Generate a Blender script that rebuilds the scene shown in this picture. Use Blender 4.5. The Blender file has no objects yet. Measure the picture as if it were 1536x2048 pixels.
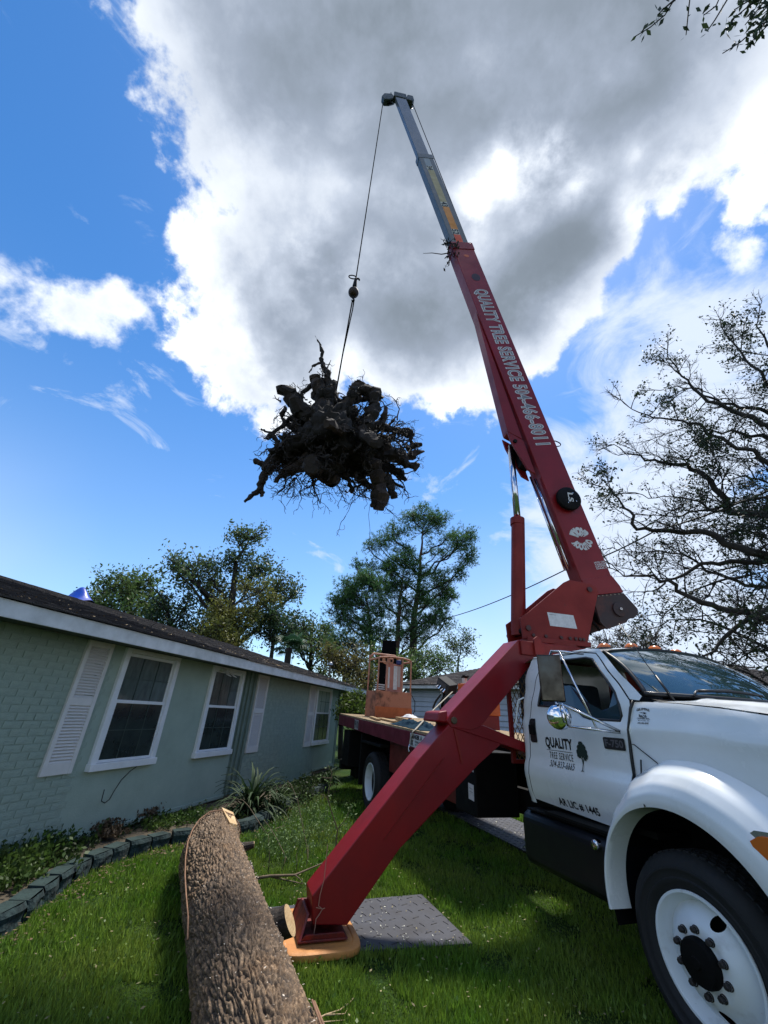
import bpy, bmesh, math, random
import numpy as np
from mathutils import Vector, Matrix, noise as mnoise, geometry as mgeo

PI = math.pi
rnd = random.Random(7)
rng = np.random.default_rng(11)
scene = bpy.context.scene
COL = scene.collection

# ------------------------------------------------------------------ camera
CAM_F, CAM_P, CAM_R, CAM_H = 800.0, math.radians(26.8), math.radians(3.6), 1.7   # focal length in photo pixels, pitch, roll, eye height
FW = Vector((0, math.cos(CAM_P), math.sin(CAM_P)))
UP0 = Vector((0, -math.sin(CAM_P), math.cos(CAM_P)))
RT0 = Vector((1, 0, 0))
RT = math.cos(CAM_R)*RT0 + math.sin(CAM_R)*UP0
UP = math.cos(CAM_R)*UP0 - math.sin(CAM_R)*RT0
CAMPOS = Vector((0, 0, CAM_H))
cd = bpy.data.cameras.new('camera')
cam = bpy.data.objects.new('camera', cd)
COL.objects.link(cam)
cd.sensor_fit = 'HORIZONTAL'
cd.sensor_width = 36.0
cd.lens = CAM_F/1536.0*36.0
cd.clip_start = 0.05
cd.clip_end = 3000
m = Matrix((RT, UP, -FW)).transposed().to_4x4()
m.translation = CAMPOS
cam.matrix_world = m
scene.camera = cam

def ray(px, py):
    return FW + (px-768)/CAM_F*RT - (py-1024)/CAM_F*UP
def at_z(px, py, z):                    # survey: where a line of sight meets height z
    d = ray(px, py); return CAMPOS + d*((z-CAM_H)/d.z)
def at_plane(px, py, p0, n):
    d = ray(px, py); return CAMPOS + d*((p0-CAMPOS).dot(n)/d.dot(n))
def at_dist(px, py, dist):              # horizontal distance from the viewer
    d = ray(px, py); return CAMPOS + d*(dist/math.hypot(d.x, d.y))

# ------------------------------------------------------------------ sun and sky
SUN_DIR = ray(1015, 335).normalized()
SUN_EL = math.asin(SUN_DIR.z)
SUN_AZ = math.atan2(SUN_DIR.x, SUN_DIR.y)
sd = bpy.data.lights.new('sun', 'SUN')
sd.energy = 2.6
sd.angle = math.radians(7)
sd.color = (1.0, 0.95, 0.87)
sun = bpy.data.objects.new('sun', sd)
COL.objects.link(sun)
sun.rotation_euler = SUN_DIR.to_track_quat('Z', 'Y').to_euler()
sun.location = (0, 0, 60)

world = bpy.data.worlds.new('World')
scene.world = world
world.use_nodes = True
try: world.cycles.sampling_method = 'MANUAL'; world.cycles.sample_map_resolution = 512
except Exception: pass
WT = world.node_tree
WT.nodes.clear()
wN, wL = WT.nodes, WT.links
def wmath(op, a, b=None, c=None, clamp=False):
    n = wN.new('ShaderNodeMath'); n.operation = op; n.use_clamp = clamp
    for i, v in enumerate((a, b, c)):
        if v is None: continue
        if isinstance(v, (int, float)): n.inputs[i].default_value = v
        else: wL.new(v, n.inputs[i])
    return n.outputs[0]
tc = wN.new('ShaderNodeTexCoord')
DIR = tc.outputs['Generated']
def wdot(v):
    n = wN.new('ShaderNodeVectorMath'); n.operation = 'DOT_PRODUCT'
    wL.new(DIR, n.inputs[0]); n.inputs[1].default_value = v
    return n.outputs['Value']
def wnoise(scale, detail, rough, dist=0.0, offset=(0,0,0), stretch=(1,1,1), rot=(0,0,0)):
    mp = wN.new('ShaderNodeMapping'); wL.new(DIR, mp.inputs[0])
    mp.inputs['Location'].default_value = offset; mp.inputs['Scale'].default_value = stretch
    mp.inputs['Rotation'].default_value = rot
    n = wN.new('ShaderNodeTexNoise'); wL.new(mp.outputs[0], n.inputs['Vector'])
    n.inputs['Scale'].default_value = scale; n.inputs['Detail'].default_value = detail
    n.inputs['Roughness'].default_value = rough; n.inputs['Distortion'].default_value = dist
    return n.outputs['Fac']
def smooth(v, a, b):
    n = wN.new('ShaderNodeMapRange'); n.interpolation_type = 'SMOOTHSTEP'
    wL.new(v, n.inputs[0]); n.inputs[1].default_value = a; n.inputs[2].default_value = b
    return n.outputs[0]
def bank(pts):                                      # a cloud bank bounded by great circles
    ds = [ray(*p).normalized() for p in pts]
    cen = sum(ds, Vector()).normalized()
    h = None
    for i in range(len(ds)):
        n = ds[i].cross(ds[(i+1) % len(ds)]).normalized()
        if n.dot(cen) < 0: n = -n
        v = wdot(n)
        h = v if h is None else wmath('SMOOTH_MIN', h, v, 0.03)
    return h
def puff(px, py, spx, w):                           # a soft round swelling
    d = ray(px, py); r2 = ((px-768)**2+(py-1024)**2)/CAM_F**2
    sg = spx/(CAM_F*(1+r2)**0.75)
    v = wmath('SUBTRACT', wdot(d.normalized()), 1.0)
    v = wmath('MULTIPLY', v, 1/sg**2)
    return wmath('MULTIPLY', wmath('EXPONENT', v), w)
def total(vs):
    o = vs[0]
    for v in vs[1:]: o = wmath('ADD', o, v)
    return o
def maxof(vs):
    o = vs[0]
    for v in vs[1:]: o = wmath('SMOOTH_MAX', o, v, 0.03)
    return o
sky = wN.new('ShaderNodeTexSky')
sky.sky_type = 'NISHITA'; sky.sun_disc = False
sky.sun_elevation = SUN_EL; sky.sun_rotation = SUN_AZ
sky.air_density = 1.0; sky.dust_density = 0.25; sky.ozone_density = 4.5
hs = wN.new('ShaderNodeHueSaturation'); wL.new(sky.outputs[0], hs.inputs['Color'])
hs.inputs['Saturation'].default_value = 1.25; hs.inputs['Value'].default_value = 0.94
fbm = wnoise(3.4, 10, 0.58, 0.15)
fine = wnoise(9.0, 9, 0.60, 0.15, (3, 1, 5))
broad = wnoise(1.6, 3, 0.5, 0.0, (7, 2, 1))
heavy = maxof([
    bank([(228,-60),(300,170),(405,370),(900,500),(1700,420),(1700,-500),(300,-500)]),
    bank([(400,380),(352,450),(385,600),(440,750),(545,885),(650,835),(775,745),(1250,440),(1100,250),(500,300)]),
    bank([(560,560),(690,762),(830,840),(960,822),(1085,722),(1245,548),(1340,420),(700,300)]),
    bank([(1150,300),(1225,500),(1335,445),(1440,485),(1700,540),(1900,300),(1500,100)])])
small = maxof([bank([(-160,450),(30,492),(130,535),(228,600),(205,690),(140,712),(50,670),(-160,650)]),
               bank([(1395,500),(1440,480),(1500,540),(1440,560)])])
dens = wmath('ADD', wmath('MULTIPLY', wmath('SUBTRACT', fbm, 0.5), 0.42), wmath('MULTIPLY', wmath('SUBTRACT', fine, 0.5), 0.24))
dH = wmath('ADD', wmath('ADD', heavy, dens), total([puff(1110,520,80,.14), puff(1040,650,60,.07), puff(1180,440,60,.08), puff(380,330,50,.05)]))
dS = wmath('ADD', small, wmath('MULTIPLY', dens, 0.9))
aH = smooth(dH, -0.012, 0.035)
aS = smooth(dS, -0.03, 0.03)
# thin veil low on the right, and streaks elsewhere
veil = maxof([bank([(1020,960),(1060,850),(1130,770),(1290,590),(1470,520),(1800,600),(1800,1500),(1150,1500),(1040,1150)])])
vn = wnoise(4.2, 9, 0.62, 0.6, (1, 9, 2), (1, 1, 1.6), (0.4, 0.5, 0.2))
aV = wmath('MULTIPLY', smooth(wmath('ADD', veil, wmath('MULTIPLY', wmath('SUBTRACT', vn, 0.5), 0.75)), -0.05, 0.16), 0.93)
wisp = wnoise(5.0, 9, 0.62, 0.8, (4, 4, 8), (1, 1, 2.0), (0.2, -0.7, 0.1))
aW = wmath('MULTIPLY', smooth(wisp, 0.56, 0.74), 0.65)
lowhaze = wmath('ADD', wmath('MULTIPLY', wmath('MULTIPLY', smooth(wdot((0, 0, 1)), 0.50, 0.02), smooth(broad, 0.3, 0.7)), 0.55), wmath('MULTIPLY', smooth(wdot((0, 0, 1)), 0.75, 0.0), 0.22))
thin = wmath('MAXIMUM', wmath('MAXIMUM', aV, aW), lowhaze)
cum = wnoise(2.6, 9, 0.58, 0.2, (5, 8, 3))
aB = wmath('MULTIPLY', smooth(cum, 0.47, 0.56), smooth(wdot(tuple(FW)), 0.25, -0.05))  # cumulus added behind the camera, out of view, to brighten the truck's shaded side
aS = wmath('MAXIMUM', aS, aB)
# how light the thick cloud is: thick and dark inside, bright at the thin rims and near the sun
light = total([puff(600,500,29,0.41), puff(545,560,39,0.30), puff(500,700,46,0.30), puff(680,560,39,0.35), puff(640,440,29,0.27),
               puff(390,480,46,0.34), puff(440,620,50,0.34), puff(560,790,50,0.20), puff(600,640,34,0.16),
               puff(945,395,27,1.01), puff(950,440,20,0.54), puff(1010,320,41,0.74), puff(1030,370,29,0.41), puff(1110,300,34,0.88), puff(1155,375,34,0.61), puff(1070,400,41,0.34), puff(1275,305,18,0.34),
               puff(1340,370,50,0.54), puff(1250,440,46,0.34), puff(1510,260,50,0.61), puff(1480,400,80,0.41), puff(980,530,39,0.30),
               puff(900,800,57,0.27), puff(1010,700,39,0.27), puff(1110,610,50,0.27), puff(700,720,39,0.30), puff(800,560,69,0.11)])
dark = total([puff(1250,60,200,.10), puff(560,620,44,.10), puff(800,640,60,.14), puff(1010,610,50,.14), puff(1130,480,60,.12), puff(1290,380,40,.10), puff(700,120,160,.08)])
core = smooth(dH, 0.01, 0.20)
tex = wmath('ADD', 0.62, wmath('ADD', wmath('MULTIPLY', wmath('SUBTRACT', wnoise(7.5, 8, 0.6, 0.15, (11, 2, 4)), 0.5), 3.2), wmath('MULTIPLY', wmath('SUBTRACT', fbm, 0.5), 1.2)), clamp=False)
bri = wmath('ADD', wmath('SUBTRACT', wmath('SUBTRACT', 0.92, wmath('MULTIPLY', core, 0.56)), dark), wmath('MULTIPLY', light, wmath('MAXIMUM', tex, 0.0)))
bri = wmath('ADD', bri, wmath('MULTIPLY', wmath('SUBTRACT', fbm, 0.5), 0.85))
broad2 = wnoise(5.5, 8, 0.58, 0.1, (2, 6, 9))
bri = wmath('ADD', bri, wmath('MULTIPLY', wmath('SUBTRACT', broad2, 0.5), 0.50))
bri = wmath('ADD', bri, wmath('MULTIPLY', wmath('SUBTRACT', fine, 0.5), 0.50))
SKY_STRENGTH = 0.10
def ramp(fac, stops):
    r = wN.new('ShaderNodeValToRGB'); wL.new(fac, r.inputs[0])
    cr = r.color_ramp
    while len(cr.elements) < len(stops): cr.elements.new(0.5)
    for e, (p, c) in zip(cr.elements, stops): e.position = p; e.color = (*c, 1)
    return r.outputs[0]
def scaled(col, k):
    n = wN.new('ShaderNodeVectorMath'); n.operation = 'SCALE'; wL.new(col, n.inputs[0]); n.inputs['Scale'].default_value = k
    return n.outputs[0]
cH = scaled(ramp(wmath('MULTIPLY', bri, 0.6, clamp=True), [(0.0,(.095,.115,.138)),(0.16,(.125,.150,.182)),(0.28,(.175,.205,.255)),(0.42,(.28,.315,.375)),(0.58,(.46,.49,.53)),(0.9,(.80,.81,.82))]), 1/SKY_STRENGTH)
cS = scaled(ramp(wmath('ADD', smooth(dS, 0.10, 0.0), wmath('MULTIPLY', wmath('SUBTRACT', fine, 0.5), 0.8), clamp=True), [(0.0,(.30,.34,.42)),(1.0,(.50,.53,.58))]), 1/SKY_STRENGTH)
rgbT = wN.new('ShaderNodeRGB'); rgbT.outputs[0].default_value = (.38/SKY_STRENGTH, .43/SKY_STRENGTH, .51/SKY_STRENGTH, 1)
def wmix(f, a, b):
    n = wN.new('ShaderNodeMix'); n.data_type = 'RGBA'
    wL.new(f, n.inputs[0]); wL.new(a, n.inputs[6]); wL.new(b, n.inputs[7])
    return n.outputs[2]
c = wmix(thin, hs.outputs[0], rgbT.outputs[0])
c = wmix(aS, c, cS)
c = wmix(aH, c, cH)
bg = wN.new('ShaderNodeBackground'); wL.new(c, bg.inputs[0]); bg.inputs[1].default_value = SKY_STRENGTH
wo = wN.new('ShaderNodeOutputWorld'); wL.new(bg.outputs[0], wo.inputs[0])

scene.view_settings.view_transform = 'Standard'
scene.view_settings.look = 'None'
scene.view_settings.gamma = 1.0
scene.view_settings.exposure = 1.12
scene.view_settings.use_curve_mapping = False

# ------------------------------------------------------------------ helpers
def V(*a): return Vector(a)
class MB:
    """collects faces, then links them as one mesh object"""
    def __init__(s): s.v = []; s.f = []
    def add(s, vs, fs):
        o = len(s.v); s.v.extend([tuple(p) for p in vs]); s.f.extend([tuple(i+o for i in f) for f in fs]); return s
    def box(s, x0, x1, y0, y1, z0, z1):
        return s.add([(x0,y0,z0),(x1,y0,z0),(x1,y1,z0),(x0,y1,z0),(x0,y0,z1),(x1,y0,z1),(x1,y1,z1),(x0,y1,z1)],
                     [(0,3,2,1),(4,5,6,7),(0,1,5,4),(1,2,6,5),(2,3,7,6),(3,0,4,7)])
    def hull8(s, b, t):                                  # four bottom and four top corners
        return s.add(list(b)+list(t), [(3,2,1,0),(4,5,6,7),(0,1,5,4),(1,2,6,5),(2,3,7,6),(3,0,4,7)])
    def prism(s, poly, fn, d0, d1):                      # poly in 2D, fn(u, v, depth) -> point
        n = len(poly)
        vs = [fn(u, v, d0) for u, v in poly]+[fn(u, v, d1) for u, v in poly]
        fs = [tuple(range(n))[::-1], tuple(range(n, 2*n))]+[(i, (i+1) % n, n+(i+1) % n, n+i) for i in range(n)]
        return s.add(vs, fs)
    def tube(s, pts, r, n=8, cap=True, twist=0.0):
        pts = [Vector(p) for p in pts]
        if isinstance(r, (int, float)): r = [r]*len(pts)
        vs = []; ref = None
        for i, p in enumerate(pts):
            d = (pts[min(i+1, len(pts)-1)]-pts[max(i-1, 0)])
            if d.length < 1e-9: d = Vector((0, 0, 1))
            d.normalize()
            if ref is None: ref = d.orthogonal().normalized()
            a = (ref-d*ref.dot(d))
            if a.length < 1e-6: a = d.orthogonal()
            a.normalize(); ref = a; b = d.cross(a)
            for k in range(n):
                t = 2*PI*k/n+twist; vs.append(p+(a*math.cos(t)+b*math.sin(t))*r[i])
        fs = []
        for i in range(len(pts)-1):
            for k in range(n):
                k2 = (k+1) % n; fs.append((i*n+k, i*n+k2, (i+1)*n+k2, (i+1)*n+k))
        if cap and n > 2:
            fs.append(tuple(range(n))[::-1]); fs.append(tuple((len(pts)-1)*n+k for k in range(n)))
        return s.add(vs, fs)
    def lathe(s, prof, fn, n=32, close=False):           # prof [(r, h)], fn(x, y, h) -> point
        vs = []
        for r, h in prof:
            for k in range(n):
                t = 2*PI*k/n; vs.append(fn(r*math.cos(t), r*math.sin(t), h))
        fs = []
        for i in range(len(prof)-1):
            for k in range(n):
                k2 = (k+1) % n; fs.append((i*n+k, i*n+k2, (i+1)*n+k2, (i+1)*n+k))
        if close:
            fs.append(tuple(range(n))[::-1]); fs.append(tuple((len(prof)-1)*n+k for k in range(n)))
        return s.add(vs, fs)
    def grid(s, fn, nu, nv):
        vs = [fn(i/nu, j/nv) for j in range(nv+1) for i in range(nu+1)]
        fs = [(j*(nu+1)+i, j*(nu+1)+i+1, (j+1)*(nu+1)+i+1, (j+1)*(nu+1)+i) for j in range(nv) for i in range(nu)]
        return s.add(vs, fs)
    def sphere(s, c, rx, ry=None, rz=None, n=12, m=8, z0=-1.0):
        ry = rx if ry is None else ry; rz = rx if rz is None else rz
        a0 = math.asin(z0)
        def fn(u, v):
            p = a0+(PI/2-a0)*v; t = 2*PI*u
            return (c[0]+rx*math.cos(p)*math.cos(t), c[1]+ry*math.cos(p)*math.sin(t), c[2]+rz*math.sin(p))
        return s.grid(fn, n, m)
    def build(s, name, m, parent=None, smooth=False, bevel=0.0, seg=2, auto=None, loc=None):
        me = bpy.data.meshes.new(name); me.from_pydata(s.v, [], s.f); me.update()
        bm = bmesh.new(); bm.from_mesh(me); bmesh.ops.remove_doubles(bm, verts=bm.verts, dist=1e-5)
        bmesh.ops.recalc_face_normals(bm, faces=bm.faces); bm.to_mesh(me); bm.free()
        return link(name, me, m, parent, smooth, bevel, seg, auto, loc)
def link(name, me, m, parent=None, smooth=False, bevel=0.0, seg=2, auto=None, loc=None):
    o = bpy.data.objects.new(name, me); COL.objects.link(o)
    if m is not None and len(me.materials) == 0: me.materials.append(m)
    if parent is not None: o.parent = parent
    if loc is not None: o.location = loc
    if smooth or auto:
        me.shade_smooth()
        if auto:
            try: me.set_sharp_from_angle(angle=math.radians(auto))
            except Exception: pass
    if bevel:
        b = o.modifiers.new('bevel', 'BEVEL'); b.width = bevel; b.segments = seg; b.limit_method = 'ANGLE'; b.angle_limit = math.radians(40)
    return o
def fast_mesh(name, verts, faces, m, parent=None, smooth=False):     # numpy arrays; faces (n,3) or (n,4)
    me = bpy.data.meshes.new(name)
    verts = np.asarray(verts, np.float32); faces = np.asarray(faces, np.int32)
    k = faces.shape[1]
    me.vertices.add(len(verts)); me.vertices.foreach_set('co', verts.ravel())
    me.loops.add(faces.size); me.loops.foreach_set('vertex_index', faces.ravel())
    me.polygons.add(len(faces)); me.polygons.foreach_set('loop_start', np.arange(0, faces.size, k, dtype=np.int32))
    me.update(calc_edges=True)
    return link(name, me, m, parent, smooth)
def tag(o, label=None, cat=None, group=None, kind=None):
    if label: o['label'] = label
    if cat: o['category'] = cat
    if group: o['group'] = group
    if kind: o['kind'] = kind
    return o
def thing(name, label, cat, loc=(0, 0, 0), group=None, mw=None):
    o = bpy.data.objects.new(name, None); COL.objects.link(o); o.empty_display_size = 0.2
    if mw is not None: o.matrix_world = mw
    else: o.location = loc
    return tag(o, label, cat, group)
def frame(origin, x, y, z):
    mm = Matrix((Vector(x), Vector(y), Vector(z))).transposed().to_4x4(); mm.translation = Vector(origin); return mm
def panel(outer, holes, fn, step=0.06):
    """flat outline with holes, filled with a fine net and bent by fn(u, v) -> point"""
    def inside(p, poly):
        c = False; j = len(poly)-1
        for i in range(len(poly)):
            a, b = poly[i], poly[j]
            if (a[1] > p[1]) != (b[1] > p[1]) and p[0] < (b[0]-a[0])*(p[1]-a[1])/(b[1]-a[1])+a[0]: c = not c
            j = i
        return c
    def dist(p, poly):
        best = 9
        for i in range(len(poly)):
            a = Vector(poly[i]); b = Vector(poly[(i+1) % len(poly)]); ab = b-a; q = Vector(p)
            t = max(0, min(1, (q-a).dot(ab)/max(ab.length_squared, 1e-12))); best = min(best, (q-a-ab*t).length)
        return best
    def dense(poly):
        o = []
        for i in range(len(poly)):
            a = Vector(poly[i]); b = Vector(poly[(i+1) % len(poly)]); k = max(1, int((b-a).length/step))
            for t in range(k): o.append(tuple(a.lerp(b, t/k)))
        return o
    loops = [dense(outer)]+[dense(h) for h in holes]
    vs = []; es = []
    for lp in loops:
        o = len(vs); vs += lp; es += [(o+i, o+(i+1) % len(lp)) for i in range(len(lp))]
    xs = [p[0] for p in outer]; ys = [p[1] for p in outer]
    y = min(ys)+step/2
    while y < max(ys):
        x = min(xs)+step/2
        while x < max(xs):
            p = (x, y)
            if inside(p, outer) and not any(inside(p, h) for h in holes) and min(dist(p, q) for q in [outer]+holes) > step*0.35: vs.append(p)
            x += step
        y += step
    r = mgeo.delaunay_2d_cdt([Vector(p) for p in vs], es, [], 0, 1e-5)
    V2, F2 = r[0], r[2]
    fs = []
    for f in F2:
        c = sum((V2[i] for i in f), Vector((0, 0)))/len(f)
        if inside(c, outer) and not any(inside(c, h) for h in holes): fs.append(tuple(f))
    mb = MB(); mb.add([fn(p[0], p[1]) for p in V2], fs); return mb
def interp(x, tab):
    if x <= tab[0][0]: return tab[0][1]
    for (a, b), (c2, d) in zip(tab, tab[1:]):
        if x <= c2:
            t = (x-a)/(c2-a); t = t*t*(3-2*t); return b+(d-b)*t
    return tab[-1][1]
def lerp_tab(x, tab):
    if x <= tab[0][0]: return tab[0][1]
    for (a, b), (c2, d) in zip(tab, tab[1:]):
        if x <= c2: return b+(d-b)*(x-a)/(c2-a)
    return tab[-1][1]

# ------------------------------------------------------------------ materials
MATS = {}
def mat(name, col, rough=0.6, metal=0.0, var=0.0, scale=6.0, col2=None, bump=0.0, bscale=40.0, spec=0.5, island=0.0, coat=0.0,
        stretch=(1,1,1), thresh=None, trans=0.0, emit=None, sub=None, ior=None, crough=0.12, wear=None):
    """procedural paint / metal / wood: base colour, second colour mixed in by noise, grain bump"""
    if name in MATS: return MATS[name]
    m = bpy.data.materials.new(name); m.use_nodes = True
    nt = m.node_tree; N = nt.nodes; L = nt.links; N.clear()
    out = N.new('ShaderNodeOutputMaterial'); b = N.new('ShaderNodeBsdfPrincipled'); L.new(b.outputs[0], out.inputs[0])
    b.inputs['Roughness'].default_value = rough; b.inputs['Metallic'].default_value = metal
    b.inputs['Specular IOR Level'].default_value = spec
    if coat: b.inputs['Coat Weight'].default_value = coat; b.inputs['Coat Roughness'].default_value = crough
    if ior: b.inputs['IOR'].default_value = ior
    if trans: b.inputs['Transmission Weight'].default_value = trans
    t = N.new('ShaderNodeTexCoord'); mp = N.new('ShaderNodeMapping'); L.new(t.outputs['Object'], mp.inputs[0])
    mp.inputs['Scale'].default_value = stretch
    cur = None
    if var or col2 is not None:
        n = N.new('ShaderNodeTexNoise'); L.new(mp.outputs[0], n.inputs['Vector']); n.inputs['Scale'].default_value = scale
        n.inputs['Detail'].default_value = 7; n.inputs['Roughness'].default_value = 0.62
        mr = N.new('ShaderNodeMapRange'); L.new(n.outputs['Fac'], mr.inputs[0])
        lo, hi = thresh if thresh else (0.3, 0.7)
        mr.inputs[1].default_value = lo; mr.inputs[2].default_value = hi; mr.clamp = True
        mx = N.new('ShaderNodeMix'); mx.data_type = 'RGBA'; L.new(mr.outputs[0], mx.inputs[0])
        c2 = col2 if col2 is not None else tuple(x*(1-var) for x in col)
        mx.inputs[6].default_value = (*col, 1); mx.inputs[7].default_value = (*c2, 1)
        cur = mx.outputs[2]
        rr = N.new('ShaderNodeMapRange'); L.new(n.outputs['Fac'], rr.inputs[0]); rr.inputs[1].default_value = 0.3; rr.inputs[2].default_value = 0.7
        rr.inputs[3].default_value = max(0.03, rough-0.08); rr.inputs[4].default_value = min(1, rough+0.12); L.new(rr.outputs[0], b.inputs['Roughness'])
    if wear:                                                # chips, scuffs or dirt with a shape of their own
        wc, ws_, lo, hi = wear
        nw = N.new('ShaderNodeTexNoise'); L.new(mp.outputs[0], nw.inputs['Vector']); nw.inputs['Scale'].default_value = ws_; nw.inputs['Detail'].default_value = 9; nw.inputs['Roughness'].default_value = .7
        mw_ = N.new('ShaderNodeMapRange'); L.new(nw.outputs['Fac'], mw_.inputs[0]); mw_.inputs[1].default_value = lo; mw_.inputs[2].default_value = hi
        mx2 = N.new('ShaderNodeMix'); mx2.data_type = 'RGBA'; L.new(mw_.outputs[0], mx2.inputs[0]); mx2.inputs[7].default_value = (*wc, 1)
        if cur is None: mx2.inputs[6].default_value = (*col, 1)
        else: L.new(cur, mx2.inputs[6])
        cur = mx2.outputs[2]
    if island:
        g = N.new('ShaderNodeNewGeometry'); mr = N.new('ShaderNodeMapRange'); L.new(g.outputs['Random Per Island'], mr.inputs[0])
        mr.inputs[3].default_value = 1-island; mr.inputs[4].default_value = 1+island
        sc = N.new('ShaderNodeVectorMath'); sc.operation = 'SCALE'
        if cur is None: sc.inputs[0].default_value = col
        else: L.new(cur, sc.inputs[0])
        L.new(mr.outputs[0], sc.inputs['Scale']); cur = sc.outputs[0]
    if cur is None: b.inputs['Base Color'].default_value = (*col, 1)
    else: L.new(cur, b.inputs['Base Color'])
    if sub: b.inputs['Subsurface Weight'].default_value = sub
    if bump:
        n2 = N.new('ShaderNodeTexNoise'); L.new(mp.outputs[0], n2.inputs['Vector']); n2.inputs['Scale'].default_value = bscale; n2.inputs['Detail'].default_value = 6
        bp = N.new('ShaderNodeBump'); bp.inputs['Strength'].default_value = bump; bp.inputs['Distance'].default_value = 0.02
        L.new(n2.outputs['Fac'], bp.inputs['Height']); L.new(bp.outputs[0], b.inputs['Normal'])
    if emit: b.inputs['Emission Color'].default_value = (*emit[0], 1); b.inputs['Emission Strength'].default_value = emit[1]
    MATS[name] = m
    return m
def leaf_mat(name, col, col2, back=0.45, island=0.35, rough=0.5):
    """leaves: two greens mixed by clump noise, a little light through the blade"""
    if name in MATS: return MATS[name]
    m = bpy.data.materials.new(name); m.use_nodes = True
    nt = m.node_tree; N = nt.nodes; L = nt.links; N.clear()
    out = N.new('ShaderNodeOutputMaterial'); b = N.new('ShaderNodeBsdfPrincipled'); tr = N.new('ShaderNodeBsdfTranslucent')
    mx = N.new('ShaderNodeMixShader'); mx.inputs[0].default_value = back; L.new(b.outputs[0], mx.inputs[1]); L.new(tr.outputs[0], mx.inputs[2]); L.new(mx.outputs[0], out.inputs[0])
    b.inputs['Roughness'].default_value = rough; b.inputs['Specular IOR Level'].default_value = 0.3
    t = N.new('ShaderNodeTexCoord'); n = N.new('ShaderNodeTexNoise'); L.new(t.outputs['Object'], n.inputs['Vector']); n.inputs['Scale'].default_value = 0.9; n.inputs['Detail'].default_value = 4
    mr = N.new('ShaderNodeMapRange'); L.new(n.outputs['Fac'], mr.inputs[0]); mr.inputs[1].default_value = 0.35; mr.inputs[2].default_value = 0.65
    mc = N.new('ShaderNodeMix'); mc.data_type = 'RGBA'; L.new(mr.outputs[0], mc.inputs[0]); mc.inputs[6].default_value = (*col, 1); mc.inputs[7].default_value = (*col2, 1)
    g = N.new('ShaderNodeNewGeometry'); ir = N.new('ShaderNodeMapRange'); L.new(g.outputs['Random Per Island'], ir.inputs[0]); ir.inputs[3].default_value = 1-island; ir.inputs[4].default_value = 1+island
    sc = N.new('ShaderNodeVectorMath'); sc.operation = 'SCALE'; L.new(mc.outputs[2], sc.inputs[0]); L.new(ir.outputs[0], sc.inputs['Scale'])
    L.new(sc.outputs[0], b.inputs['Base Color']); L.new(sc.outputs[0], tr.inputs['Color'])
    MATS[name] = m
    return m
def text_mesh(s, bold=0.0, space=1.0):
    """flat letters as polygons, scaled to a unit box; returns verts2d, faces, width/height"""
    cu = bpy.data.curves.new('t', 'FONT'); cu.body = s; cu.size = 1.0; cu.offset = bold; cu.space_character = space; cu.resolution_u = 3
    o = bpy.data.objects.new('t', cu); COL.objects.link(o)
    dg = bpy.context.evaluated_depsgraph_get(); me = bpy.data.meshes.new_from_object(o.evaluated_get(dg))
    vs = [tuple(v.co[:2]) for v in me.vertices]; fs = [tuple(p.vertices) for p in me.polygons]
    bpy.data.objects.remove(o); bpy.data.curves.remove(cu); bpy.data.meshes.remove(me)
    return vs, fs
_ref = {}
def lettering(name, s, fn, u0, u1, v0, v1, m, parent, bold=0.02, space=1.0, pad=0.0, bend=0.0):
    """letters stretched into the box u0..u1, v0..v1 of a surface fn(u, v) -> point"""
    vs, fs = text_mesh(s, bold, space); ref, _ = text_mesh(s, 0.0, space)
    x0 = min(v[0] for v in ref); x1 = max(v[0] for v in ref); y0 = min(v[1] for v in ref); y1 = max(v[1] for v in ref)
    mb = MB()
    pts = []
    for x, y in vs:
        a = (x-x0)/(x1-x0); b = (y-y0)/(y1-y0); b2 = b+bend*(1-(2*a-1)**2)
        pts.append(fn(u0+(u1-u0)*a, v0+(v1-v0)*b2))
    mb.add(pts, fs)
    return mb.build(name, m, parent)

# ------------------------------------------------------------------ ground
def noise_xy(x, y, s, seed=0.0): return mnoise.noise(Vector((x*s, y*s, seed)))
m_soil = mat('soil', (.045,.034,.022), .95, col2=(.10,.08,.05), scale=5, bump=.6, bscale=30)
def ground_material():
    m = bpy.data.materials.new('lawn_soil'); m.use_nodes = True
    nt = m.node_tree; N = nt.nodes; L = nt.links; b = N['Principled BSDF']; b.inputs['Roughness'].default_value = .95; b.inputs['Specular IOR Level'].default_value = .1
    t = N.new('ShaderNodeTexCoord')
    def nz(s, d=6):
        n = N.new('ShaderNodeTexNoise'); L.new(t.outputs['Object'], n.inputs['Vector']); n.inputs['Scale'].default_value = s; n.inputs['Detail'].default_value = d; return n.outputs['Fac']
    def mr(v, a, c):
        n = N.new('ShaderNodeMapRange'); L.new(v, n.inputs[0]); n.inputs[1].default_value = a; n.inputs[2].default_value = c; return n.outputs[0]
    def mx(f, a, c):
        n = N.new('ShaderNodeMix'); n.data_type = 'RGBA'; L.new(f, n.inputs[0])
        for i, q in ((6, a), (7, c)):
            if isinstance(q, tuple): n.inputs[i].default_value = (*q, 1)
            else: L.new(q, n.inputs[i])
        return n.outputs[2]
    c = mx(mr(nz(1.3), .4, .7), (.035,.080,.012), (.065,.105,.022))
    c = mx(mr(nz(30), .35, .7), c, (.018,.030,.008))
    c = mx(mr(nz(2.2, 8), .62, .75), c, (.07,.058,.032))
    L.new(c, b.inputs['Base Color'])
    bp = N.new('ShaderNodeBump'); bp.inputs['Strength'].default_value = .9; bp.inputs['Distance'].default_value = .05; L.new(nz(45), bp.inputs['Height']); L.new(bp.outputs[0], b.inputs['Normal'])
    return m
mb = MB()
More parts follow.
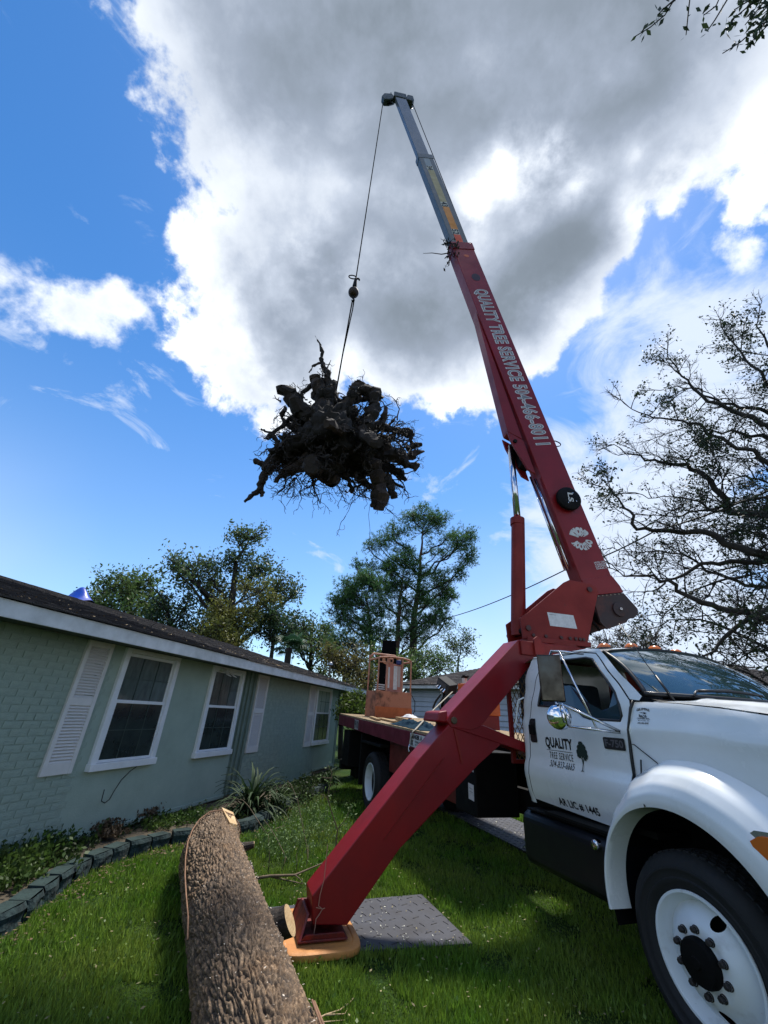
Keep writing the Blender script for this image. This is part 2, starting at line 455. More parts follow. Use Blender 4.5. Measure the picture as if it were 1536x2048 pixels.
xs = [-400,-120,-40,-15,-8]+[-8+0.4*i for i in range(1, 50)]+[15,25,60,150,400]
ys = [-200,-60,-20,-6]+[-6+0.5*i for i in range(1, 60)]+[30,45,80,200,900]
gv = [(x, y, (0.022*noise_xy(x, y, .9)+.012*noise_xy(x, y, 2.3, 4)) if (-8 < x < 14 and -5 < y < 23) else 0) for y in ys for x in xs]
nx = len(xs)
mb.add(gv, [(j*nx+i, j*nx+i+1, (j+1)*nx+i+1, (j+1)*nx+i) for j in range(len(ys)-1) for i in range(nx-1)])
ground = tag(mb.build('ground', ground_material(), smooth=True), kind='structure')
def gz(x, y): return 0.022*noise_xy(x, y, .9)+.012*noise_xy(x, y, 2.3, 4)

# ------------------------------------------------------------------ the green house
HA_ = math.radians(14.4)
HA = V(math.sin(HA_), math.cos(HA_), 0); HN = V(math.cos(HA_), -math.sin(HA_), 0)
_b = at_z(95, 1692, .12); _b.z = 0
H0 = _b-HA*_b.dot(HA)
HM = frame(H0, HA, -HN, (0, 0, 1))                        # house frame: x along the wall, y inwards, z up
def hw(a, n, z): return H0+HA*a+HN*n+V(0, 0, z)
house = thing('green_house', 'low sage green painted brick house with white trim and dark shingle roof', 'house', mw=HM)
m_green = mat('green_paint', (.335,.42,.36), .8, col2=(.27,.345,.295), spec=.3, scale=2.2, bump=.15, bscale=60)
m_gbrick = mat('green_brick', (.325,.41,.35), .85, col2=(.24,.31,.265), scale=9, bump=.5, bscale=90)
m_mortar = mat('green_mortar', (.265,.34,.29), .9, bump=.4, bscale=80)
m_gdark = mat('green_trim_paint', (.165,.225,.190), .75, var=.25, scale=5)
m_white = mat('white_paint', (.70,.72,.73), .5, col2=(.46,.48,.48), scale=4, bump=.05)
m_conc = mat('plinth_concrete', (.20,.155,.125), .9, col2=(.12,.09,.07), scale=6, bump=.5)
m_black = mat('black_void', (.004,.004,.004), .9)
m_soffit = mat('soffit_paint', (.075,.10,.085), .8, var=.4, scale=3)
WZ0, WZ1 = .12, 2.42
MB().box(-5, 14.75, .02, .30, -.25, WZ0-.004).build('plinth', m_conc, house)
wins = [(5.10, 6.24, .86, 2.36), (7.24, 8.36, .86, 2.36), (12.70, 14.05, .80, 2.36)]
# smooth rendered bays, cut out round the windows
def bay(a0, a1, wl, inset=0.0):
    mb = MB(); cuts = [w for w in wl if w[0] > a0 and w[1] < a1]
    x = a0
    for w in cuts:
        mb.box(x, w[0], inset, .25, WZ0, WZ1); mb.box(w[0], w[1], inset, .25, WZ0, w[2]); mb.box(w[0], w[1], inset, .25, w[3], WZ1); x = w[1]
    mb.box(x, a1, inset, .25, WZ0, WZ1)
    return mb
bay(4.93, 8.45, wins, .003).build('rendered_wall', m_green, house)
bay(13.05, 14.8, wins, .003).build('rendered_wall', m_green, house)
MB().box(8.45, 8.97, .002, .25, WZ0, WZ1).build('rendered_wall', m_gdark, house)
for a in (8.50, 8.66, 8.84): MB().box(a, a+.07, -.035, .0, WZ0, WZ1).build('trim_board', m_gdark, house, bevel=.004)
MB().box(4.93, 8.45, -.035, .0, WZ0-.02, WZ0+.035).build('sill_ledge', m_green, house, bevel=.005)
MB().box(13.05, 14.8, -.035, .0, WZ0-.02, WZ0+.035).build('sill_ledge', m_green, house, bevel=.005)
MB().box(14.8, 15.0, -.01, .25, -.2, WZ1).build('corner_post', m_gdark, house, bevel=.004)
brick_me = []
for k in range(8):
    L_ = .098+rnd.uniform(-.004, .003); h_ = .0335+rnd.uniform(-.0015, .001)
    mb = MB(); q = [rnd.uniform(-.0015, .0015) for _ in range(8)]
    mb.hull8([(-L_,.0,-h_+q[0]),(-L_,-.007+q[1],-h_),(L_,-.007+q[2],-h_+q[3]),(L_,.0,-h_)], [(-L_,.0,h_),(-L_,-.008+q[4],h_+q[5]),(L_,-.008+q[6],h_+q[7]),(L_,.0,h_)])
    o = mb.build('brick', m_gbrick); brick_me.append(o.data); bpy.data.objects.remove(o)
def brick_wall(a0, a1, single):
    base = MB().box(a0, a1, 0, .25, WZ0-.12, WZ1).build('brick_wall', m_mortar, house)
    rest = MB(); cnt = 0
    rows = int((WZ1-WZ0+.12)/.0785)
    for r in range(rows):
        z = WZ0-.12+.039+r*.0785; a = a0+(.0 if r % 2 else .105)+.1
        if r % 2 == 0 and single: a -= 0
        while a < a1-.06:
            show = single and a > a1-1.75
            if show and cnt < 292:
                o = bpy.data.objects.new('brick', rnd.choice(brick_me)); COL.objects.link(o); o.parent = base
                o.location = (a, rnd.uniform(-.0015, .0015), z); o.rotation_euler = (0, rnd.uniform(-.006, .006), rnd.uniform(-.008, .008)); cnt += 1
            elif not single or a > a1-3.4:
                d = .007+rnd.uniform(-.003, .002); rest.box(a-.099, min(a+.099, a1), -d, 0, z-.0335, z+.0335)
            a += .21
    tag(rest.build('brick_courses', m_gbrick, base), kind='stuff')
    return base
brick_wall(-5, 4.93, True)
brick_wall(8.97, 13.05, False)
# windows
m_glass = mat('window_glass', (.045,.062,.058), .05, spec=.8, col2=(.014,.020,.020), scale=2.5)
m_grille = mat('grille_behind_glass', (.042,.062,.056), .6, spec=.2); m_glassu = mat('window_glass_reflection_curtain', (.100,.135,.125), .06, spec=.8, col2=(.035,.050,.047), scale=3, stretch=(3,1,1))  # upper panes: grey-green reflection and curtain painted into the glass colour
m_curt = mat('curtain', (.05,.085,.075), .9, var=.5, scale=14, stretch=(6,1,.6))
m_vinyl = mat('vinyl_frame', (.74,.77,.80), .4, col2=(.64,.67,.70), scale=7)
for i, (a0, a1, z0, z1) in enumerate(wins):
    w = MB()
    f = .075; fo = .015
    w.box(a0-fo, a0+f, -.045, .06, z0, z1).box(a1-f, a1+fo, -.045, .06, z0, z1).box(a0+f, a1-f, -.044, .06, z1-.06, z1).box(a0-.03, a1+.03, -.075, .06, z0-.03, z0+.055)
    wn = w.build('window', m_vinyl, house, bevel=.006)
    zm = z0+(z1-z0)*.53; g = .03
    for nm, s0, s1, dy in (('lower_sash', z0+.06, zm+.02, -.028), ('upper_sash', zm-.02, z1-.065, -.008)):
        b = MB(); x0, x1 = a0+f+.003, a1-f-.003
        b.box(x0, x0+g, dy, dy+.03, s0, s1).box(x1-g, x1, dy, dy+.03, s0, s1).box(x0+g, x1-g, dy, dy+.03, s0, s0+g).box(x0+g, x1-g, dy, dy+.03, s1-g-.01, s1)
        b.build(nm, m_vinyl, wn, bevel=.003)
        MB().box(x0+g-.002, x1-g+.002, dy+.012, dy+.018, s0+g-.002, s1-g-.008).build('pane', m_glassu if nm == 'upper_sash' else m_glass, wn)
        k = MB()                                              # grille bars between the panes
        for t in (1/3, 2/3): k.box(x0+(x1-x0)*t-.006, x0+(x1-x0)*t+.006, dy+.004, dy+.010, s0+g, s1-g-.01)
        k.box(x0+g, x1-g, dy+.0045, dy+.0095, (s0+s1)/2-.006, (s0+s1)/2+.006)
        k.build('grille', m_grille, wn)
# shutters of thin louvres
m_shut = mat('shutter_paint', (.68,.67,.66), .55, col2=(.58,.58,.57), scale=5, bump=.05)
def shutter(a0, a1, z0, z1):
    mb = MB(); e = .055
    zm = z0+(z1-z0)*.52
    mb.box(a0, a0+e, -.04, -.002, z0, z1).box(a1-e, a1, -.04, -.002, z0, z1)
    mb.box(a0+e, a1-e, -.038, -.002, z0, z0+.12).box(a0+e, a1-e, -.038, -.002, zm-.045, zm+.045).box(a0+e, a1-e, -.038, -.002, z1-.07, z1)
    mb.box(a0+e, a1-e, -.010, -.003, z0+.12, z1-.07)
    sh = mb.build('shutter', m_shut, house, bevel=.003)
    for lo, hi in ((z0+.12, zm-.045), (zm+.045, z1-.07)):
        n = int((hi-lo)/.033)
        for k in range(n):
            z = lo+(k+.5)*(hi-lo)/n
            o = bpy.data.objects.new('slat', slat_me(a1-a0-2*e)); COL.objects.link(o); o.parent = sh; o.location = ((a0+a1)/2, -.022, z)
_sl = {}
def slat_me(w):
    k = round(w, 3)
    if k not in _sl:
        o = MB().hull8([(-w/2,-.012,-.016),(w/2,-.012,-.016),(w/2,.012,.006),(-w/2,.012,.006)], [(-w/2,-.012,-.010),(w/2,-.012,-.010),(w/2,.012,.012),(-w/2,.012,.012)]).build('slat', m_shut)
        _sl[k] = o.data; bpy.data.objects.remove(o)
    return _sl[k]
shutter(4.44, 4.85, .84, 2.36); shutter(8.99, 9.49, .80, 2.36); shutter(12.12, 12.60, .76, 2.36)
# roof: eaves, soffit, fascia, hipped deck and shingles
EO, ER, RZ, RD, FA0, FA1 = .52, 4.0, 3.56, 3.55, -6.0, 16.75      # overhang, half depth, ridge height, ridge inset
fz0, fz1 = 2.335, 2.50
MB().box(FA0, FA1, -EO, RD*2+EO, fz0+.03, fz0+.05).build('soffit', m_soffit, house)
fb = MB(); fb.box(FA0, FA1+.02, -EO-.02, -EO, fz0, fz1).box(FA1, FA1+.02, -EO+.001, RD*2+EO, fz0, fz1)
fb.build('fascia', m_white, house, bevel=.004)
RA = FA1-4.1
m_deck = mat('roof_felt', (.02,.018,.018), .95, var=.4)
rd = MB()
e0, e1 = (FA0, -EO-.03, fz1+.006), (FA1+.03, -EO-.03, fz1+.006)
r0, r1 = (FA0, RD, RZ), (RA, RD, RZ)
e2 = (FA1+.03, 2*RD+EO+.03, fz1+.006); e3 = (FA0, 2*RD+EO+.03, fz1+.006)
rd.add([e0, e1, e2, e3, r0, r1], [(0,1,5,4),(1,2,5),(2,3,4,5)])
roof = rd.build('roof', m_deck, house)
m_sh = mat('shingle', (.030,.026,.027), .95, col2=(.055,.048,.046), scale=3.5, bump=.9, bscale=120, thresh=(.45,.75))
m_sh2 = mat('shingle_worn', (.045,.038,.037), .95, col2=(.075,.066,.06), scale=5, bump=.9, bscale=120)
slope = math.atan2(RZ-fz1, RD+EO); sl = math.hypot(RZ-fz1, RD+EO)
sh_me = []
for k in range(10):
    w_ = rnd.uniform(.14, .162); j = rnd.uniform(-.008, .008)
    o = MB().hull8([(-w_,-.006+j,0),(w_,-.006+rnd.uniform(-.01,.01),0),(w_,.16,.0),(-w_,.16,.0)], [(-w_,-.006+j,.013+rnd.uniform(0,.010)),(w_,-.006,.013+rnd.uniform(0,.010)),(w_,.16,.004),(-w_,.16,.004)]).build('shingle', m_sh if k % 3 else m_sh2)
    sh_me.append(o.data); bpy.data.objects.remove(o)
rest = MB(); rest2 = MB(); cnt = 0
rows = int(sl/.14)
cands = []
for r in range(rows):
    s = r*.14; yy = -EO-.045+s*math.cos(slope); zz = fz1+.008+s*math.sin(slope)
    amax = FA1+.03-(yy+EO)*4.1/(RD+EO)
    a = FA0+9.0-(.15 if r % 2 else 0)
    while a < amax: cands.append((a, yy, zz, r)); a += .31
near = set(id(c_) for c_ in sorted(cands, key=lambda c_: (c_[0] < 1.2, c_[0]+.9*c_[3]*.14))[:290])
for c_ in cands:
    a, yy, zz, r = c_
    a += rnd.uniform(-.01, .01)
    if id(c_) in near:
        o = bpy.data.objects.new('shingle', rnd.choice(sh_me)); COL.objects.link(o); o.parent = roof
        o.location = (a, yy, zz); o.rotation_euler = (slope, 0, rnd.uniform(-.01, .01))
    else:
        q = rest2 if rnd.random() < .33 else rest; w_ = .15; j = rnd.uniform(-.01, .006); c2, s2 = math.cos(slope), math.sin(slope); t_ = .012+rnd.uniform(0, .012)
        q.add([(a-w_,yy+j,zz+t_),(a+w_,yy+j,zz+t_),(a+w_,yy+.15*c2,zz+.15*s2+.006),(a-w_,yy+.15*c2,zz+.15*s2+.006),(a-w_,yy+j,zz-.01),(a+w_,yy+j,zz-.01)], [(0,1,2,3),(4,5,1,0),(4,0,3),(5,2,1)])
tag(rest.build('shingle_courses', m_sh, roof), kind='stuff'); tag(rest2.build('shingle_courses', m_sh2, roof), kind='stuff')
# pale leaf litter on the roof
m_lit = mat('dry_leaf', (.30,.22,.12), .9, island=.5)
def litter(name, pts, size, m, parent=None, up=V(0, 0, 1)):
    n = len(pts); P = np.array(pts); ang = rng.uniform(0, 2*PI, n); s = rng.uniform(.5, 1.3, n)*size
    ux = np.stack([np.cos(ang), np.sin(ang), rng.uniform(-.35, .35, n)], 1); uy = np.stack([-np.sin(ang), np.cos(ang), rng.uniform(-.35, .35, n)], 1)
    vs = np.concatenate([P-ux*s[:, None], P-uy*s[:, None]*.5, P+ux*s[:, None], P+uy*s[:, None]*.5], 0)
    i = np.arange(n); return tag(fast_mesh(name, vs, np.stack([i, i+n, i+2*n, i+3*n], 1), m, parent), kind='stuff')
pts = []
for k in range(420):
    s = abs(rng.normal(0, .25))*sl if k % 3 else rng.uniform(0, 1)*sl*.9
    a = rng.uniform(3, 16)
    if a > 16.7-s*1.05: continue
    pts.append((a, -EO-.03+s*math.cos(slope), fz1+.035+s*math.sin(slope)))
for k in range(90): s = .25+rng.normal(0, .10); pts.append((rng.normal(9.2, .35), -EO+s*math.cos(slope), fz1+.04+s*math.sin(slope)))
litter('roof_litter', pts, .022, m_lit, house)
# roof vent with a rounded cowl
vm = mat('vent_metal', (.20,.17,.13), .5, metal=.6, var=.5)
vp = at_plane(660, 1335, hw(0, -1.4, 0), HN); vl = HM.inverted() @ vp
vb = MB(); vb.tube([(vl.x, vl.y, vl.z-.35), (vl.x+.02, vl.y, vl.z), (vl.x+.03, vl.y, vl.z+.12)], .045, 12)
vt = vb.build('roof_vent', vm, house, smooth=False, auto=40)
MB().sphere((vl.x+.03, vl.y, vl.z+.10), .12, .12, .14, 16, 8, 0).build('cowl', mat('cowl_metal', (.45,.47,.5), .35, metal=.8, var=.3), vt, smooth=True)
# twin flood lamp below the eave
fl = MB(); fl.box(7.42, 7.56, -.10, -.02, 2.27, 2.33)
fo_ = fl.build('flood_lamp', m_white, house, bevel=.01)
for dx in (-.07, .07):
    b = MB(); b.lathe([(.02,0),(.045,-.05),(.06,-.12),(.055,-.125),(0.001,-.118)], lambda x, y, h: (7.49+dx+x+dx*-h*3, -.16+y*.9+h*.9, 2.27+h*.55+y*.4), 16)
    b.build('lamp_head', mat('lamp_glass', (.55,.55,.5), .3), fo_, smooth=True)
# loose black wire hanging below the first window
wa = [hw(5.86,.09,.83), hw(5.80,.06,.78), hw(5.70,.04,.68), hw(5.64,.03,.56), hw(5.60,.03,.47), hw(5.54,.03,.44), hw(5.47,.03,.47), hw(5.455,.035,.60)]
mb = MB(); mb.tube([HM.inverted() @ p for p in wa], .006, 6); mb.build('loose_wire', mat('black_rubber', (.01,.01,.012), .6), house, smooth=True)
# blue tarpaulin on the far roof slope
tp = HM.inverted() @ at_plane(153, 1194, hw(0, -RD-.1, 0), HN)
m_tarp = mat('tarp', (.006,.055,.42), .35, var=.25, scale=12, bump=.3, bscale=10)
def tf(u, v):
    x = tp.x+(u-.5)*1.0; y = tp.y+(v-.4)*.9; z = RZ-.02-abs(y-RD)*.15+.34*math.exp(-((u-.55)**2/.03+(v-.4)**2/.10))+.04*mnoise.noise(V(u*6, v*6, 3)); return (x, y, z)
tg = thing('tarpaulin', 'crumpled bright blue tarpaulin sticking up over the ridge of the green house roof', 'tarpaulin', mw=HM)
MB().grid(tf, 28, 20).build('sheet', m_tarp, tg, smooth=True)
# ------------------------------------------------------------------ garden edging of split blocks
m_blk = mat('edging_block', (.012,.040,.042), .9, col2=(.005,.012,.013), scale=7, bump=.9, bscale=25)
m_blk2 = mat('edging_block_top', (.012,.036,.034), .9, col2=(.007,.018,.017), scale=6, bump=.6, bscale=30)
edge_px = [(-150,1905),(-70,1868),(0,1832),(62,1800),(117,1759),(151,1733),(190,1712),(234,1696),(266,1683),(300,1675),(344,1665),(375,1662),(430,1655),(476,1647),(514,1641),(542,1624),(565,1610),(589,1595),(631,1580),(660,1568)]
ep = [at_z(x, y, .15) for x, y in edge_px]
edging = thing('garden_edging', 'curved row of dark teal split concrete blocks edging the flower bed', 'garden edging', loc=(ep[8].x, ep[8].y, 0))
def resample(pts, d):
    out = [pts[0]]; acc = 0
    for a, b in zip(pts, pts[1:]):
        L_ = (b-a).length; t = d-acc
        while t < L_: out.append(a.lerp(b, t/L_)); t += d
        acc = L_-(t-d)
    return out
rp = resample([V(p.x, p.y, 0) for p in ep], .285)
for i in range(len(rp)-1):
    a, b = rp[i], rp[i+1]; t = (b-a).normalized(); n = V(t.y, -t.x, 0)
    if n.dot(HN) < 0: n = -n
    z1 = .145+rnd.uniform(-.012, .012); z0 = -.08; g = .012; dd = .19
    q = lambda: rnd.uniform(-.012, .012)
    mb = MB()
    def fnb(u, v):                                       # rough split face towards the lawn
        p = a.lerp(b, (g+u*(.285-2*g))/.285); k = mnoise.noise(V(p.x*9, p.y*9, v*4+i))*.022-(.02 if v > .97 else 0)-.02*abs(u-.5)**3*8
        return tuple(p+n*k+V(0, 0, z0+(z1-z0)*v))
    mb.grid(fnb, 6, 6)
    A_ = a+t*g; B_ = b-t*g
    mb.add([fnb(0,1), fnb(1,1), tuple(B_-n*dd-t*.02+V(0,0,z1+q()*.3)), tuple(A_-n*dd+t*.02+V(0,0,z1)), fnb(0,0), fnb(1,0), tuple(B_-n*dd-t*.02+V(0,0,z0)), tuple(A_-n*dd+t*.02+V(0,0,z0))],
           [(0,1,2,3),(1,5,6,2),(3,2,6,7),(0,3,7,4)])
    o = mb.build('block', m_blk, None); o.data.materials.append(m_blk2)
    for p in o.data.polygons:
        if p.normal.z > .8: p.material_index = 1
    o.parent = edging; o.matrix_parent_inverse = Matrix.Translation(-edging.location)
    o.data.transform(Matrix.Translation(-a)); o.location = a
# bed of bare soil between edging and wall
mb = MB(); vs = []
for p in rp:
    d = (p-H0); a = d.dot(HA); n = d.dot(HN)
    for k in range(6): t = k/5; q = H0+HA*a+HN*(n-.12)*(1-t)+HN*.0*t; vs.append((q.x, q.y, .06+.025*noise_xy(q.x, q.y, 5, 2)))
mb.add(vs, [(i*6+k, (i+1)*6+k, (i+1)*6+k+1, i*6+k+1) for i in range(len(rp)-1) for k in range(5)])
tag(mb.build('flower_bed', m_soil, smooth=True), kind='structure')

# ------------------------------------------------------------------ crane truck
TA = math.radians(-17.3)
TX = -V(math.sin(TA), math.cos(TA), 0); TY = V(-TX.y, TX.x, 0)
_h = at_z(1403, 1925, .5); TO = _h+TY*1.12; TO.z = 0
TM = frame(TO, TX, TY, (0, 0, 1)); TI = TM.inverted()
truck = thing('crane_truck', 'white cab crane truck with long red telescopic boom and red outrigger legs', 'crane truck', mw=TM)
def tl(px, py, yl): return TI @ at_plane(px, py, TO+TY*yl, TY)       # survey on a plane along the truck
def tx(px, py, xl): return TI @ at_plane(px, py, TO+TX*xl, TX)       # survey on a plane across the truck
m_body = mat('white_truck_paint', (.74,.78,.80), .25, col2=(.60,.62,.61), scale=1.7, wear=((.30,.27,.22), 5, .70, .86), coat=.8, spec=.5, thresh=(.35,.9))
m_red = mat('red_crane_paint', (.225,.004,.007), .42, col2=(.145,.003,.005), scale=1.8, coat=.10, spec=.32, wear=((.035,.012,.009), 7, .66, .72), bump=.04, bscale=60)
m_red2 = mat('red_crane_paint_faded', (.225,.014,.008), .5, col2=(.14,.008,.006), scale=2.2, spec=.32, wear=((.05,.018,.012), 9, .64, .70), bump=.06, bscale=60)
m_blk = mat('black_steel', (.003,.003,.0035), .7, spec=.2, var=.4, scale=6)
m_rub = mat('tyre_rubber', (.007,.008,.010), .75, col2=(.014,.014,.015), scale=6, bump=.15, bscale=50)
m_chr = mat('chrome', (.72,.73,.75), .16, metal=1.0, col2=(.55,.55,.56), scale=9)
m_steel = mat('polished_rod', (.55,.58,.66), .12, metal=1.0)
m_dk = mat('dark_trim', (.012,.013,.015), .4)
m_ink = mat('black_print', (.008,.008,.010), .6)
m_wht = mat('white_print', (.62,.62,.62), .6, var=.25, scale=20)
m_amb = mat('amber_lens', (.55,.13,.012), .25, coat=.5)
m_wheel = mat('wheel_paint', (.70,.75,.78), .38, col2=(.42,.42,.40), scale=7, thresh=(.55,.85), wear=((.12,.08,.06), 22, .66, .76))
ZT = [(.95,.945),(1.02,.975),(1.12,1.008),(1.26,1.030),(1.34,1.020),(1.385,.997),(1.50,.993),(1.68,.998),(1.73,.992),(1.77,.972),(1.86,.966),(2.10,.915),(2.35,.845),(2.44,.79)]
def ys(x, z):
    y = interp(z, ZT)
    if x < -1.66: y -= .16*((-1.66-x)/.14)**2
    return y
def side_obj(name, outer, holes, m, parent, yfn=ys, s=-1, off=0.0, step=.05, mirror=True):
    o = None
    for sg in ((-1, 1) if mirror else (-1,)):
        q = panel(outer, holes, lambda u, v: (u, sg*(yfn(u, v)+off), v), step).build(name, m, parent, auto=32)
        o = o or q
    return o
# cab shell
hole = [(-1.43,1.875),(-.92,1.855),(-.86,1.825),(-.80,1.785),(-.72,1.768),(-.395,1.762),(-.375,1.80),(-.385,1.88),(-.43,1.98),(-.55,2.13),(-.70,2.285),(-.78,2.305),(-1.33,2.315),(-1.38,2.27)]
door_o = [(-1.60,1.035),(-.60,1.0),(-.56,1.02),(-.47,1.14),(-.38,1.24),(-.345,1.45),(-.325,1.70),(-.285,1.86),(-.285,1.915),(-.40,2.05),(-.66,2.33),(-.80,2.352),(-1.34,2.358),(-1.43,2.30),(-1.50,2.10),(-1.555,1.80),(-1.59,1.45),(-1.608,1.15)]
side_obj('cab_liner', [(-1.74,1.03),(-.60,1.02),(-.38,1.30),(-.28,1.90),(-.66,2.36),(-1.50,2.38),(-1.70,1.9)], [hole], m_blk, truck, off=-.022, step=.09)
door = None
for sg in (-1, 1):
    d_ = panel(door_o, [hole], lambda u, v: (u, sg*ys(u, v), v), .045).build('door', m_body, truck, auto=32)
    rim = MB(); rim.tube([(u, sg*(ys(u, v)+.001), v) for u, v in hole+[hole[0]]], .011, 6, cap=False); rim.build('window_seal', m_dk, d_, smooth=True)
    MB().add([(u, sg*(ys(u, v)-.022), v) for u, v in [(-1.43,1.875),(-.92,1.855),(-.80,1.785),(-.72,1.768),(-.395,1.762),(-.40,1.90),(-.46,2.02),(-.52,1.86),(-.60,1.84),(-.75,1.90),(-.88,2.02),(-1.0,2.06),(-1.41,2.06)]], [tuple(range(13))]).build('door_glass', mat('door_glass_tint', (.010,.035,.050), .05, spec=.8), d_)
    if sg < 0: door = d_
quarter = [(-1.60,1.0),(-1.617,1.15),(-1.60,1.45),(-1.565,1.80),(-1.51,2.10),(-1.44,2.305),(-1.36,2.365),(-1.35,2.385),(-1.60,2.39),(-1.70,2.20),(-1.775,1.80),(-1.80,1.45),(-1.80,1.12),(-1.76,1.0)]
side_obj('cab_corner', quarter, [], m_body, truck)
pil = [(-.277,1.925),(-.39,2.06),(-.655,2.34),(-.80,2.362),(-1.35,2.366),(-1.35,2.385),(-.80,2.395),(-.62,2.372),(-.30,2.065),(-.165,1.945),(-.19,1.915)]
side_obj('windscreen_pillar', pil, [], m_body, truck)
# roof, back wall
def roof_f(u, v):
    t = 2*v-1; x = -.60+u*(-1.78+.60)-.05*(1-t*t)*0; y = t*.845
    xe = x+(.10*(1-t*t))*(1-u)
    z = 2.375+.075*(1-abs(t)**2.6)-.05*(1-min(1, (1-u)*0+u*6+.15))*0-.10*max(0, u-.85)**1.0*(u > .85)*3-.030*max(0, 1-u*5)
    return (xe, y, z)
rf_ = MB().grid(roof_f, 24, 40).build('cab_roof', m_body, truck, smooth=True)
MB().grid(lambda u, v: (-1.79+.05*(max(0, v-.7)), (2*u-1)*(ys(-1.79, 1.0+v*1.38)-.0), 1.0+v*1.38), 12, 12).build('cab_back', m_body, truck, smooth=True)
MB().box(-1.75, -.3, -.93, .93, 1.0, 1.04).build('cab_floor', m_blk, truck)
# windscreen
def base_l(t): return V(-.175+.30*(1-t*t), .90*t, 1.955-.012*(1-t*t))
def top_l(t): return V(-.615+.10*(1-t*t), .805*t, 2.352+.062*(1-abs(t)**2.6))
m_ws = mat('windscreen_glass', (.020,.045,.048), .02, spec=.5, ior=2.1, coat=1.0, crough=.02)
def ws_f(u, v):
    t = (2*u-1)*.965; p = base_l(t).lerp(top_l(t), .035+v*.93); return tuple(p+V(.035, 0, .028)*math.sin(PI*v)*.9)
ws = MB().grid(ws_f, 28, 14).build('windscreen', m_ws, truck, smooth=True)
def edge(pts, r, nm, mt, par, n=8): return MB().tube(pts, r, n).build(nm, mt, par, smooth=True)
bl = [base_l(-1+2*i/24) for i in range(25)]; tp_ = [top_l(-1+2*i/24) for i in range(25)]
edge([tuple(p+V(-.004, 0, .012)) for p in bl], .020, 'windscreen_seal', m_dk, ws)
edge([tuple(p+V(.006, 0, -.006)) for p in tp_], .012, 'windscreen_seal', m_dk, ws)
for t in (-1, 1): edge([tuple(base_l(t).lerp(top_l(t), k/10)+V(.035,0,.028)*math.sin(PI*k/10)*.9-V(0,.016*t,0)) for k in range(11)], .017, 'windscreen_seal', m_dk, ws)
MB().grid(lambda u, v: tuple(base_l((2*u-1)*.99)+V(v*.10, 0, -.018-v*.025)), 24, 3).build('cowl', m_dk, truck, smooth=True)
# wipers
def onws(t, v): return Vector(ws_f((t+1)/2, v))+V(.02, 0, .02)
for t0, t1 in ((-.62, .05), (.22, .88)):
    wp = edge([tuple(onws(t0-.10, -.02)+V(.03,0,-.01)), tuple(onws(t0-.02, .04)), tuple(onws((t0+t1)/2, .10))], .008, 'wiper', m_dk, truck)
    edge([tuple(onws(t0+(t1-t0)*k/6, .05+.025*math.sin(k/6*PI))) for k in range(7)], .011, 'wiper_blade', m_dk, wp)
aer = edge([tuple(base_l(-.86)+V(.05,0,0)), tuple(base_l(-.86)+V(-.10,-.01,.25)), tuple(base_l(-.86)+V(-.28,-.02,.62))], .0035, 'aerial', m_dk, truck)
edge([tuple(base_l(-.86)+V(.06,0,-.03)), tuple(base_l(-.86)+V(-.05,0,.16))], .010, 'aerial_base', m_dk, aer)
# roof marker lamps
for y in (-.62, -.30, 0, .30, .62):
    u = .17; p = Vector(roof_f(u, (y/.845+1)/2))
    lm = MB().lathe([(.058,-.006),(.058,.008),(.05,.03),(.032,.046),(.0005,.052)], lambda a, b, h: (p.x+a*1.15, p.y+b, p.z+h), 16).build('roof_lamp', m_amb, truck, smooth=True)
    MB().lathe([(.066,-.02),(.066,.004),(.056,.006)], lambda a, b, h: (p.x+a*1.15, p.y+b, p.z+h), 16).build('lamp_base', m_dk, lm)
# hood and fenders (one tilting nose)
ZTOP = [(-.32,1.925),(-.15,1.93),(.1,1.92),(.4,1.895),(.7,1.855),(.95,1.79),(1.12,1.70),(1.22,1.58)]
HTAB = [(.9,.985),(1.45,.985),(1.62,.985),(1.70,.997),(1.735,.993),(1.765,.972),(1.85,.957),(1.905,.93),(1.94,.90)]
def yh(x, z):
    k = 1-.26*max(0, (x-.62)/.62)**2
    drop = 1.925-lerp_tab(x, ZTOP)
    return interp(z+drop*max(0, min(1, (z-1.3)/.5)), HTAB)*k
AC = (.03, .62)
arc = [(AC[0]+.655*math.cos(math.radians(a)), AC[1]+.655*math.sin(math.radians(a))) for a in range(150, 24, -6)]
hs_o = [(-.275,1.90),(-.318,1.70),(-.335,1.45),(-.345,1.20)]
hs_o = [(-.335,1.45)]+[(-.50,1.0)][:0]+[(-.36,1.15)]
side_panel = [(-.262,1.905),(-.312,1.70),(-.335,1.42),(-.345,1.16)]+[p for p in arc if p[0] > -.34]+[(.78,.85),(1.12,.85),(1.20,1.10),(1.22,1.50),(1.12,1.66),(.95,1.755),(.7,1.82),(.4,1.862),(.1,1.892),(-.15,1.905)]
hp = None
for sg in (-1, 1):
    o = panel(side_panel, [], lambda u, v: (u, sg*yh(u, v), v), .045).build('nose_side', m_body, truck, auto=32); hp = hp or o
def hood_f(u, v):
    t = 2*v-1; x = -.25+u*1.46
    zt = lerp_tab(x, ZTOP); y0 = yh(x, 1.905-(1.925-zt)-.0)
    e = abs(t)
    y = t*y0; z = zt-.024+.075*(1-e**2.2)*(.55+.45*u)+.018*max(0,1-((e-.62)/.10)**2)*(u < .97)
    lim = base_l(max(-1, min(1, y/.90))).x+.085
    return (max(x, lim) if u < .5 else x, y, z)
MB().grid(hood_f, 36, 48).build('hood', m_body, truck, smooth=True)
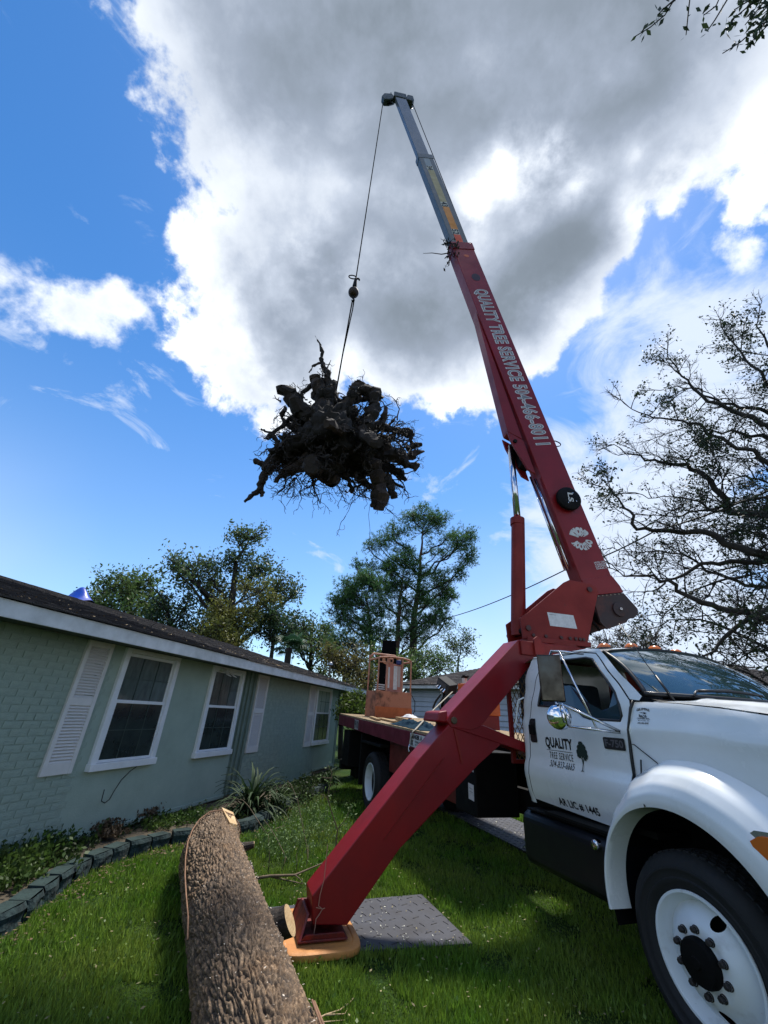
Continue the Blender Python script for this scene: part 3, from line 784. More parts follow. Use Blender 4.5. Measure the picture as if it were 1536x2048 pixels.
# front face, grille, headlamps (outside the picture)
MB().grid(lambda u, v: (1.21-.05*(2*u-1)**4, (2*u-1)*.80, .80+v*.82), 12, 10).build('nose_front', m_body, truck, smooth=True)
gr = MB()
for k in range(7): gr.box(1.215, 1.235, -.42, .42, 1.0+k*.07, 1.03+k*.07)
gr.build('grille', m_chr, truck)
MB().box(1.22, 1.42, -1.12, 1.12, .50, .80).build('bumper', m_chr, truck, bevel=.04)
# wheel-arch flares
def flare(sg, cx, cz, name):
    ROUT = [(-8,.93),(40,.95),(75,.925),(92,.905),(108,.86),(125,.765),(140,.70),(155,.668),(180,.660),(200,.66)]
    YO = [(-8,1.0),(92,.985),(125,.99),(150,1.00),(200,1.02)]
    def ff(u, v):
        th = -6+u*(186+6); ro = interp(th, ROUT); a = math.radians(th)
        ri = .625-.035*max(0, (th-120)/60)
        prof = [(0,0.0),(.10,.30),(.28,.66),(.50,.88),(.72,.98),(.88,1.0),(1.0,.97)]
        if v < .82:
            k = v/.82; R = ro+(ri-ro)*k; y = lerp_tab(k, prof); y = interp(th, YO)+(1.215-interp(th, YO))*y
        else:
            k = (v-.82)/.18; R = ri-.010*k; y = 1.208-.17*k
        if cx+R*math.cos(a) > .62: y -= .26*((cx+R*math.cos(a)-.62)/.62)**2
        return (cx+R*math.cos(a), sg*y, cz+R*math.sin(a))
    return MB().grid(ff, 60, 22).build(name, m_body, truck, auto=50)
fl_ = flare(-1, *AC, 'fender_flare'); flare(1, *AC, 'fender_flare')
edge([(-.245,-1.005,1.50),(-.215,-1.06,1.415),(-.17,-1.13,1.345),(-.12,-1.195,1.28),(-.10,-1.212,1.235)], .006, 'seam', m_dk, fl_)
edge([(-.300,-1.000,1.60),(-.285,-.999,1.60),(-.13,-.992,1.50),(-.09,-.995,1.475)], .004, 'seam', m_dk, fl_)
edge([(-.342,-1.000,1.34),(-.335,-1.001,1.50),(-.318,-.995,1.70),(-.28,-.968,1.86),(-.262,-.945,1.915)], .0095, 'seam', m_dk, hp)
# inner arch liner and chassis
ch = MB(); ch.box(-9.0, 1.15, -.46, -.36, .72, .98).box(-9.0, 1.15, .36, .46, .72, .98)
for x in (-8.6,-7.2,-5.6,-4.2,-2.9,-1.2,.3,1.0): ch.box(x, x+.12, -.36, .36, .76, .94)
ch.build('chassis', m_blk, truck)
li = MB(); li.grid(lambda u, v: (AC[0]+.66*math.cos(-.1+u*3.5), -1.12+v*.75, AC[1]+.66*math.sin(-.1+u*3.5)), 30, 2); li.box(-.62,.7,-.60,-.46,.5,1.6); li.box(-.62,.7,.46,.60,.5,1.6)
li.build('arch_liner', m_blk, truck)
li = MB(); li.grid(lambda u, v: (AC[0]+.66*math.cos(-.1+u*3.5), 1.12-v*.75, AC[1]+.66*math.sin(-.1+u*3.5)), 30, 2); li.build('arch_liner', m_blk, truck)
MB().box(-.5, 1.05, -.46, .46, .9, 1.75).build('engine', m_blk, truck)
# turn signal and headlamp on the front corner
sgp = [(.50,1.205),(.56,1.245),(.70,1.255),(.84,1.235),(.90,1.16),(.86,1.08),(.72,1.02),(.60,1.05),(.53,1.12)]
def sy(x, z): return 1.155-.26*max(0, (x-.62)/.62)**2-.25*(x-.5)**2
for sg in (-1, 1):
    bz = panel(sgp, [], lambda u, v: (u, sg*(sy(u, v)+.03), v), .05).build('signal_bezel', m_chr, truck, smooth=True)
    c0 = (.70,1.14)
    panel([(c0[0]+(u-c0[0])*.84, c0[1]+(v-c0[1])*.80) for u, v in sgp], [], lambda u, v: (u, sg*(sy(u, v)+.045), v), .05).build('signal_lens', m_amb, bz, smooth=True)
# door details
def dsurf(u, v, o=.003): return (u, -(ys(u, v)+o), v)
hd = panel([(-1.565,1.545),(-1.555,1.735),(-1.54,1.75),(-1.475,1.75),(-1.462,1.735),(-1.458,1.545),(-1.47,1.53),(-1.55,1.53)], [], lambda u, v: dsurf(u, v, .006), .05).build('door_handle', m_dk, door)
MB().hull8([(-1.545,-1.012,1.60),(-1.48,-1.012,1.60),(-1.48,-1.03,1.60),(-1.545,-1.03,1.60)], [(-1.545,-1.012,1.69),(-1.48,-1.012,1.69),(-1.48,-1.03,1.69),(-1.545,-1.03,1.69)]).build('pull', m_blk, hd, bevel=.006)
lettering('lettering', 'QUALITY', dsurf, -1.335, -.975, 1.492, 1.588, m_ink, door, .042, 1.10)
MB().add([dsurf(-1.33,1.484), dsurf(-.978,1.484), dsurf(-.978,1.480), dsurf(-1.33,1.480)], [(0,1,2,3)]).build('rule_line', m_ink, door)
lettering('lettering', 'TREE SERVICE', dsurf, -1.295, -.978, 1.412, 1.468, m_ink, door, .004, 1.15)
lettering('lettering', '504-833-6665', dsurf, -1.285, -.965, 1.346, 1.398, m_ink, door, .004, 1.15)
lettering('lettering', 'AR LIC # 1445', lambda u, v: dsurf(u, v), -1.24, -.76, 1.045, 1.105, m_ink, door, .03)
bd = panel([(-.585,1.555),(-.585,1.625),(-.575,1.635),(-.372,1.635),(-.365,1.625),(-.37,1.555),(-.38,1.548),(-.575,1.548)], [], lambda u, v: dsurf(u, v, .008), .05).build('badge', m_dk, door, smooth=True)
lettering('badge_lettering', 'F-750', lambda u, v: dsurf(u, v, .011), -.565, -.385, 1.567, 1.618, mat('grey_print', (.10,.10,.115), .4), door, .03)
# little tree emblem: round clumps over a forked trunk
em = MB()
def disc(cx, cz, r, k=12):
    o = [(cx+r*math.cos(2*PI*i/k)*(1+.18*math.sin(i*2.7)), cz+r*math.sin(2*PI*i/k)*(1+.18*math.cos(i*3.1))) for i in range(k)]
    em.add([dsurf(a, b, .003+.0004*len(em.f)) for a, b in o], [tuple(range(k))])
for cx, cz, r in ((-.862,1.555,.030),(-.885,1.525,.030),(-.838,1.530,.032),(-.905,1.495,.022),(-.868,1.505,.030),(-.825,1.500,.030),(-.888,1.468,.020),(-.812,1.470,.022),(-.85,1.475,.022),(-.825,1.450,.016),(-.905,1.47,.014)): disc(cx, cz, r)
for P in ([(-.862,1.355),(-.858,1.41),(-.872,1.45),(-.89,1.47)], [(-.858,1.41),(-.845,1.45),(-.825,1.46)], [(-.860,1.40),(-.862,1.47)]):
    for (a, b), (c2, d) in zip(P, P[1:]): em.add([dsurf(a-.004, b, .004), dsurf(a+.004, b, .004), dsurf(c2+.003, d, .004), dsurf(c2-.003, d, .004)], [(0,1,2,3)])
em.add([dsurf(-.885,1.352,.004), dsurf(-.835,1.352,.004), dsurf(-.858,1.360,.004)], [(0,1,2)])
em.build('tree_emblem', mat('dark_green_print', (.006,.020,.012), .6), door)
def hsurf(u, v, o=.003): return (u, -(yh(u, v)+o), v)
GX0, GX1 = -.232, -.118
lettering('lettering', 'GIUFFRE', hsurf, GX0, GX1, 1.835, 1.852, m_ink, hp, .03, bend=.55)
lettering('lettering', 'BROS.', hsurf, -.213, -.143, 1.797, 1.815, m_ink, hp, .03, bend=-.4)
MB().add([hsurf(-.213,1.824), hsurf(-.178,1.833), hsurf(-.178,1.829), hsurf(-.195,1.825), hsurf(-.172,1.833), hsurf(-.138,1.826), hsurf(-.172,1.829), hsurf(-.178,1.815), hsurf(-.190,1.821), hsurf(-.172,1.815), hsurf(-.145,1.822), hsurf(-.178,1.820)], [(0,1,2,3),(4,5,6),(7,8,11),(9,10,6)]).build('emblem', m_ink, hp)
lettering('lettering', 'CRANES, INC.', hsurf, GX0, GX1, 1.778, 1.790, m_ink, hp, .02)
lettering('lettering', 'MILWAUKEE, WIS.', hsurf, GX0+.008, GX1-.008, 1.765, 1.773, m_ink, hp, .01)
lettering('lettering', '414-764-9200', hsurf, GX0+.006, GX1-.010, 1.748, 1.759, m_ink, hp, .02)
# seats, wheel and dash inside
st = MB(); st.box(-1.45, -.95, -.80, -.15, 1.35, 1.5).box(-1.55, -1.38, -.80, -.15, 1.4, 2.12).box(-1.45, -.95, .15, .80, 1.35, 1.5).box(-1.55, -1.38, .15, .80, 1.4, 2.12)
st.build('seat', mat('seat_cloth', (.020,.035,.05), .9, var=.4), truck, bevel=.04)
MB().box(-.60, -.15, -.88, .88, 1.45, 1.83).build('dashboard', m_dk, truck, bevel=.03)
edge([(-.80+.05*math.sin(a), .45+.19*math.cos(a), 1.85+.18*math.sin(a)) for a in [2*PI*i/20 for i in range(21)]], .014, 'steering_wheel', m_dk, truck)
# mirrors on a braced frame, both sides
for sg in (-1, 1):
    y = 1.34*sg
    mr_ = MB().box(-.815, -.785, y-.10 if sg > 0 else y-.10, y+.10, 1.88, 2.27)
    mr_ = MB(); mr_.hull8([(-.80,y+sg*.075,1.885),(-.675,y-sg*.085,1.885),(-.695,y-sg*.10,1.885),(-.82,y+sg*.06,1.885)], [(-.80,y+sg*.075,2.285),(-.675,y-sg*.085,2.285),(-.695,y-sg*.10,2.285),(-.82,y+sg*.06,2.285)])
    arm = MB()
    arm.tube([(-.73,sg*.93,2.33),(-.73,sg*1.20,2.325),(-.80,sg*1.24,2.33),(-.83,sg*1.235,2.30),(-.83,sg*1.235,1.89),(-.80,sg*1.25,1.865),(-.60,sg*1.36,1.862)], .012, 8)
    arm.tube([(-.60,sg*1.36,1.862),(-.36,sg*1.035,1.685)], .012, 8).tube([(-.60,sg*1.36,1.862),(-.605,sg*1.33,1.70)], .011, 8)
    arm.tube([(-.605,sg*1.33,1.70),(-.36,sg*1.035,1.675)], .010, 8).tube([(-.72,sg*1.22,2.325),(-.47,sg*1.16,1.69)], .009, 8)
    am = arm.build('mirror_arm', m_chr, truck, smooth=True)
    mr_.build('mirror', mat('mirror_back', (.085,.070,.060), .18, metal=1.0, col2=(.03,.024,.02), scale=6), am, bevel=.02, seg=3)  # chrome back tinted dark brown, its reflection put into the colour
    cx, cy, cz = -.70, sg*1.33, 1.765
    n1 = V(.80, sg*.60*1.0, .0).normalized(); a1 = V(-n1.y, n1.x, 0)
    MB().lathe([(.0005,.032),(.035,.028),(.07,.018),(.095,.003),(.10,-.004),(.096,-.014),(.0005,-.016)], lambda a, b, h: tuple(V(cx,cy,cz)+a1*a+V(0,0,b)+n1*h), 24).build('round_mirror', mat('convex_chrome', (.75,.76,.80), .08, metal=1.0), am, smooth=True)
    MB().tube([(cx,cy,cz+.04),(cx+.0,cy,1.865)], .012, 8).build('mirror_clamp', m_dk, am)
# grab handle behind the door
edge([(-1.70,-.93,1.96),(-1.74,-.985,1.93),(-1.79,-1.01,1.70),(-1.765,-.98,1.66)], .010, 'grab_handle', m_body, truck)
# fuel tank with step and cap
tk = MB().box(-1.70, -.56, -1.12, -.60, .52, .95).build('fuel_tank', mat('tank_black', (.005,.007,.010), .38, var=.4, scale=5, spec=.35), truck, bevel=.09, seg=5)
MB().box(-1.60, -.60, -1.10, -.84, .952, .966).build('step_plate', m_blk, tk, bevel=.004)
MB().box(-1.3, -.58, -1.12, -.92, .972, .992).build('step_edge', m_blk, tk)
MB().lathe([(.0005,.03),(.03,.03),(.036,.02),(.036,-.02)], lambda a, b, h: (-.70+a, -1.125-h, .885+b), 16).build('filler_cap', m_chr, tk, smooth=True)
# wheels
def wheel(x, sg, yface, front, dual=False):
    fn = lambda a, b, h: (x+a, sg*(yface+h), .50+b)
    prof = [(.305,-.025),(.325,-.002),(.35,.010),(.36,.017),(.37,.017),(.375,.012),(.41,.016),(.415,.021),(.425,.021),(.43,.014),(.462,.006),(.488,-.018),(.503,-.050),(.506,-.14),(.503,-.23),(.488,-.262),(.44,-.285),(.34,-.28),(.305,-.255)]
    ty = MB().lathe(prof, fn, 64)
    w = MB().lathe([(.316,-.004),(.314,.006),(.300,.006),(.292,-.004),(.285,-.030),(.272,-.05),(.262,-.075)] if front else [(.316,-.004),(.314,.006),(.300,.006),(.292,-.004),(.285,-.030),(.268,-.06),(.262,-.15)], fn, 56)
    rim = w.build('wheel', m_wheel, truck, auto=40)
    t_ = ty.build('tyre', m_rub, rim, auto=40)
    tr = MB()
    for k in range(60):                                     # tread lugs
        a = 2*PI*k/60
        for j in range(4):
            h0 = -.06-j*.05; a0 = a+(j % 2)*.05
            c1, s1, c2, s2 = math.cos(a0), math.sin(a0), math.cos(a0+.075), math.sin(a0+.075)
            tr.hull8([fn(.500*c1,.500*s1,h0), fn(.500*c2,.500*s2,h0), fn(.500*c2,.500*s2,h0-.04), fn(.500*c1,.500*s1,h0-.04)], [fn(.512*c1,.512*s1,h0), fn(.512*c2,.512*s2,h0), fn(.512*c2,.512*s2,h0-.04), fn(.512*c1,.512*s1,h0-.04)])
    tag(tr.build('tread', m_rub, rim), kind='stuff')
    HT = [(0,.022),(.170,.022),(.180,.016),(.205,-.012),(.235,-.050),(.262,-.075)] if front else [(0,-.155),(.12,-.155),(.17,-.148),(.20,-.140),(.262,-.150)]
    circ = lambda r, n=40, cx=0, cy=0: [(cx+r*math.cos(2*PI*i/n), cy+r*math.sin(2*PI*i/n)) for i in range(n)]
    hh = []
    for k in range(5 if front else 2):
        a = math.radians(62+k*(72 if front else 180)) if front else math.radians(20+180*k); hh.append([(.226*math.cos(a)+.034*math.cos(q)*math.cos(a)-.030*math.sin(q)*math.sin(a)*1.15, .226*math.sin(a)+.034*math.cos(q)*math.sin(a)+.030*math.sin(q)*math.cos(a)*1.15) for q in [2*PI*i/16 for i in range(16)]])
    if front: hh = [hh[0], hh[3]]
    panel(circ(.262, 56), [circ(.095, 28)]+hh, lambda u, v: fn(u, v, lerp_tab(math.hypot(u, v), HT)), .03).build('wheel_disc', m_wheel, rim, auto=50)
    MB().lathe([(.31,-.13),(.0005,-.13)], fn, 24).build('wheel_back', m_blk, rim)
    hb = MB().lathe([(.112,HT[0][1]-.02),(.110,HT[0][1]+.030),(.100,HT[0][1]+.050),(.030,HT[0][1]+.058),(.026,HT[0][1]+.066),(.0005,HT[0][1]+.066)] , fn, 32).build('hub', m_blk, rim, auto=40)
    nut = None
    for k in range(10):
        a = 2*PI*(k+.5)/10; cx, cy = .1430*math.cos(a), .1430*math.sin(a)
        if nut is None:
            b = MB(); b.lathe([(.021,0),(.021,.006),(.0175,.008)], lambda p, q, h: (p, sg*h, q), 16); b.lathe([(.0165,.008),(.0165,.032),(.012,.037),(.0005,.037)], lambda p, q, h: (p, sg*h, q), 6)
            nut = b.build('lug_nut', mat('rusty_nut', (.030,.024,.022), .6, var=.4, scale=30), rim); o = nut
        else:
            o = bpy.data.objects.new('lug_nut', nut.data); COL.objects.link(o); o.parent = rim
        o.location = fn(cx, cy, HT[0][1])
    return rim
wheel(0, -1, 1.085, True); wheel(0, 1, 1.085, True)
for sg in (-1, 1):
    wheel(-6.56, sg, 1.16, False)
    o = MB().lathe([(.305,-.025),(.34,.0),(.44,.010),(.49,-.02),(.505,-.05),(.505,-.23),(.44,-.285),(.30,-.26)], lambda a, b, h: (-6.56+a, sg*(.82+h), .5+b), 40).build('inner_tyre', m_rub, truck, auto=40)
MB().tube([(-6.56,-1.0,.5),(-6.56,1.0,.5)], .09, 12).tube([(0,-1.0,.45),(0,1.0,.45)], .06, 12).build('axle', m_blk, truck)
# flat bed: side rails, cross boards
def zb(x): return 1.455+(-3.5-x)*.0295
m_rail = mat('rail_paint', (.16,.010,.025), .5, col2=(.09,.008,.016), scale=4, spec=.3, wear=((.05,.02,.015), 9, .62, .70))
m_board = mat('deck_board', (.34,.25,.14), .85, col2=(.20,.14,.08), scale=4, bump=.5, bscale=20, island=.2, stretch=(6,1,6))
BX0, BX1 = -9.35, -2.95
for sg in (-1, 1):
    r = MB(); r.hull8([(BX0,sg*1.20,zb(BX0)-.23),(BX1,sg*1.20,zb(BX1)-.23),(BX1,sg*1.245,zb(BX1)-.23),(BX0,sg*1.245,zb(BX0)-.23)], [(BX0,sg*1.20,zb(BX0)),(BX1,sg*1.20,zb(BX1)),(BX1,sg*1.245,zb(BX1)),(BX0,sg*1.245,zb(BX0))])
    rail = r.build('bed_rail', m_rail, truck, bevel=.006)
    if sg < 0: rail0 = rail
MB().box(BX0-.03, BX0+.01, -1.24, 1.24, zb(BX0)-.26, zb(BX0)-.002).build('bed_end', m_blk, truck); MB().box(BX1-.01, BX1+.04, -1.24, 1.24, zb(BX1)-.23, zb(BX1)+.002).build('bed_end', m_blk, truck)
nb = 32; bwid = (BX1-BX0)/nb
for k in range(nb):
    x0 = BX0+k*bwid+.004; x1 = x0+bwid-.010; d0 = rnd.uniform(-.004, .004)
    MB().hull8([(x0,-1.235,zb(x0)+.002),(x1,-1.235,zb(x1)+.002),(x1,1.235,zb(x1)+.002),(x0,1.235,zb(x0)+.002)], [(x0,-1.235+d0,zb(x0)+.034+d0*.5),(x1,-1.235+d0,zb(x1)+.034),(x1,1.235,zb(x1)+.034),(x0,1.235,zb(x0)+.034)]).build('board', m_board, truck)
xm = MB()
for k in range(16): x = BX0+.2+k*.4; xm.box(x, x+.07, -1.19, 1.19, zb(x)-.14, zb(x)-.01)
xm.build('cross_member', m_blk, truck)
MB().box(-9.1, BX1, -.5, -.38, .98, 1.22).build('sub_frame', m_blk, truck); MB().box(-9.1, BX1, .38, .5, .98, 1.22).build('sub_frame', m_blk, truck)
m_rail2 = mat('locker_red', (.17,.012,.008), .5, col2=(.09,.008,.006), scale=3)
MB().hull8([(-5.85,-1.02,.76),(-3.02,-1.02,.70),(-3.02,-.5,.70),(-5.85,-.5,.76)], [(-5.85,-1.02,1.28),(-3.02,-1.02,1.2),(-3.02,-.5,1.2),(-5.85,-.5,1.28)]).build('side_locker', m_rail2, truck, bevel=.01)
for nm_, bx_ in (('mudguard', (-7.25,-5.88,-1.20,-.75,1.13,1.18)), ('mud_flap', (-7.30,-7.22,-1.19,-.6,.35,1.3)), ('mud_flap', (-7.30,-7.22,.6,1.19,.35,1.3)), ('rear_box', (-8.9,-8.3,-1.18,-.5,.55,1.30)), ('rear_box', (-8.9,-8.3,.5,1.18,.55,1.3)), ('rear_bumper', (-9.25,-9.0,-1.15,1.15,.42,.62)), ('tow_beam', (-8.7,-8.5,-.9,.9,.3,.5))):
    MB().box(*bx_).build(nm_, m_blk, truck, bevel=.01)  # black colour also stands for the deep shade under the bed
tb = MB().box(-3.02, -2.50, -1.13, -.55, .70, 1.36).build('battery_box', m_blk, truck, bevel=.015)
MB().box(-3.0, -1.9, .1, .85, .72, 1.30).build('hydraulic_tank', m_blk, truck, bevel=.02)
def plate_decal(name, q, m, parent, txt=None, m2=None):
    """sticker on four corners TL, TR, BR, BL, with lines of print"""
    q = [Vector(p) for p in q]; o = MB().add([tuple(p) for p in q], [(0,1,2,3)]).build(name, m, parent)
    nrm = (q[1]-q[0]).cross(q[3]-q[0]).normalized()
    cen = sum(q, Vector())/4
    if nrm.dot(TI @ CAMPOS-cen) < 0: nrm = -nrm
    for (s, u0, u1, v0, v1, b) in (txt or []):
        lettering('print', s, lambda u, v: tuple((q[3].lerp(q[2], u)).lerp(q[0].lerp(q[1], u), v)+nrm*.003), u0, u1, v0, v1, m2 or m_ink, parent, b)
    return o
yy = -1.137
plate_decal('warning_decal', [(-2.72,yy,1.33),(-2.53,yy,1.33),(-2.53,yy,1.14),(-2.72,yy,1.16)], m_wht, tb, [('A', .1,.3,.2,.6,.02),('—', .4,.9,.7,.75,.0)])
plate_decal('paper_decal', [(-2.67,yy,1.02),(-2.54,yy,1.01),(-2.54,yy,.85),(-2.67,yy,.86)], m_wht, tb, [('—', .2,.8,.7,.72,0),('—', .2,.8,.5,.52,0)])
ry = -1.249
plate_decal('number_decal', [(-7.72,ry,zb(-7.7)-.02),(-7.38,ry,zb(-7.4)-.02),(-7.38,ry,zb(-7.4)-.21),(-7.72,ry,zb(-7.7)-.21)], m_wht, rail0, [('1910', .06,.94,.1,.9,.05)])
plate_decal('warning_decal', [(-4.28,ry,zb(-4.3)-.015),(-3.60,ry,zb(-3.6)-.015),(-3.60,ry,zb(-3.6)-.20),(-4.28,ry,zb(-4.3)-.20)], m_wht, rail0, [('DANGER', .05,.55,.62,.92,.05),('A', .6,.68,.62,.92,.05),('STAND CLEAR', .30,.75,.35,.5,.02),('OF LOAD', .30,.60,.12,.27,.02),('X', .06,.2,.1,.5,.03)])
# mesh guard behind the cab
gd = MB(); gx = -1.95
gd.box(gx-.02, gx+.02, -.98, -.94, 1.3, 2.36).box(gx-.02, gx+.02, .94, .98, 1.3, 2.36).box(gx-.02, gx+.02, -.94, .94, 2.32, 2.36).box(gx-.02, gx+.02, -.94, .94, 1.3, 1.34)
gdo = gd.build('guard_frame', m_red2, truck)
ms = MB(); n = 30
for k in range(-17, 34):
    y0 = -.94+k*.06
    for s in (1, -1):
        a = V(gx, y0 if s > 0 else y0, 1.34); b = V(gx, y0+s*.98*.55, 2.32)
        lo, hi = -.94, .94
        def clip(P, Q):
            t0, t1 = 0, 1
            for b0, sg_ in ((lo, 1), (hi, -1)):
                dP = (P.y-b0)*sg_; dQ = (Q.y-b0)*sg_
                if dP < 0 and dQ < 0: return None
                if dP < 0: t0 = max(t0, dP/(dP-dQ))
                if dQ < 0: t1 = min(t1, dP/(dP-dQ))
            return (P.lerp(Q, t0), P.lerp(Q, t1)) if t0 < t1 else None
        c_ = clip(a, b)
        if c_: ms.tube(c_, .0045, 4, cap=False)
tag(ms.build('guard_mesh', mat('mesh_metal', (.25,.14,.035), .6, var=.5, scale=4), gdo), kind='stuff')
# ------------------------------------------------------------------ outrigger frame and legs, both sides
XF, XB = -1.75, -2.07
def xp(poly, x0, x1, name, m, parent, sg, bevel=.008):
    return MB().prism([(sg*u, v) for u, v in poly], lambda u, v, d: (d, u, v), x0, x1).build(name, m, parent, bevel=bevel)
for sg in (1, -1):                                           # outlines carry the near side sign
    k = sg
    arm = xp([(-.90,2.60),(-.45,2.60),(-.50,2.50),(-.76,2.32),(-1.15,1.95),(-1.48,1.64),(-1.60,1.60),(-1.83,1.62),(-1.885,1.68),(-1.82,1.765)], XF, XB, 'outrigger_arm', m_red, truck, k)
    xp([(-1.62,1.672),(-1.44,1.655),(-1.01,1.535),(-.40,1.38),(-.40,1.27),(-1.02,1.44),(-1.80,1.615)], XF-.004, XB+.004, 'cross_rail', m_red, truck, k)
    xp([(-.52,2.42),(-.52,1.36),(-.40,1.36),(-.40,2.42)], XF-.03, XB+.03, 'frame_post', m_red, truck, k)
    leg = xp([(-1.60,1.70),(-1.84,1.655),(-2.18,1.33),(-3.115,.345),(-3.085,.17),(-2.80,.15),(-2.36,.63),(-1.52,1.29),(-1.18,1.52),(-1.30,1.60)], XF-.012, XB+.012, 'outrigger_leg', m_red, truck, k)
    rb_ = MB()
    for A_, B_ in (((-1.93,1.33),(-2.52,.70)),):
        rb_.hull8([(XF-.016,k*A_[0],A_[1]),(XF-.016,k*B_[0],B_[1]),(XF-.016,k*(B_[0]+.02),B_[1]+.015),(XF-.016,k*(A_[0]+.02),A_[1]+.015)], [(XF-.002,k*A_[0],A_[1]),(XF-.002,k*B_[0],B_[1]),(XF-.002,k*(B_[0]+.012),B_[1]+.009),(XF-.002,k*(A_[0]+.012),A_[1]+.009)])
    rb_.hull8([(XF-.016,k*-1.80,1.60),(XF-.016,k*-1.72,1.30),(XF-.016,k*-1.70,1.30),(XF-.016,k*-1.77,1.60)], [(XF+.0,k*-1.80,1.60),(XF+.0,k*-1.72,1.30),(XF+.0,k*-1.70,1.30),(XF+.0,k*-1.77,1.60)])
    rb_.build('weld_rib', m_red2, leg)
    # side cap over the hinge with pin
    cp = MB().hull8([(XF-.02,k*-1.86,1.655),(XB-.06,k*-1.86,1.655),(XB-.06,k*-1.99,1.665),(XF-.02,k*-1.99,1.665)], [(XF-.02,k*-1.86,1.775),(XB-.06,k*-1.86,1.775),(XB-.06,k*-1.96,1.755),(XF-.02,k*-1.96,1.755)]).build('hinge_cap', m_red, truck, bevel=.015)
    MB().lathe([(.034,0),(.034,.016),(.028,.02),(.0005,.02)], lambda a, b, h: (XF+.0+h, k*-1.80+a, 1.685+b), 16).build('hinge_pin', mat('pin_steel', (.12,.085,.05), .5, metal=.6, var=.5), cp, smooth=False, auto=30)
    # foot: welded shoe
    ft = MB(); ft.hull8([(-1.71,k*-3.20,.085),(-2.14,k*-3.20,.085),(-2.14,k*-2.80,.085),(-1.71,k*-2.80,.085)], [(-1.71,k*-3.20,.10),(-2.14,k*-3.20,.10),(-2.14,k*-2.80,.10),(-1.71,k*-2.80,.10)])
    ft.hull8([(-1.712,k*-3.19,.10),(-1.73,k*-3.19,.10),(-1.73,k*-2.81,.10),(-1.712,k*-2.81,.10)], [(-1.70,k*-3.14,.135),(-1.72,k*-3.14,.135),(-1.72,k*-2.84,.135),(-1.70,k*-2.84,.135)])
    ft.hull8([(-2.12,k*-3.20,.10),(-2.14,k*-3.20,.10),(-2.14,k*-2.80,.10),(-2.12,k*-2.80,.10)], [(-2.12,k*-3.16,.22),(-2.14,k*-3.16,.22),(-2.14,k*-2.84,.22),(-2.12,k*-2.84,.22)])
    ft.hull8([(-1.69,k*-3.20,.10),(-2.13,k*-3.20,.10),(-2.13,k*-3.18,.10),(-1.69,k*-3.18,.10)], [(-1.76,k*-3.14,.24),(-2.08,k*-3.14,.24),(-2.08,k*-3.12,.24),(-1.76,k*-3.12,.24)])
    ft.build('foot', mat('foot_red', (.20,.014,.012), .55, col2=(.05,.012,.010), scale=8, bump=.2), truck, bevel=.004)
MB().box(XB-.03, XF+.03, -.89, .89, 2.43, 2.592).build('frame_top', m_red2, truck, bevel=.01)
MB().box(XB-.30, XB-.05, -.5, .5, .98, 2.43).build('pedestal', m_blk, truck)
lug = MB().prism([(-1.0,2.44),(-1.0,2.62),(-.93,2.66),(-.86,2.62),(-.80,2.5),(-.82,2.44)], lambda u, v, d: (d, u*.72, v), XF+.032, XF+.06).build('lifting_lug', m_red2, truck, bevel=.004)
# ------------------------------------------------------------------ crane: turret, boom, cylinder, winch
CM = TM @ V(-2.15, 0, 0)
_l = at_dist(690, 780, 5.3); CB = V(_l.x-CM.x, _l.y-CM.y, 0).normalized(); CN = V(-CB.y, CB.x, 0)
if CN.y < 0: CN = -CN
def cr(b, v, z): return tuple(TI @ (CM+CB*b+CN*v+V(0, 0, z)))
def cp_(poly, v0, v1, name, m, parent, bevel=.006): return MB().prism(poly, lambda u, w, d: cr(u, d, w), v0, v1).build(name, m, parent, bevel=bevel)
MB().lathe([(.36,2.59),(.36,2.635),(.30,2.635)], lambda a, b, h: cr(a+.1, b-.05, h), 40, close=True).build('slewing_ring', m_red2, truck)
tp_poly = [(.64,2.66),(.655,2.92),(.54,3.00),(-.04,3.47),(-.13,3.515),(-.44,3.49),(-.52,3.45),(-.535,3.38),(-.24,2.66)]
for v0 in (-.335, .10):
    pl_ = cp_(tp_poly, v0, v0+.03, 'turret_plate', m_red2, truck)
    if v0 < 0: tplate = pl_
cp_([(.60,2.62),(.60,2.68),(-.26,2.68),(-.26,2.62)], -.38, .20, 'turret_base', m_red2, truck)
cp_([(-.20,2.69),(-.16,2.69),(-.30,3.2),(-.34,3.2)], -.30, .10, 'turret_web', m_red2, truck)
bo = MB()
for b in (.50,.33,.12,.0,-.08,-.14,-.19): bo.lathe([(.022,0),(.022,.016),(.0005,.018)], lambda a, c, h: cr(b+a, -.337-h, 2.715+c), 6)
bo.lathe([(.035,0),(.035,.02),(.0005,.022)], lambda a, c, h: cr(-.40+a, -.337-h, 3.40+c), 12); bo.lathe([(.035,0),(.035,.02),(.0005,.022)], lambda a, c, h: cr(.56+a, -.337-h, 2.80+c), 12)
bo.build('bolts', mat('dark_bolt', (.05,.012,.010), .5), tplate)
plate_decal('load_chart', [cr(.27,-.338,3.03), cr(-.10,-.338,3.02), cr(-.125,-.338,2.845), cr(.25,-.338,2.855)], m_wht, tplate, [('—', .05,.30,.84,.86,0)])
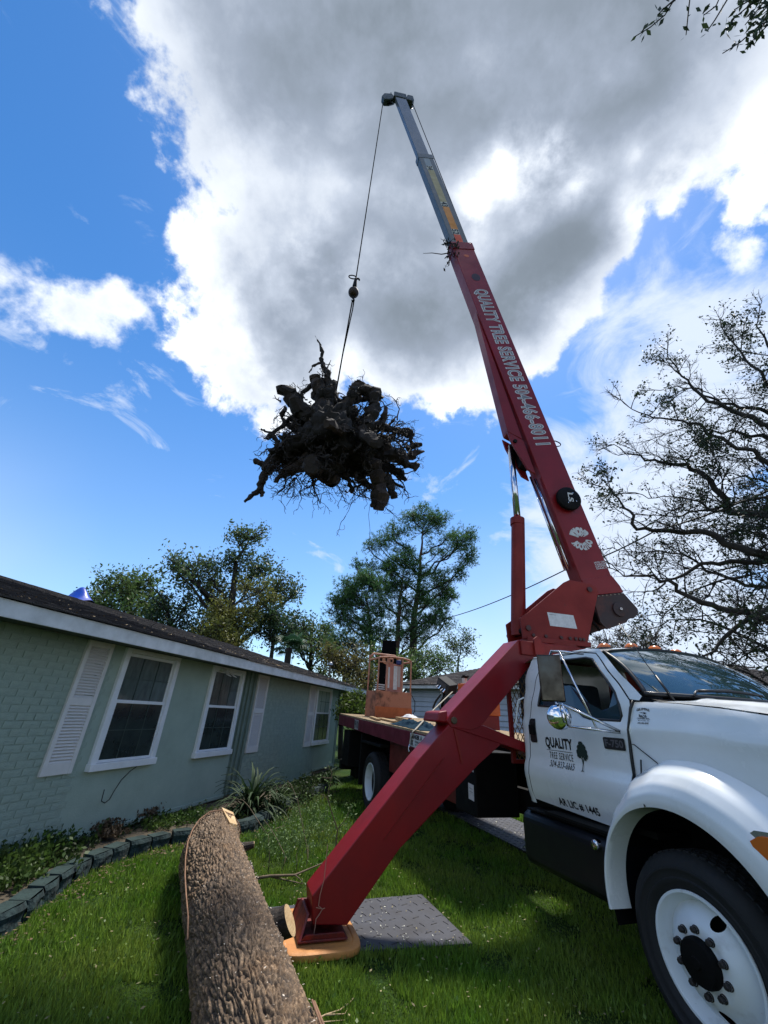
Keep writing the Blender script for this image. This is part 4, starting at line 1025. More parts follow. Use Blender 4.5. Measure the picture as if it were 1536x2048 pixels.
# boom frame: a along the boom, e towards its belly
BD = V(.2258, 0, .9742)
SL = .2318
def bline(z): return (-.25+(z-6.47)*SL, -.25+(z-6.47)*SL+.494)      # top edge and belly edge at height z
FAR_ = {'boom_base': .06, 'boom_middle': .03, 'boom_tip': .0, 'boom_collar': .065}
def seg(z0, z1, w_top, w_bel, v, name, m, parent, dz=0.0, bevel=.008):
    (t0, b0), (t1, b1) = bline(z0), bline(z1)
    k = SL
    P = [(t0+w_top, z0+w_top*k*-1), (b0-w_bel, z0-(b0-w_bel-t0)*k), (b1-w_bel, z1-(b1-w_bel-t1)*k), (t1+w_top, z1-w_top*k)]
    return cp_([(u, w) for u, w in P], -v, FAR_[name] if name in FAR_ else v, name, m, parent, bevel)
boom = seg(3.62, 11.36, 0, 0, .20, 'boom_base', m_red, truck, bevel=.012)
seg(11.16, 11.40, -.012, -.012, .212, 'boom_collar', m_red, boom)
m_bgrey = mat('boom_grey', (.038,.050,.055), .45, col2=(.06,.072,.078), scale=4, coat=.2)
m_bgrey2 = mat('boom_tip_grey', (.055,.068,.095), .42, col2=(.08,.095,.12), scale=4, coat=.3)
b2_ = seg(10.9, 15.20, .045, .055, .165, 'boom_middle', m_bgrey, truck)
FAR_['boom_collar'] = .036; seg(15.02, 15.22, .035, .045, .172, 'boom_collar', m_bgrey, b2_)
b3_ = seg(14.8, 18.62, .095, .085, .13, 'boom_tip', m_bgrey2, truck)
def bs(e, a, vside): # point on boom side: a = height of the top edge, e across (0 top .. 1 belly)
    t, b = bline(a); return cr(t+(b-t)*e, vside, a-(b-t)*e*SL)
# stiffened belly with cylinder bracket
cp_([(bline(9.35)[1]-.01, 9.24),(.215,6.0),(.46,6.12),(.475,6.16)], -.165, .03, 'belly_box', m_red, boom)
cp_([(.20,5.98),(.47,6.12),(.43,5.93),(.19,5.40),(.06,5.33)], -.165, -.125, 'cylinder_bracket', m_red, boom); cp_([(.20,5.98),(.47,6.12),(.43,5.93),(.19,5.40),(.06,5.33)], .058, .09, 'cylinder_bracket', m_red, boom)
cp_([(.10,5.5),(.20,5.9),(.30,5.95),(.24,5.55)], -.124, .057, 'bracket_web', m_blk, boom)
MB().tube([cr(.36,-.19,5.93), cr(.36,.11,5.93)], .035, 12).build('cylinder_pin', m_blk, boom)
cyl = MB().tube([cr(.53,0,2.76), cr(.53,0,2.84), cr(.375,0,4.45), cr(.375,0,4.52)], [.10,.10,.10,.098], 28).build('lift_cylinder', m_red2, truck, auto=40)
MB().tube([cr(.376,0,4.48), cr(.362,0,5.95)], .052, 24).build('cylinder_rod', m_steel, cyl, smooth=True)
MB().tube([cr(.385,0,4.44), cr(.376,0,4.55)], .108, 28).build('gland', m_red2, cyl, auto=40)
MB().tube([cr(.53,-.30,2.80), cr(.53,.30,2.80)], .045, 12).build('cylinder_foot_pin', m_blk, cyl)
# twin lines and slim rod under the belly
MB().tube([bs(1.10, 3.9, -.10), bs(1.10, 5.4, -.10)], .022, 10).tube([bs(1.10, 3.9, .0), bs(1.10, 5.5, .0)], .018, 10).build('belly_pipe', m_steel, boom, smooth=True)
# lettering, with a pale outline round grey letters
m_lg = mat('grey_letter', (.20,.21,.24), .6); m_lo = mat('letter_outline', (.66,.66,.68), .6)
ZS, ZE = 9.83, 5.98
def bsurf(u, v, o): # u 0..1 down the boom, v 0..1 from belly to top
    return bs(.82-.60*v, ZS+(ZE-ZS)*u, -.20-o)
lettering('lettering_outline', 'QUALITY TREE SERVICE 504-466-8011', lambda u, v: bsurf(u, v, .002), 0, 1, 0, 1, m_lo, boom, .045, 1.12)
lettering('lettering', 'QUALITY TREE SERVICE 504-466-8011', lambda u, v: bsurf(u, v, .004), 0, 1, 0, 1, m_lg, boom, .004, 1.12)
# worn round logo low on the boom
cc = (.50, 4.30)
def polar(word, a0, a1, r0, r1, nm, mt, par, bold=.06):
    def f(u, v):
        a = math.radians(a0+(a1-a0)*u); r = r0+(r1-r0)*v
        return bs(cc[0]-r*math.sin(a)*1.0, cc[1]+r*math.cos(a)*.50-0, -.203)
    lettering(nm, word, f, 0, 1, 0, 1, mt, par, bold)
polar('SMOKE', 70, -60, .10, .33, 'worn_logo', m_wht, boom, .10)
polar('OUTDOOR', 110, 250, .36, .17, 'worn_logo', m_wht, boom, .08)
for i, (a, c2, s) in enumerate(((.55,3.93,'HYD OIL'),(.55,3.89,'CHECK'),(.55,3.85,'LEVEL'),(.55,3.81,'DAILY'))):
    lettering('small_print', s, lambda u, v: bs(.38-.36*u, 3.90-.030*i+v*.022+.06*0-u*.0, -.202), 0, 1, 0, 1, m_wht, boom, .03)
# black hose drum on the side
dc = Vector(bs(.46, 4.93, -.20)); U_ = (Vector(cr(1,0,0))-Vector(cr(0,0,0))); Nn = (Vector(cr(0,-1,0))-Vector(cr(0,0,0)))
dr = MB().lathe([(.17,0),(.17,.03),(.195,.035),(.20,.06),(.195,.085),(.18,.095),(.06,.10),(.0005,.10)], lambda a, b, h: tuple(dc+U_*a+V(0,0,b)+Nn*h), 36).build('cable_drum', m_blk, boom, auto=35)
lettering('drum_mark', 'LS', lambda u, v: tuple(dc+U_*(.03-.08*v+.03*u*0)+V(0,0,.08-.15*u)+Nn*.104), 0, 1, 0, 1, m_wht, dr, .03)
MB().lathe([(.008,.1),(.008,.105),(.0005,.106)], lambda a, b, h: tuple(dc+U_*(a-.06)+V(0,0,b+.09)+Nn*h), 8).lathe([(.008,.1),(.008,.105),(.0005,.106)], lambda a, b, h: tuple(dc+U_*(a-.10)+V(0,0,b-.05)+Nn*h), 8).lathe([(.008,.1),(.008,.105),(.0005,.106)], lambda a, b, h: tuple(dc+U_*(a+.04)+V(0,0,b-.09)+Nn*h), 8).build('drum_screws', m_chr, dr)
# load scale along the middle section
def scale_strip(z0, z1, m, nm): MB().add([bs(.33, z0, -.1665), bs(.66, z0, -.1665), bs(.66, z1, -.1665), bs(.33, z1, -.1665)], [(0,1,2,3)]).build(nm, m, b2_)
scale_strip(14.62, 15.0, mat('decal_grey', (.22,.25,.28), .5), 'scale_white'); scale_strip(13.0, 14.46, mat('decal_tan', (.36,.30,.15), .5, var=.2), 'scale_tan')
scale_strip(11.93, 12.86, mat('decal_amber', (.58,.22,.015), .5, var=.2), 'scale_amber'); scale_strip(11.36, 11.78, mat('decal_orange', (.62,.08,.012), .5, var=.2), 'scale_orange')
for z, s in ((14.54,'34'),(12.93,'43'),(11.85,'52')):
    MB().add([bs(.33, z+.10, -.1668), bs(.68, z+.10, -.1668), bs(.68, z-.10, -.1668), bs(.33, z-.10, -.1668)], [(0,1,2,3)]).build('scale_label', mat('decal_pale', (.40,.40,.36), .5), b2_)
    lettering('scale_number', s, lambda u, v: bs(.65-.29*v, z+.092-.184*u, -.170), 0, 1, 0, 1, m_ink, b2_, .02)
MB().lathe([(.045,0),(.045,.002),(.0005,.002)], lambda a, b, h: tuple(Vector(bs(.50, 10.93, -.201))+U_*a*1.3+V(0,0,b)+Nn*h), 16).build('slot_mark', mat('orange_print', (.5,.10,.02), .5), boom)
MB().lathe([(.10,0),(.10,.002),(.0005,.002)], lambda a, b, h: tuple(Vector(bs(.46, 10.22, -.201))+U_*a+V(0,0,b*1.2)+Nn*h), 20).build('dark_patch', mat('dark_patch', (.03,.012,.022), .6), boom)
# boom head with sheave boxes and rope keepers
m_head = mat('head_green', (.02,.035,.038), .5, var=.4, scale=8)
tb0, bb0 = bline(18.62)
hx = lambda u, z, v0, v1, nm, par, du, dz: MB().prism([(u-du,z-dz),(u+du,z-dz),(u+du,z+dz),(u-du,z+dz)], lambda a, b, d: cr(a, d, b), v0, v1).build(nm, m_head, par, bevel=.02)
hd_ = hx((tb0+bb0)/2, 18.58, -.15, .03, 'boom_head', truck, .19, .15)
TIPB = TI @ at_plane(766, 205, CM, CN)                    # where the rope leaves the head
tw = TM @ TIPB; TU = (tw-CM).dot(CB); TZ = tw.z
sh = MB().prism([(bb0-.12,18.50),(bb0+.05,18.30),(TU-.02,TZ+.0),(TU+.06,TZ+.20),(TU-.0,TZ+.42),(bb0,18.74)], lambda a, b, d: cr(a, d, b), -.09, .09).build('front_sheave_box', m_head, hd_, bevel=.03)
MB().lathe([(.16,-.03),(.13,-.01),(.13,.01),(.16,.03)], lambda a, b, h: cr(TU-.14+a, h, TZ+.19+b), 24, close=True).build('sheave', m_blk, hd_)
MB().prism([(tb0+.1,18.50),(tb0-.16,18.50),(tb0-.20,18.62),(tb0-.16,18.86),(tb0+.02,18.86)], lambda a, b, d: cr(a, d, b), -.11, .11).build('rear_sheave_box', m_head, hd_, bevel=.03)
MB().tube([cr(bb0-.02,0,18.7), cr(bb0+.04,0,19.05)], .014, 6).tube([cr(tb0+.08,0,18.7), cr(tb0+.12,.02,18.95), cr(tb0+.10,.02,19.15)], .016, 6).build('rope_keeper', m_head, hd_)
# tail with winch
m_tail = mat('winch_box_paint', (.028,.012,.012), .55, col2=(.075,.022,.016), scale=3.2, thresh=(.5,.6))
neck = cp_([bline(3.66)[0:1][0:1]+(3.70,) if False else (bline(3.70)[0],3.70), (bline(3.70)[1],3.70-.494*SL),(-.40,3.58),(-.53,3.37),(-1.03,3.46),(-.99,3.56)], -.205, .065, 'boom_root', m_red, boom)
tail = cp_([(-.53,3.365),(-1.03,3.452),(-1.20,3.24),(-1.19,3.17),(-1.12,3.11),(-1.02,3.08),(-.98,3.03),(-.66,2.91),(-.58,3.0)], -.20, -.17, 'winch_side', m_tail, truck, bevel=.004)
cp_([(-.53,3.365),(-1.03,3.452),(-1.20,3.24),(-1.19,3.17),(-1.12,3.11),(-1.02,3.08),(-.98,3.03),(-.66,2.91),(-.58,3.0)], .17, .20, 'winch_side', m_tail, truck, bevel=.004)
MB().tube([cr(-.86,-.165,3.17), cr(-.86,.165,3.17)], .125, 24).build('winch_drum', m_blk, tail, auto=40)
MB().lathe([(.10,0),(.10,.025),(.03,.03),(.016,.045),(.0005,.045)], lambda a, b, h: cr(-.90+a, -.201-h, 3.20+b), 24).build('winch_hub', m_tail, tail, auto=40)
MB().lathe([(.016,.046),(.016,.052),(.010,.052)], lambda a, b, h: cr(-.90+a, -.201-h, 3.20+b), 16).build('hub_ring', m_chr, tail)
sc_ = MB()
for k in range(6): sc_.lathe([(.010,0),(.010,.008),(.0005,.009)], lambda a, b, h: cr(-.62-.065*k+a, -.2005-h, 3.365+.012*k+b), 8)
sc_.build('winch_screws', mat('dull_screw', (.25,.20,.15), .4, metal=.7), tail)
MB().tube([cr(-.40,.0,3.20), cr(-.52,-.15,2.98), cr(-.60,-.12,2.90)], .018, 8).tube([cr(-.42,.10,3.15), cr(-.5,.12,2.98), cr(-.62,.1,2.88)], .015, 8).build('winch_hose', m_blk, tail, smooth=True)
# hoop guide and rope over the back of the boom
gd_ = Vector(bs(0, 6.02, 0))
MB().tube([tuple(gd_+Vector(cr(-.0-.13*math.sin(a),-.15,.06*math.cos(a)))-Vector(cr(0,0,0))) for a in [PI*i/10 for i in range(11)]], .010, 6).build('hose_hoop', m_dk, boom, smooth=True)
rp_ = MB().tube([cr(-.98,0,3.28), cr(bline(4.0)[0]-.055,0,4.0), cr(bline(11.4)[0]-.07,0,11.4), cr(tb0-.17,0,18.62)], .011, 6)
rp_.build('back_rope', m_blk, truck, smooth=True)
ho = MB()
for k in range(40):
    z = 3.7+k*.055; ho.tube([bs(-.07+.02*math.sin(k*1.9), z, -.10+.03*math.sin(k)), bs(-.10+.03*math.cos(k*2.3), z+.06, -.08)], .006, 4)
tag(ho.build('dead_leaves', mat('dead_leaf', (.10,.05,.03), .9), boom), kind='stuff')
# ------------------------------------------------------------------ rope, ball and load line
def cw(b, v, z): return CM+CB*b+CN*v+V(0, 0, z)
R0 = cw(TU, 0, TZ)
LB = at_plane(707, 585, CM, CN); LT = at_plane(687, 752, CM, CN); LH = at_plane(712, 556, CM, CN)
rope = thing('hoist_rope', 'thin dark steel hoist rope running from the boom tip down to the ball hook', 'rope', loc=tuple(R0))
def rel(o, pts): return [tuple(Vector(p)-o.location) for p in pts]
m_rope = mat('rope_dark', (.004,.004,.004), .95, spec=.0)
MB().tube(rel(rope, [R0, R0.lerp(LH, .5), LH]), .013, 6).build('wire_rope', m_rope, rope, smooth=True)
ball = thing('ball_hook', 'dark round overhaul ball with rope loop hanging between hoist rope and chain sling', 'crane hook', loc=tuple(LB))
m_ball = mat('ball_iron', (.035,.018,.012), .6, metal=.3, var=.5, scale=10, bump=.3)
rB = .105
MB().sphere((0,0,0), rB, rB, rB*1.12, 24, 16).build('ball', m_ball, ball, smooth=True)
h_ = LH-LB
MB().tube([(0,0,rB), tuple(h_*.45), tuple(h_*.75+CB*.0), tuple(h_)], [.03,.045,.035,.02], 10).build('socket', m_blk, ball, smooth=True)
MB().tube([tuple(h_*.98+CB*(.07+.08*math.cos(a))*1.0+V(0,0,.02+.055*math.sin(a))) for a in [2*PI*i/16 for i in range(17)]], .012, 6).build('rope_loop', m_blk, ball, smooth=True)
MB().tube([tuple(h_*.95), tuple(h_*.98-CB*.06+V(0,0,.0)), tuple(h_*.9-CB*.075)], .02, 6).build('clamp', m_blk, ball, smooth=True)
MB().tube([(0,0,-rB), (0,0,-rB-.06), tuple(CB*-.03+V(0,0,-rB-.12)), tuple(CB*-.01+V(0,0,-rB-.17)), tuple(CB*.02+V(0,0,-rB-.13))], [.03,.02,.02,.016,.008], 8).build('hook', m_blk, ball, smooth=True)
sling = thing('lifting_sling', 'dark sling leading from the ball hook down into the roots', 'sling', loc=tuple(LB))
bot = LT-LB+CB*.10+V(0,0,-.80)
MB().tube([(.0,0,-rB-.14), tuple(bot)], .014, 6).tube([(.03,.0,-rB-.14), tuple(V(.03,0,-rB-.40)), tuple(bot*.62), tuple(bot)], [.016,.012,.010,.010], 6).build('strap', m_rope, sling, smooth=True)
# twigs caught on the boom collar
tw_ = thing('twig_tangle', 'small dark tangle of leafy twigs caught on the boom where the grey section slides out', 'twigs', loc=tuple(CM+CB*1.2+V(0,0,11.05)))
mb = MB(); lf = MB()
cw0 = cw(bline(11.2)[1]+.03, -.1, 11.05)
for k in range(20):
    p = cw0+V(rnd.uniform(-.1,.1), rnd.uniform(-.2,.1), rnd.uniform(-.2,.2)); P = [p]; d = CB*rnd.uniform(-.6, 1)+CN*rnd.uniform(-.6,.6)+V(0,0,rnd.uniform(-.8,.6))
    for j in range(4): d += V(rnd.uniform(-.5,.5), rnd.uniform(-.5,.5), rnd.uniform(-.5,.5)); P.append(P[-1]+d.normalized()*rnd.uniform(.03,.085))
    mb.tube(rel(tw_, P), [.007,.006,.005,.004,.003], 4)
    for q in P[1:]:
        a = V(rnd.uniform(-1,1), rnd.uniform(-1,1), rnd.uniform(-1,1)).normalized()*.05; b = a.orthogonal().normalized()*.025; q = q-tw_.location
        lf.add([tuple(q-a), tuple(q+b), tuple(q+a), tuple(q-b)], [(0,1,2,3)])
P = [cw0+CB*.0, cw0+CB*.2+V(0,0,-.12), cw0+CB*.42+V(0,0,-.14), cw0+CB*.62+V(0,0,-.22)]
mb.tube(rel(tw_, P), [.014,.011,.008,.004], 5)
mb.build('twigs', m_ball, tw_); lf.build('leaves', mat('dark_leaf', (.02,.022,.012), .8), tw_)

# ------------------------------------------------------------------ neighbouring house
e0 = at_dist(788, 1372, 18.0); e1 = at_dist(965, 1381, 15.6)
ex = V(e1.x-e0.x, e1.y-e0.y, 0).normalized(); ey = V(-ex.y, ex.x, 0)
EZ = (e0.z+e1.z)/2
NM = frame((e0.x, e0.y, 0), ex, ey, (0, 0, 1))
nb_ = thing('grey_house', 'neighbouring house with pale grey clapboards and dark hipped roof behind the truck bed', 'house', mw=NM)
m_clap = mat('clapboard', (.46,.52,.62), .7, col2=(.38,.44,.53), scale=3)
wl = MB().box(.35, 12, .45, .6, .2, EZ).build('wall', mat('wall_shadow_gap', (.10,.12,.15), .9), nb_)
cl_me = MB().hull8([(.35,.395,0),(12,.395,0),(12,.45,0),(.35,.45,0)], [(.35,.435,.165),(12,.435,.165),(12,.45,.165),(.35,.45,.165)]).build('clapboard', m_clap, wl)
k = 0; z = .35
while z < EZ-.1:
    if k == 0: cl_me.location = (0, 0, z)
    else:
        o = bpy.data.objects.new('clapboard', cl_me.data); COL.objects.link(o); o.parent = wl; o.location = (0, 0, z)
    k += 1; z += .172
MB().box(-.1, 12.5, -.02, 0, EZ-.02, EZ+.10).build('gutter', m_white, nb_, bevel=.01)
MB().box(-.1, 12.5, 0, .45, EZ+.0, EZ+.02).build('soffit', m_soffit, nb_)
RH = 1.25
nr = MB(); nr.add([(-.15,-.05,EZ+.11),(12.6,-.05,EZ+.11),(12.6,8,EZ+.11),(-.15,8,EZ+.11),(3.6,4,EZ+.11+RH),(9.5,4,EZ+.11+RH)], [(0,1,5,4),(1,2,5),(2,3,4,5),(3,0,4)])
nrf = nr.build('roof', m_deck, nb_)
rs = MB(); sl2 = math.atan2(RH, 4.05)
for r in range(26):
    s = r*.16; y = -.06+s*math.cos(sl2); z = EZ+.118+s*math.sin(sl2); x = -.15+(y+.05)*.92+.0
    while x < 12.5-(y)*.75:
        t_ = .012+rnd.uniform(0, .012); w = .3
        rs.add([(x,y,z+t_),(x+w,y,z+t_),(x+w,y+.16*math.cos(sl2),z+.16*math.sin(sl2)+.005),(x,y+.16*math.cos(sl2),z+.16*math.sin(sl2)+.005),(x,y,z-.01),(x+w,y,z-.01)], [(0,1,2,3),(4,5,1,0)]); x += .31
tag(rs.build('shingle_courses', m_sh, nrf), kind='stuff')
litter('gutter_litter', [(rnd.uniform(.2, 7), rnd.uniform(-.02,.25), EZ+.14+rnd.uniform(0,.05)) for _ in range(160)], .05, m_lit, nb_)
# garden fence and low shed-like dark mass behind the bed
# ------------------------------------------------------------------ overhead wire
def sag(a, b, d, n=24): return [a.lerp(b, i/n)-V(0, 0, d*4*(i/n)*(1-i/n)) for i in range(n+1)]
w0 = at_dist(640, 1262, 46); w1 = at_dist(893, 1236, 27); w2 = at_dist(1132, 1139, 15.5); w3 = at_dist(1310, 1062, 12.5); w4 = at_dist(1800, 850, 11)
wr = thing('power_cable', 'black overhead power cable crossing behind the boom toward the right hand tree', 'cable', loc=tuple(w1))
MB().tube(rel(wr, sag(w0, w1, .1, 6)+sag(w1, w2, .18, 14)[1:]+sag(w2, w3, .1, 8)[1:]+sag(w3, w4, .2, 8)[1:]), .022, 6).build('cable', mat('cable_black', (.008,.012,.010), .6), wr, smooth=True)

# ------------------------------------------------------------------ trees
def scatter_leaves(P, size, rs_, up=0.0, aspect=.45):
    n = len(P); P = np.asarray(P)
    a = rs_.normal(0, 1, (n, 3)); a[:, 2] += up; a /= np.linalg.norm(a, axis=1)[:, None]
    b = rs_.normal(0, 1, (n, 3)); b -= a*(a*b).sum(1)[:, None]; b /= np.linalg.norm(b, axis=1)[:, None]
    s = rs_.uniform(.55, 1.25, n)[:, None]*size
    vs = np.stack([P-a*s, P+b*s*aspect-a*s*.15, P+a*s, P-b*s*aspect-a*s*.15], 1).reshape(-1, 3)
    return vs, np.arange(4*n).reshape(n, 4)
def needle_tufts(P, D, size, rs_, k=7, w=.030):
    n = len(P); P = np.repeat(np.asarray(P), k, 0); D = np.repeat(np.asarray(D), k, 0)
    a = rs_.normal(0, .62, (n*k, 3))+D; a /= np.linalg.norm(a, axis=1)[:, None]
    b = rs_.normal(0, 1, (n*k, 3)); b -= a*(a*b).sum(1)[:, None]; b /= np.linalg.norm(b, axis=1)[:, None]
    s = rs_.uniform(.6, 1.15, n*k)[:, None]*size
    vs = np.stack([P-b*w*.5, P+b*w*.5, P+a*s], 1).reshape(-1, 3)
    return vs, np.arange(3*n*k).reshape(n*k, 3)
def tree(name, label, cat, trunk, blobs, wood, leafm, leaf=.08, per=40, spread=.45, r0=.22, kind='leaf', subs=3, seed=1, group=None, up=0.0, twig=.012, aspect=.45, limb=.05, limbm=None):
    """trunk: [(px,py,dist)], blobs: [(px,py,rx,ry,n,dist)] in survey pixels; a limb runs from the trunk to every leaf clump"""
    R = random.Random(seed); NR = np.random.default_rng(seed)
    T = [at_dist(*t) for t in trunk]; T[0] = V(T[0].x, T[0].y, -.05)
    root = thing(name, label, cat, loc=(T[0].x, T[0].y, 0), group=group)
    o = root.location
    mb = MB(); n = len(T)
    TT = []
    for i in range(n-1):
        for k in range(4): p = T[i].lerp(T[i+1], k/4)+V(R.uniform(-.05,.05), R.uniform(-.05,.05), 0)*(1 if i+k else 0); TT.append(p)
    TT.append(T[-1])
    mb.tube([tuple(p-o) for p in TT], [r0*(1-.86*i/(len(TT)-1)) for i in range(len(TT))], 8)
    mb.build('trunk', wood, root, smooth=True)
    LP = []; LD = []; wd = MB()
    for (px, py, rx, ry, cnt, dist) in blobs:
        c = at_dist(px, py, dist); dep = (c-CAMPOS).dot(FW); sx = rx/CAM_F*dep; sz = ry/CAM_F*dep
        hub = c+V(R.uniform(-.2,.2)*sx, R.uniform(-.3,.3)*sx, -sz*R.uniform(.1,.5))
        kk_ = R.uniform(.45,.9); hd_ = lambda p: math.hypot(hub.x-p.x, hub.y-p.y)
        below = [p for p in TT if p.z < hub.z-kk_*hd_(p)] or [TT[max(1, len(TT)//3)]]
        s = min(below, key=lambda p: (p-hub).length); L_ = (hub-s).length
        P = [s]
        for j in (1,2,3,4): P.append(s.lerp(hub, j/5)+V(R.uniform(-.07,.07)*L_, R.uniform(-.07,.07)*L_, R.uniform(-.07,.05)*L_))
        P.append(hub); rr = limb*(.7+min(1.5, L_/3))
        wd.tube([tuple(p-o) for p in P], [rr*(1-.13*j) for j in range(6)], 5, cap=False)
        PH = P
        for _ in range(cnt):
            d = V(R.gauss(0, 1), R.gauss(0, 1), R.gauss(0, 1)).normalized()*(R.random()**.4)
            q = c+V(d.x*sx, d.y*sx*.9, d.z*sz)
            s = PH[R.choice((2,3,4,5,5,5))]; L_ = (q-s).length; mid = s.lerp(q, .5)+V(R.uniform(-.15,.15)*L_, R.uniform(-.15,.15)*L_, R.uniform(-.16,.04)*L_)
            P = [s, s.lerp(mid, .55), mid, mid.lerp(q, .6)+V(R.uniform(-.05,.05),R.uniform(-.05,.05),R.uniform(-.05,.05))*L_, q]
            rr = limb*.42
            wd.tube([tuple(p-o) for p in P], [rr, rr*.8, rr*.6, rr*.42, twig], 4, cap=False)
            ends = [(q, (q-P[3]).normalized())]
            for _s in range(subs):
                t = R.uniform(.35, 1.0); b_ = P[2].lerp(P[4], t); dd = (V(R.gauss(0,1),R.gauss(0,1),R.gauss(0,.8)+.3)).normalized(); e = b_+dd*spread*R.uniform(.6, 1.6)
                wd.tube([tuple(b_-o), tuple(b_.lerp(e, .5)+V(R.uniform(-.05,.05),0,R.uniform(-.05,.05))-o), tuple(e-o)], [twig*1.6, twig*1.2, twig*.6], 3, cap=False); ends.append((e, dd))
            for e, dd in ends:
                k = max(1, int(per/(subs+1)*R.uniform(.5, 1.5)))
                g = NR.normal(0, spread*.42, (k, 3))+np.array(e-o); LP.append(g); LD.append(np.tile(np.array(dd*.7+V(0,0,.35)), (k, 1)))
    tag(wd.build('branches', limbm or wood, root), kind='stuff')
    LP = np.concatenate(LP); LD = np.concatenate(LD)
    vs, fs = needle_tufts(LP, LD, leaf, NR) if kind == 'pine' else scatter_leaves(LP, leaf, NR, up, aspect)
    tag(fast_mesh('crown', vs, fs, leafm, root), kind='stuff')
    return root
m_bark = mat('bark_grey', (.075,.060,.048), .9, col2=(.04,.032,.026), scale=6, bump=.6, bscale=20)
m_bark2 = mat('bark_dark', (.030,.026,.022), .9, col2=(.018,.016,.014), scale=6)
m_barkp = mat('bark_pine', (.10,.055,.035), .9, col2=(.05,.032,.024), scale=5, bump=.7, bscale=12)
l_mag = leaf_mat('magnolia_leaf', (.060,.105,.045), (.10,.135,.05))
l_mid = leaf_mat('mixed_leaf', (.060,.120,.035), (.10,.15,.045))
l_dark = leaf_mat('dark_evergreen_leaf', (.026,.058,.026), (.048,.085,.032))
l_yel = leaf_mat('yellow_green_leaf', (.12,.145,.028), (.16,.16,.04))
l_brn = leaf_mat('olive_brown_leaf', (.10,.105,.03), (.13,.11,.035))
l_pine = leaf_mat('pine_needle', (.055,.14,.045), (.095,.18,.06), back=.45)
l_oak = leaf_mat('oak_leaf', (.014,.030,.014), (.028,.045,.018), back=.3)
l_brt = leaf_mat('bright_leaf', (.055,.105,.015), (.09,.13,.02))
tree('magnolia_tree', 'tallest broadleaf tree behind the green roof, ragged open crown with bare forks', 'tree',
     [(458,1340,21),(457,1250,21),(466,1180,21),(472,1120,21),(498,1080,21)],
     [(500,1070,27.3,15,11,21),(478,1078,23.1,12.5,7,21.3),(525,1062,10.5,10,3,21),(375,1128,39.9,20,15,20.5),(345,1118,10.5,12.5,3,20.5),(415,1140,35.7,22.5,12,21.5),(470,1125,39.9,27.5,15,21),(520,1135,37.8,27.5,15,20.6),(568,1160,27.3,27.5,12,20.5),(590,1185,10.5,22.5,6,20.5),(360,1148,31.5,15,7,20),(500,1165,52.5,27.5,17,21.5),(420,1200,42,28,14,22),(520,1222,46,28,14,22),(440,1175,48.3,27.5,15,22),(560,1195,31.5,22.5,10,21.5),(395,1165,23.1,15,6,21)],
     m_bark2, l_mag, leaf=.10, per=44, spread=.42, r0=.26, seed=3, limb=.06)
tree('laurel_tree', 'rounded broadleaf tree over the roof just right of the blue tarpaulin', 'tree',
     [(262,1330,24),(258,1240,24),(265,1180,24),(272,1160,24)],
     [(275,1165,37.8,20,17,24),(245,1185,42,22.5,20,23.5),(205,1180,16.8,25,10,24),(190,1205,23.1,17.5,11,23),(300,1190,14.7,25,10,24),(300,1155,8.4,10,2,24),(245,1215,63,30,25,23),(305,1225,21,25,10,23),(300,1250,44,24,14,24),(215,1160,10.5,10,3,24)],
     m_bark2, l_mid, leaf=.10, per=46, spread=.45, r0=.2, seed=4)
tree('leaning_thin_tree', 'thin dark tree with sparse leaves between the laurel and the magnolia', 'tree',
     [(352,1340,20),(345,1260,20),(330,1200,20),(302,1172,20)],
     [(330,1215,29.4,32.5,17,20),(355,1240,35.7,32.5,20,20),(310,1235,21,25,11,20),(372,1205,25.2,25,12,20),(350,1275,44,22,14,20),(400,1290,40,18,10,20)],
     m_bark2, l_dark, leaf=.09, per=24, spread=.36, r0=.12, seed=5)
tree('cypress_tree', 'yellow green feathery tree in front of the tall magnolia, above the roof edge', 'tree',
     [(452,1350,18.5),(450,1290,18.5),(455,1220,18.5)],
     [(445,1225,31.5,32.5,22,18.5),(430,1255,33.6,32.5,25,18),(475,1245,35.7,37.5,25,18.5),(455,1285,48.3,25,27,18),(510,1180,37.8,18,12,19),(540,1195,25.2,15,7,19)],
     m_bark2, l_yel, leaf=.065, per=80, spread=.36, r0=.13, seed=6)
tree('holly_tree', 'dark dense evergreen just right of the yellow green tree', 'tree',
     [(545,1350,19),(548,1290,19),(550,1230,19)],
     [(545,1235,27.3,25,17,19),(535,1262,29.4,30,20,19),(565,1262,25.2,22.5,12,18.5),(395,1255,35.7,32.5,20,19.5),(600,1245,27.3,17.5,10,20)],
     m_bark2, l_dark, leaf=.085, per=46, spread=.36, r0=.14, seed=7)
tree('willow_oak_tree', 'loose green tree between the palm and the pines', 'tree',
     [(625,1360,22),(622,1290,22),(628,1240,22)],
     [(612,1262,27.3,20,15,22),(640,1268,27.3,22.5,15,22),(628,1290,35.7,22.5,17,21),(600,1290,25.2,25,12,21),(655,1300,25.2,27.5,15,21),(590,1236,14.7,10,3,22),(585,1275,36,22,12,22),(650,1335,30,26,12,20)],
     m_bark2, l_mid, leaf=.09, per=34, spread=.42, r0=.15, seed=8)
tree('brushy_tree', 'olive brown brushy tree behind the far end of the green roof', 'tree',
     [(690,1420,19),(688,1360,19),(690,1320,19)],
     [(675,1322,25.2,25,17,19),(700,1345,29.4,27.5,22,19),(660,1305,14.7,17.5,8,19),(715,1315,21,30,15,19.5),(700,1375,31.5,17.5,15,18),(730,1350,21,30,15,19)],
     m_bark2, l_brn, leaf=.065, per=50, spread=.36, r0=.12, seed=9)
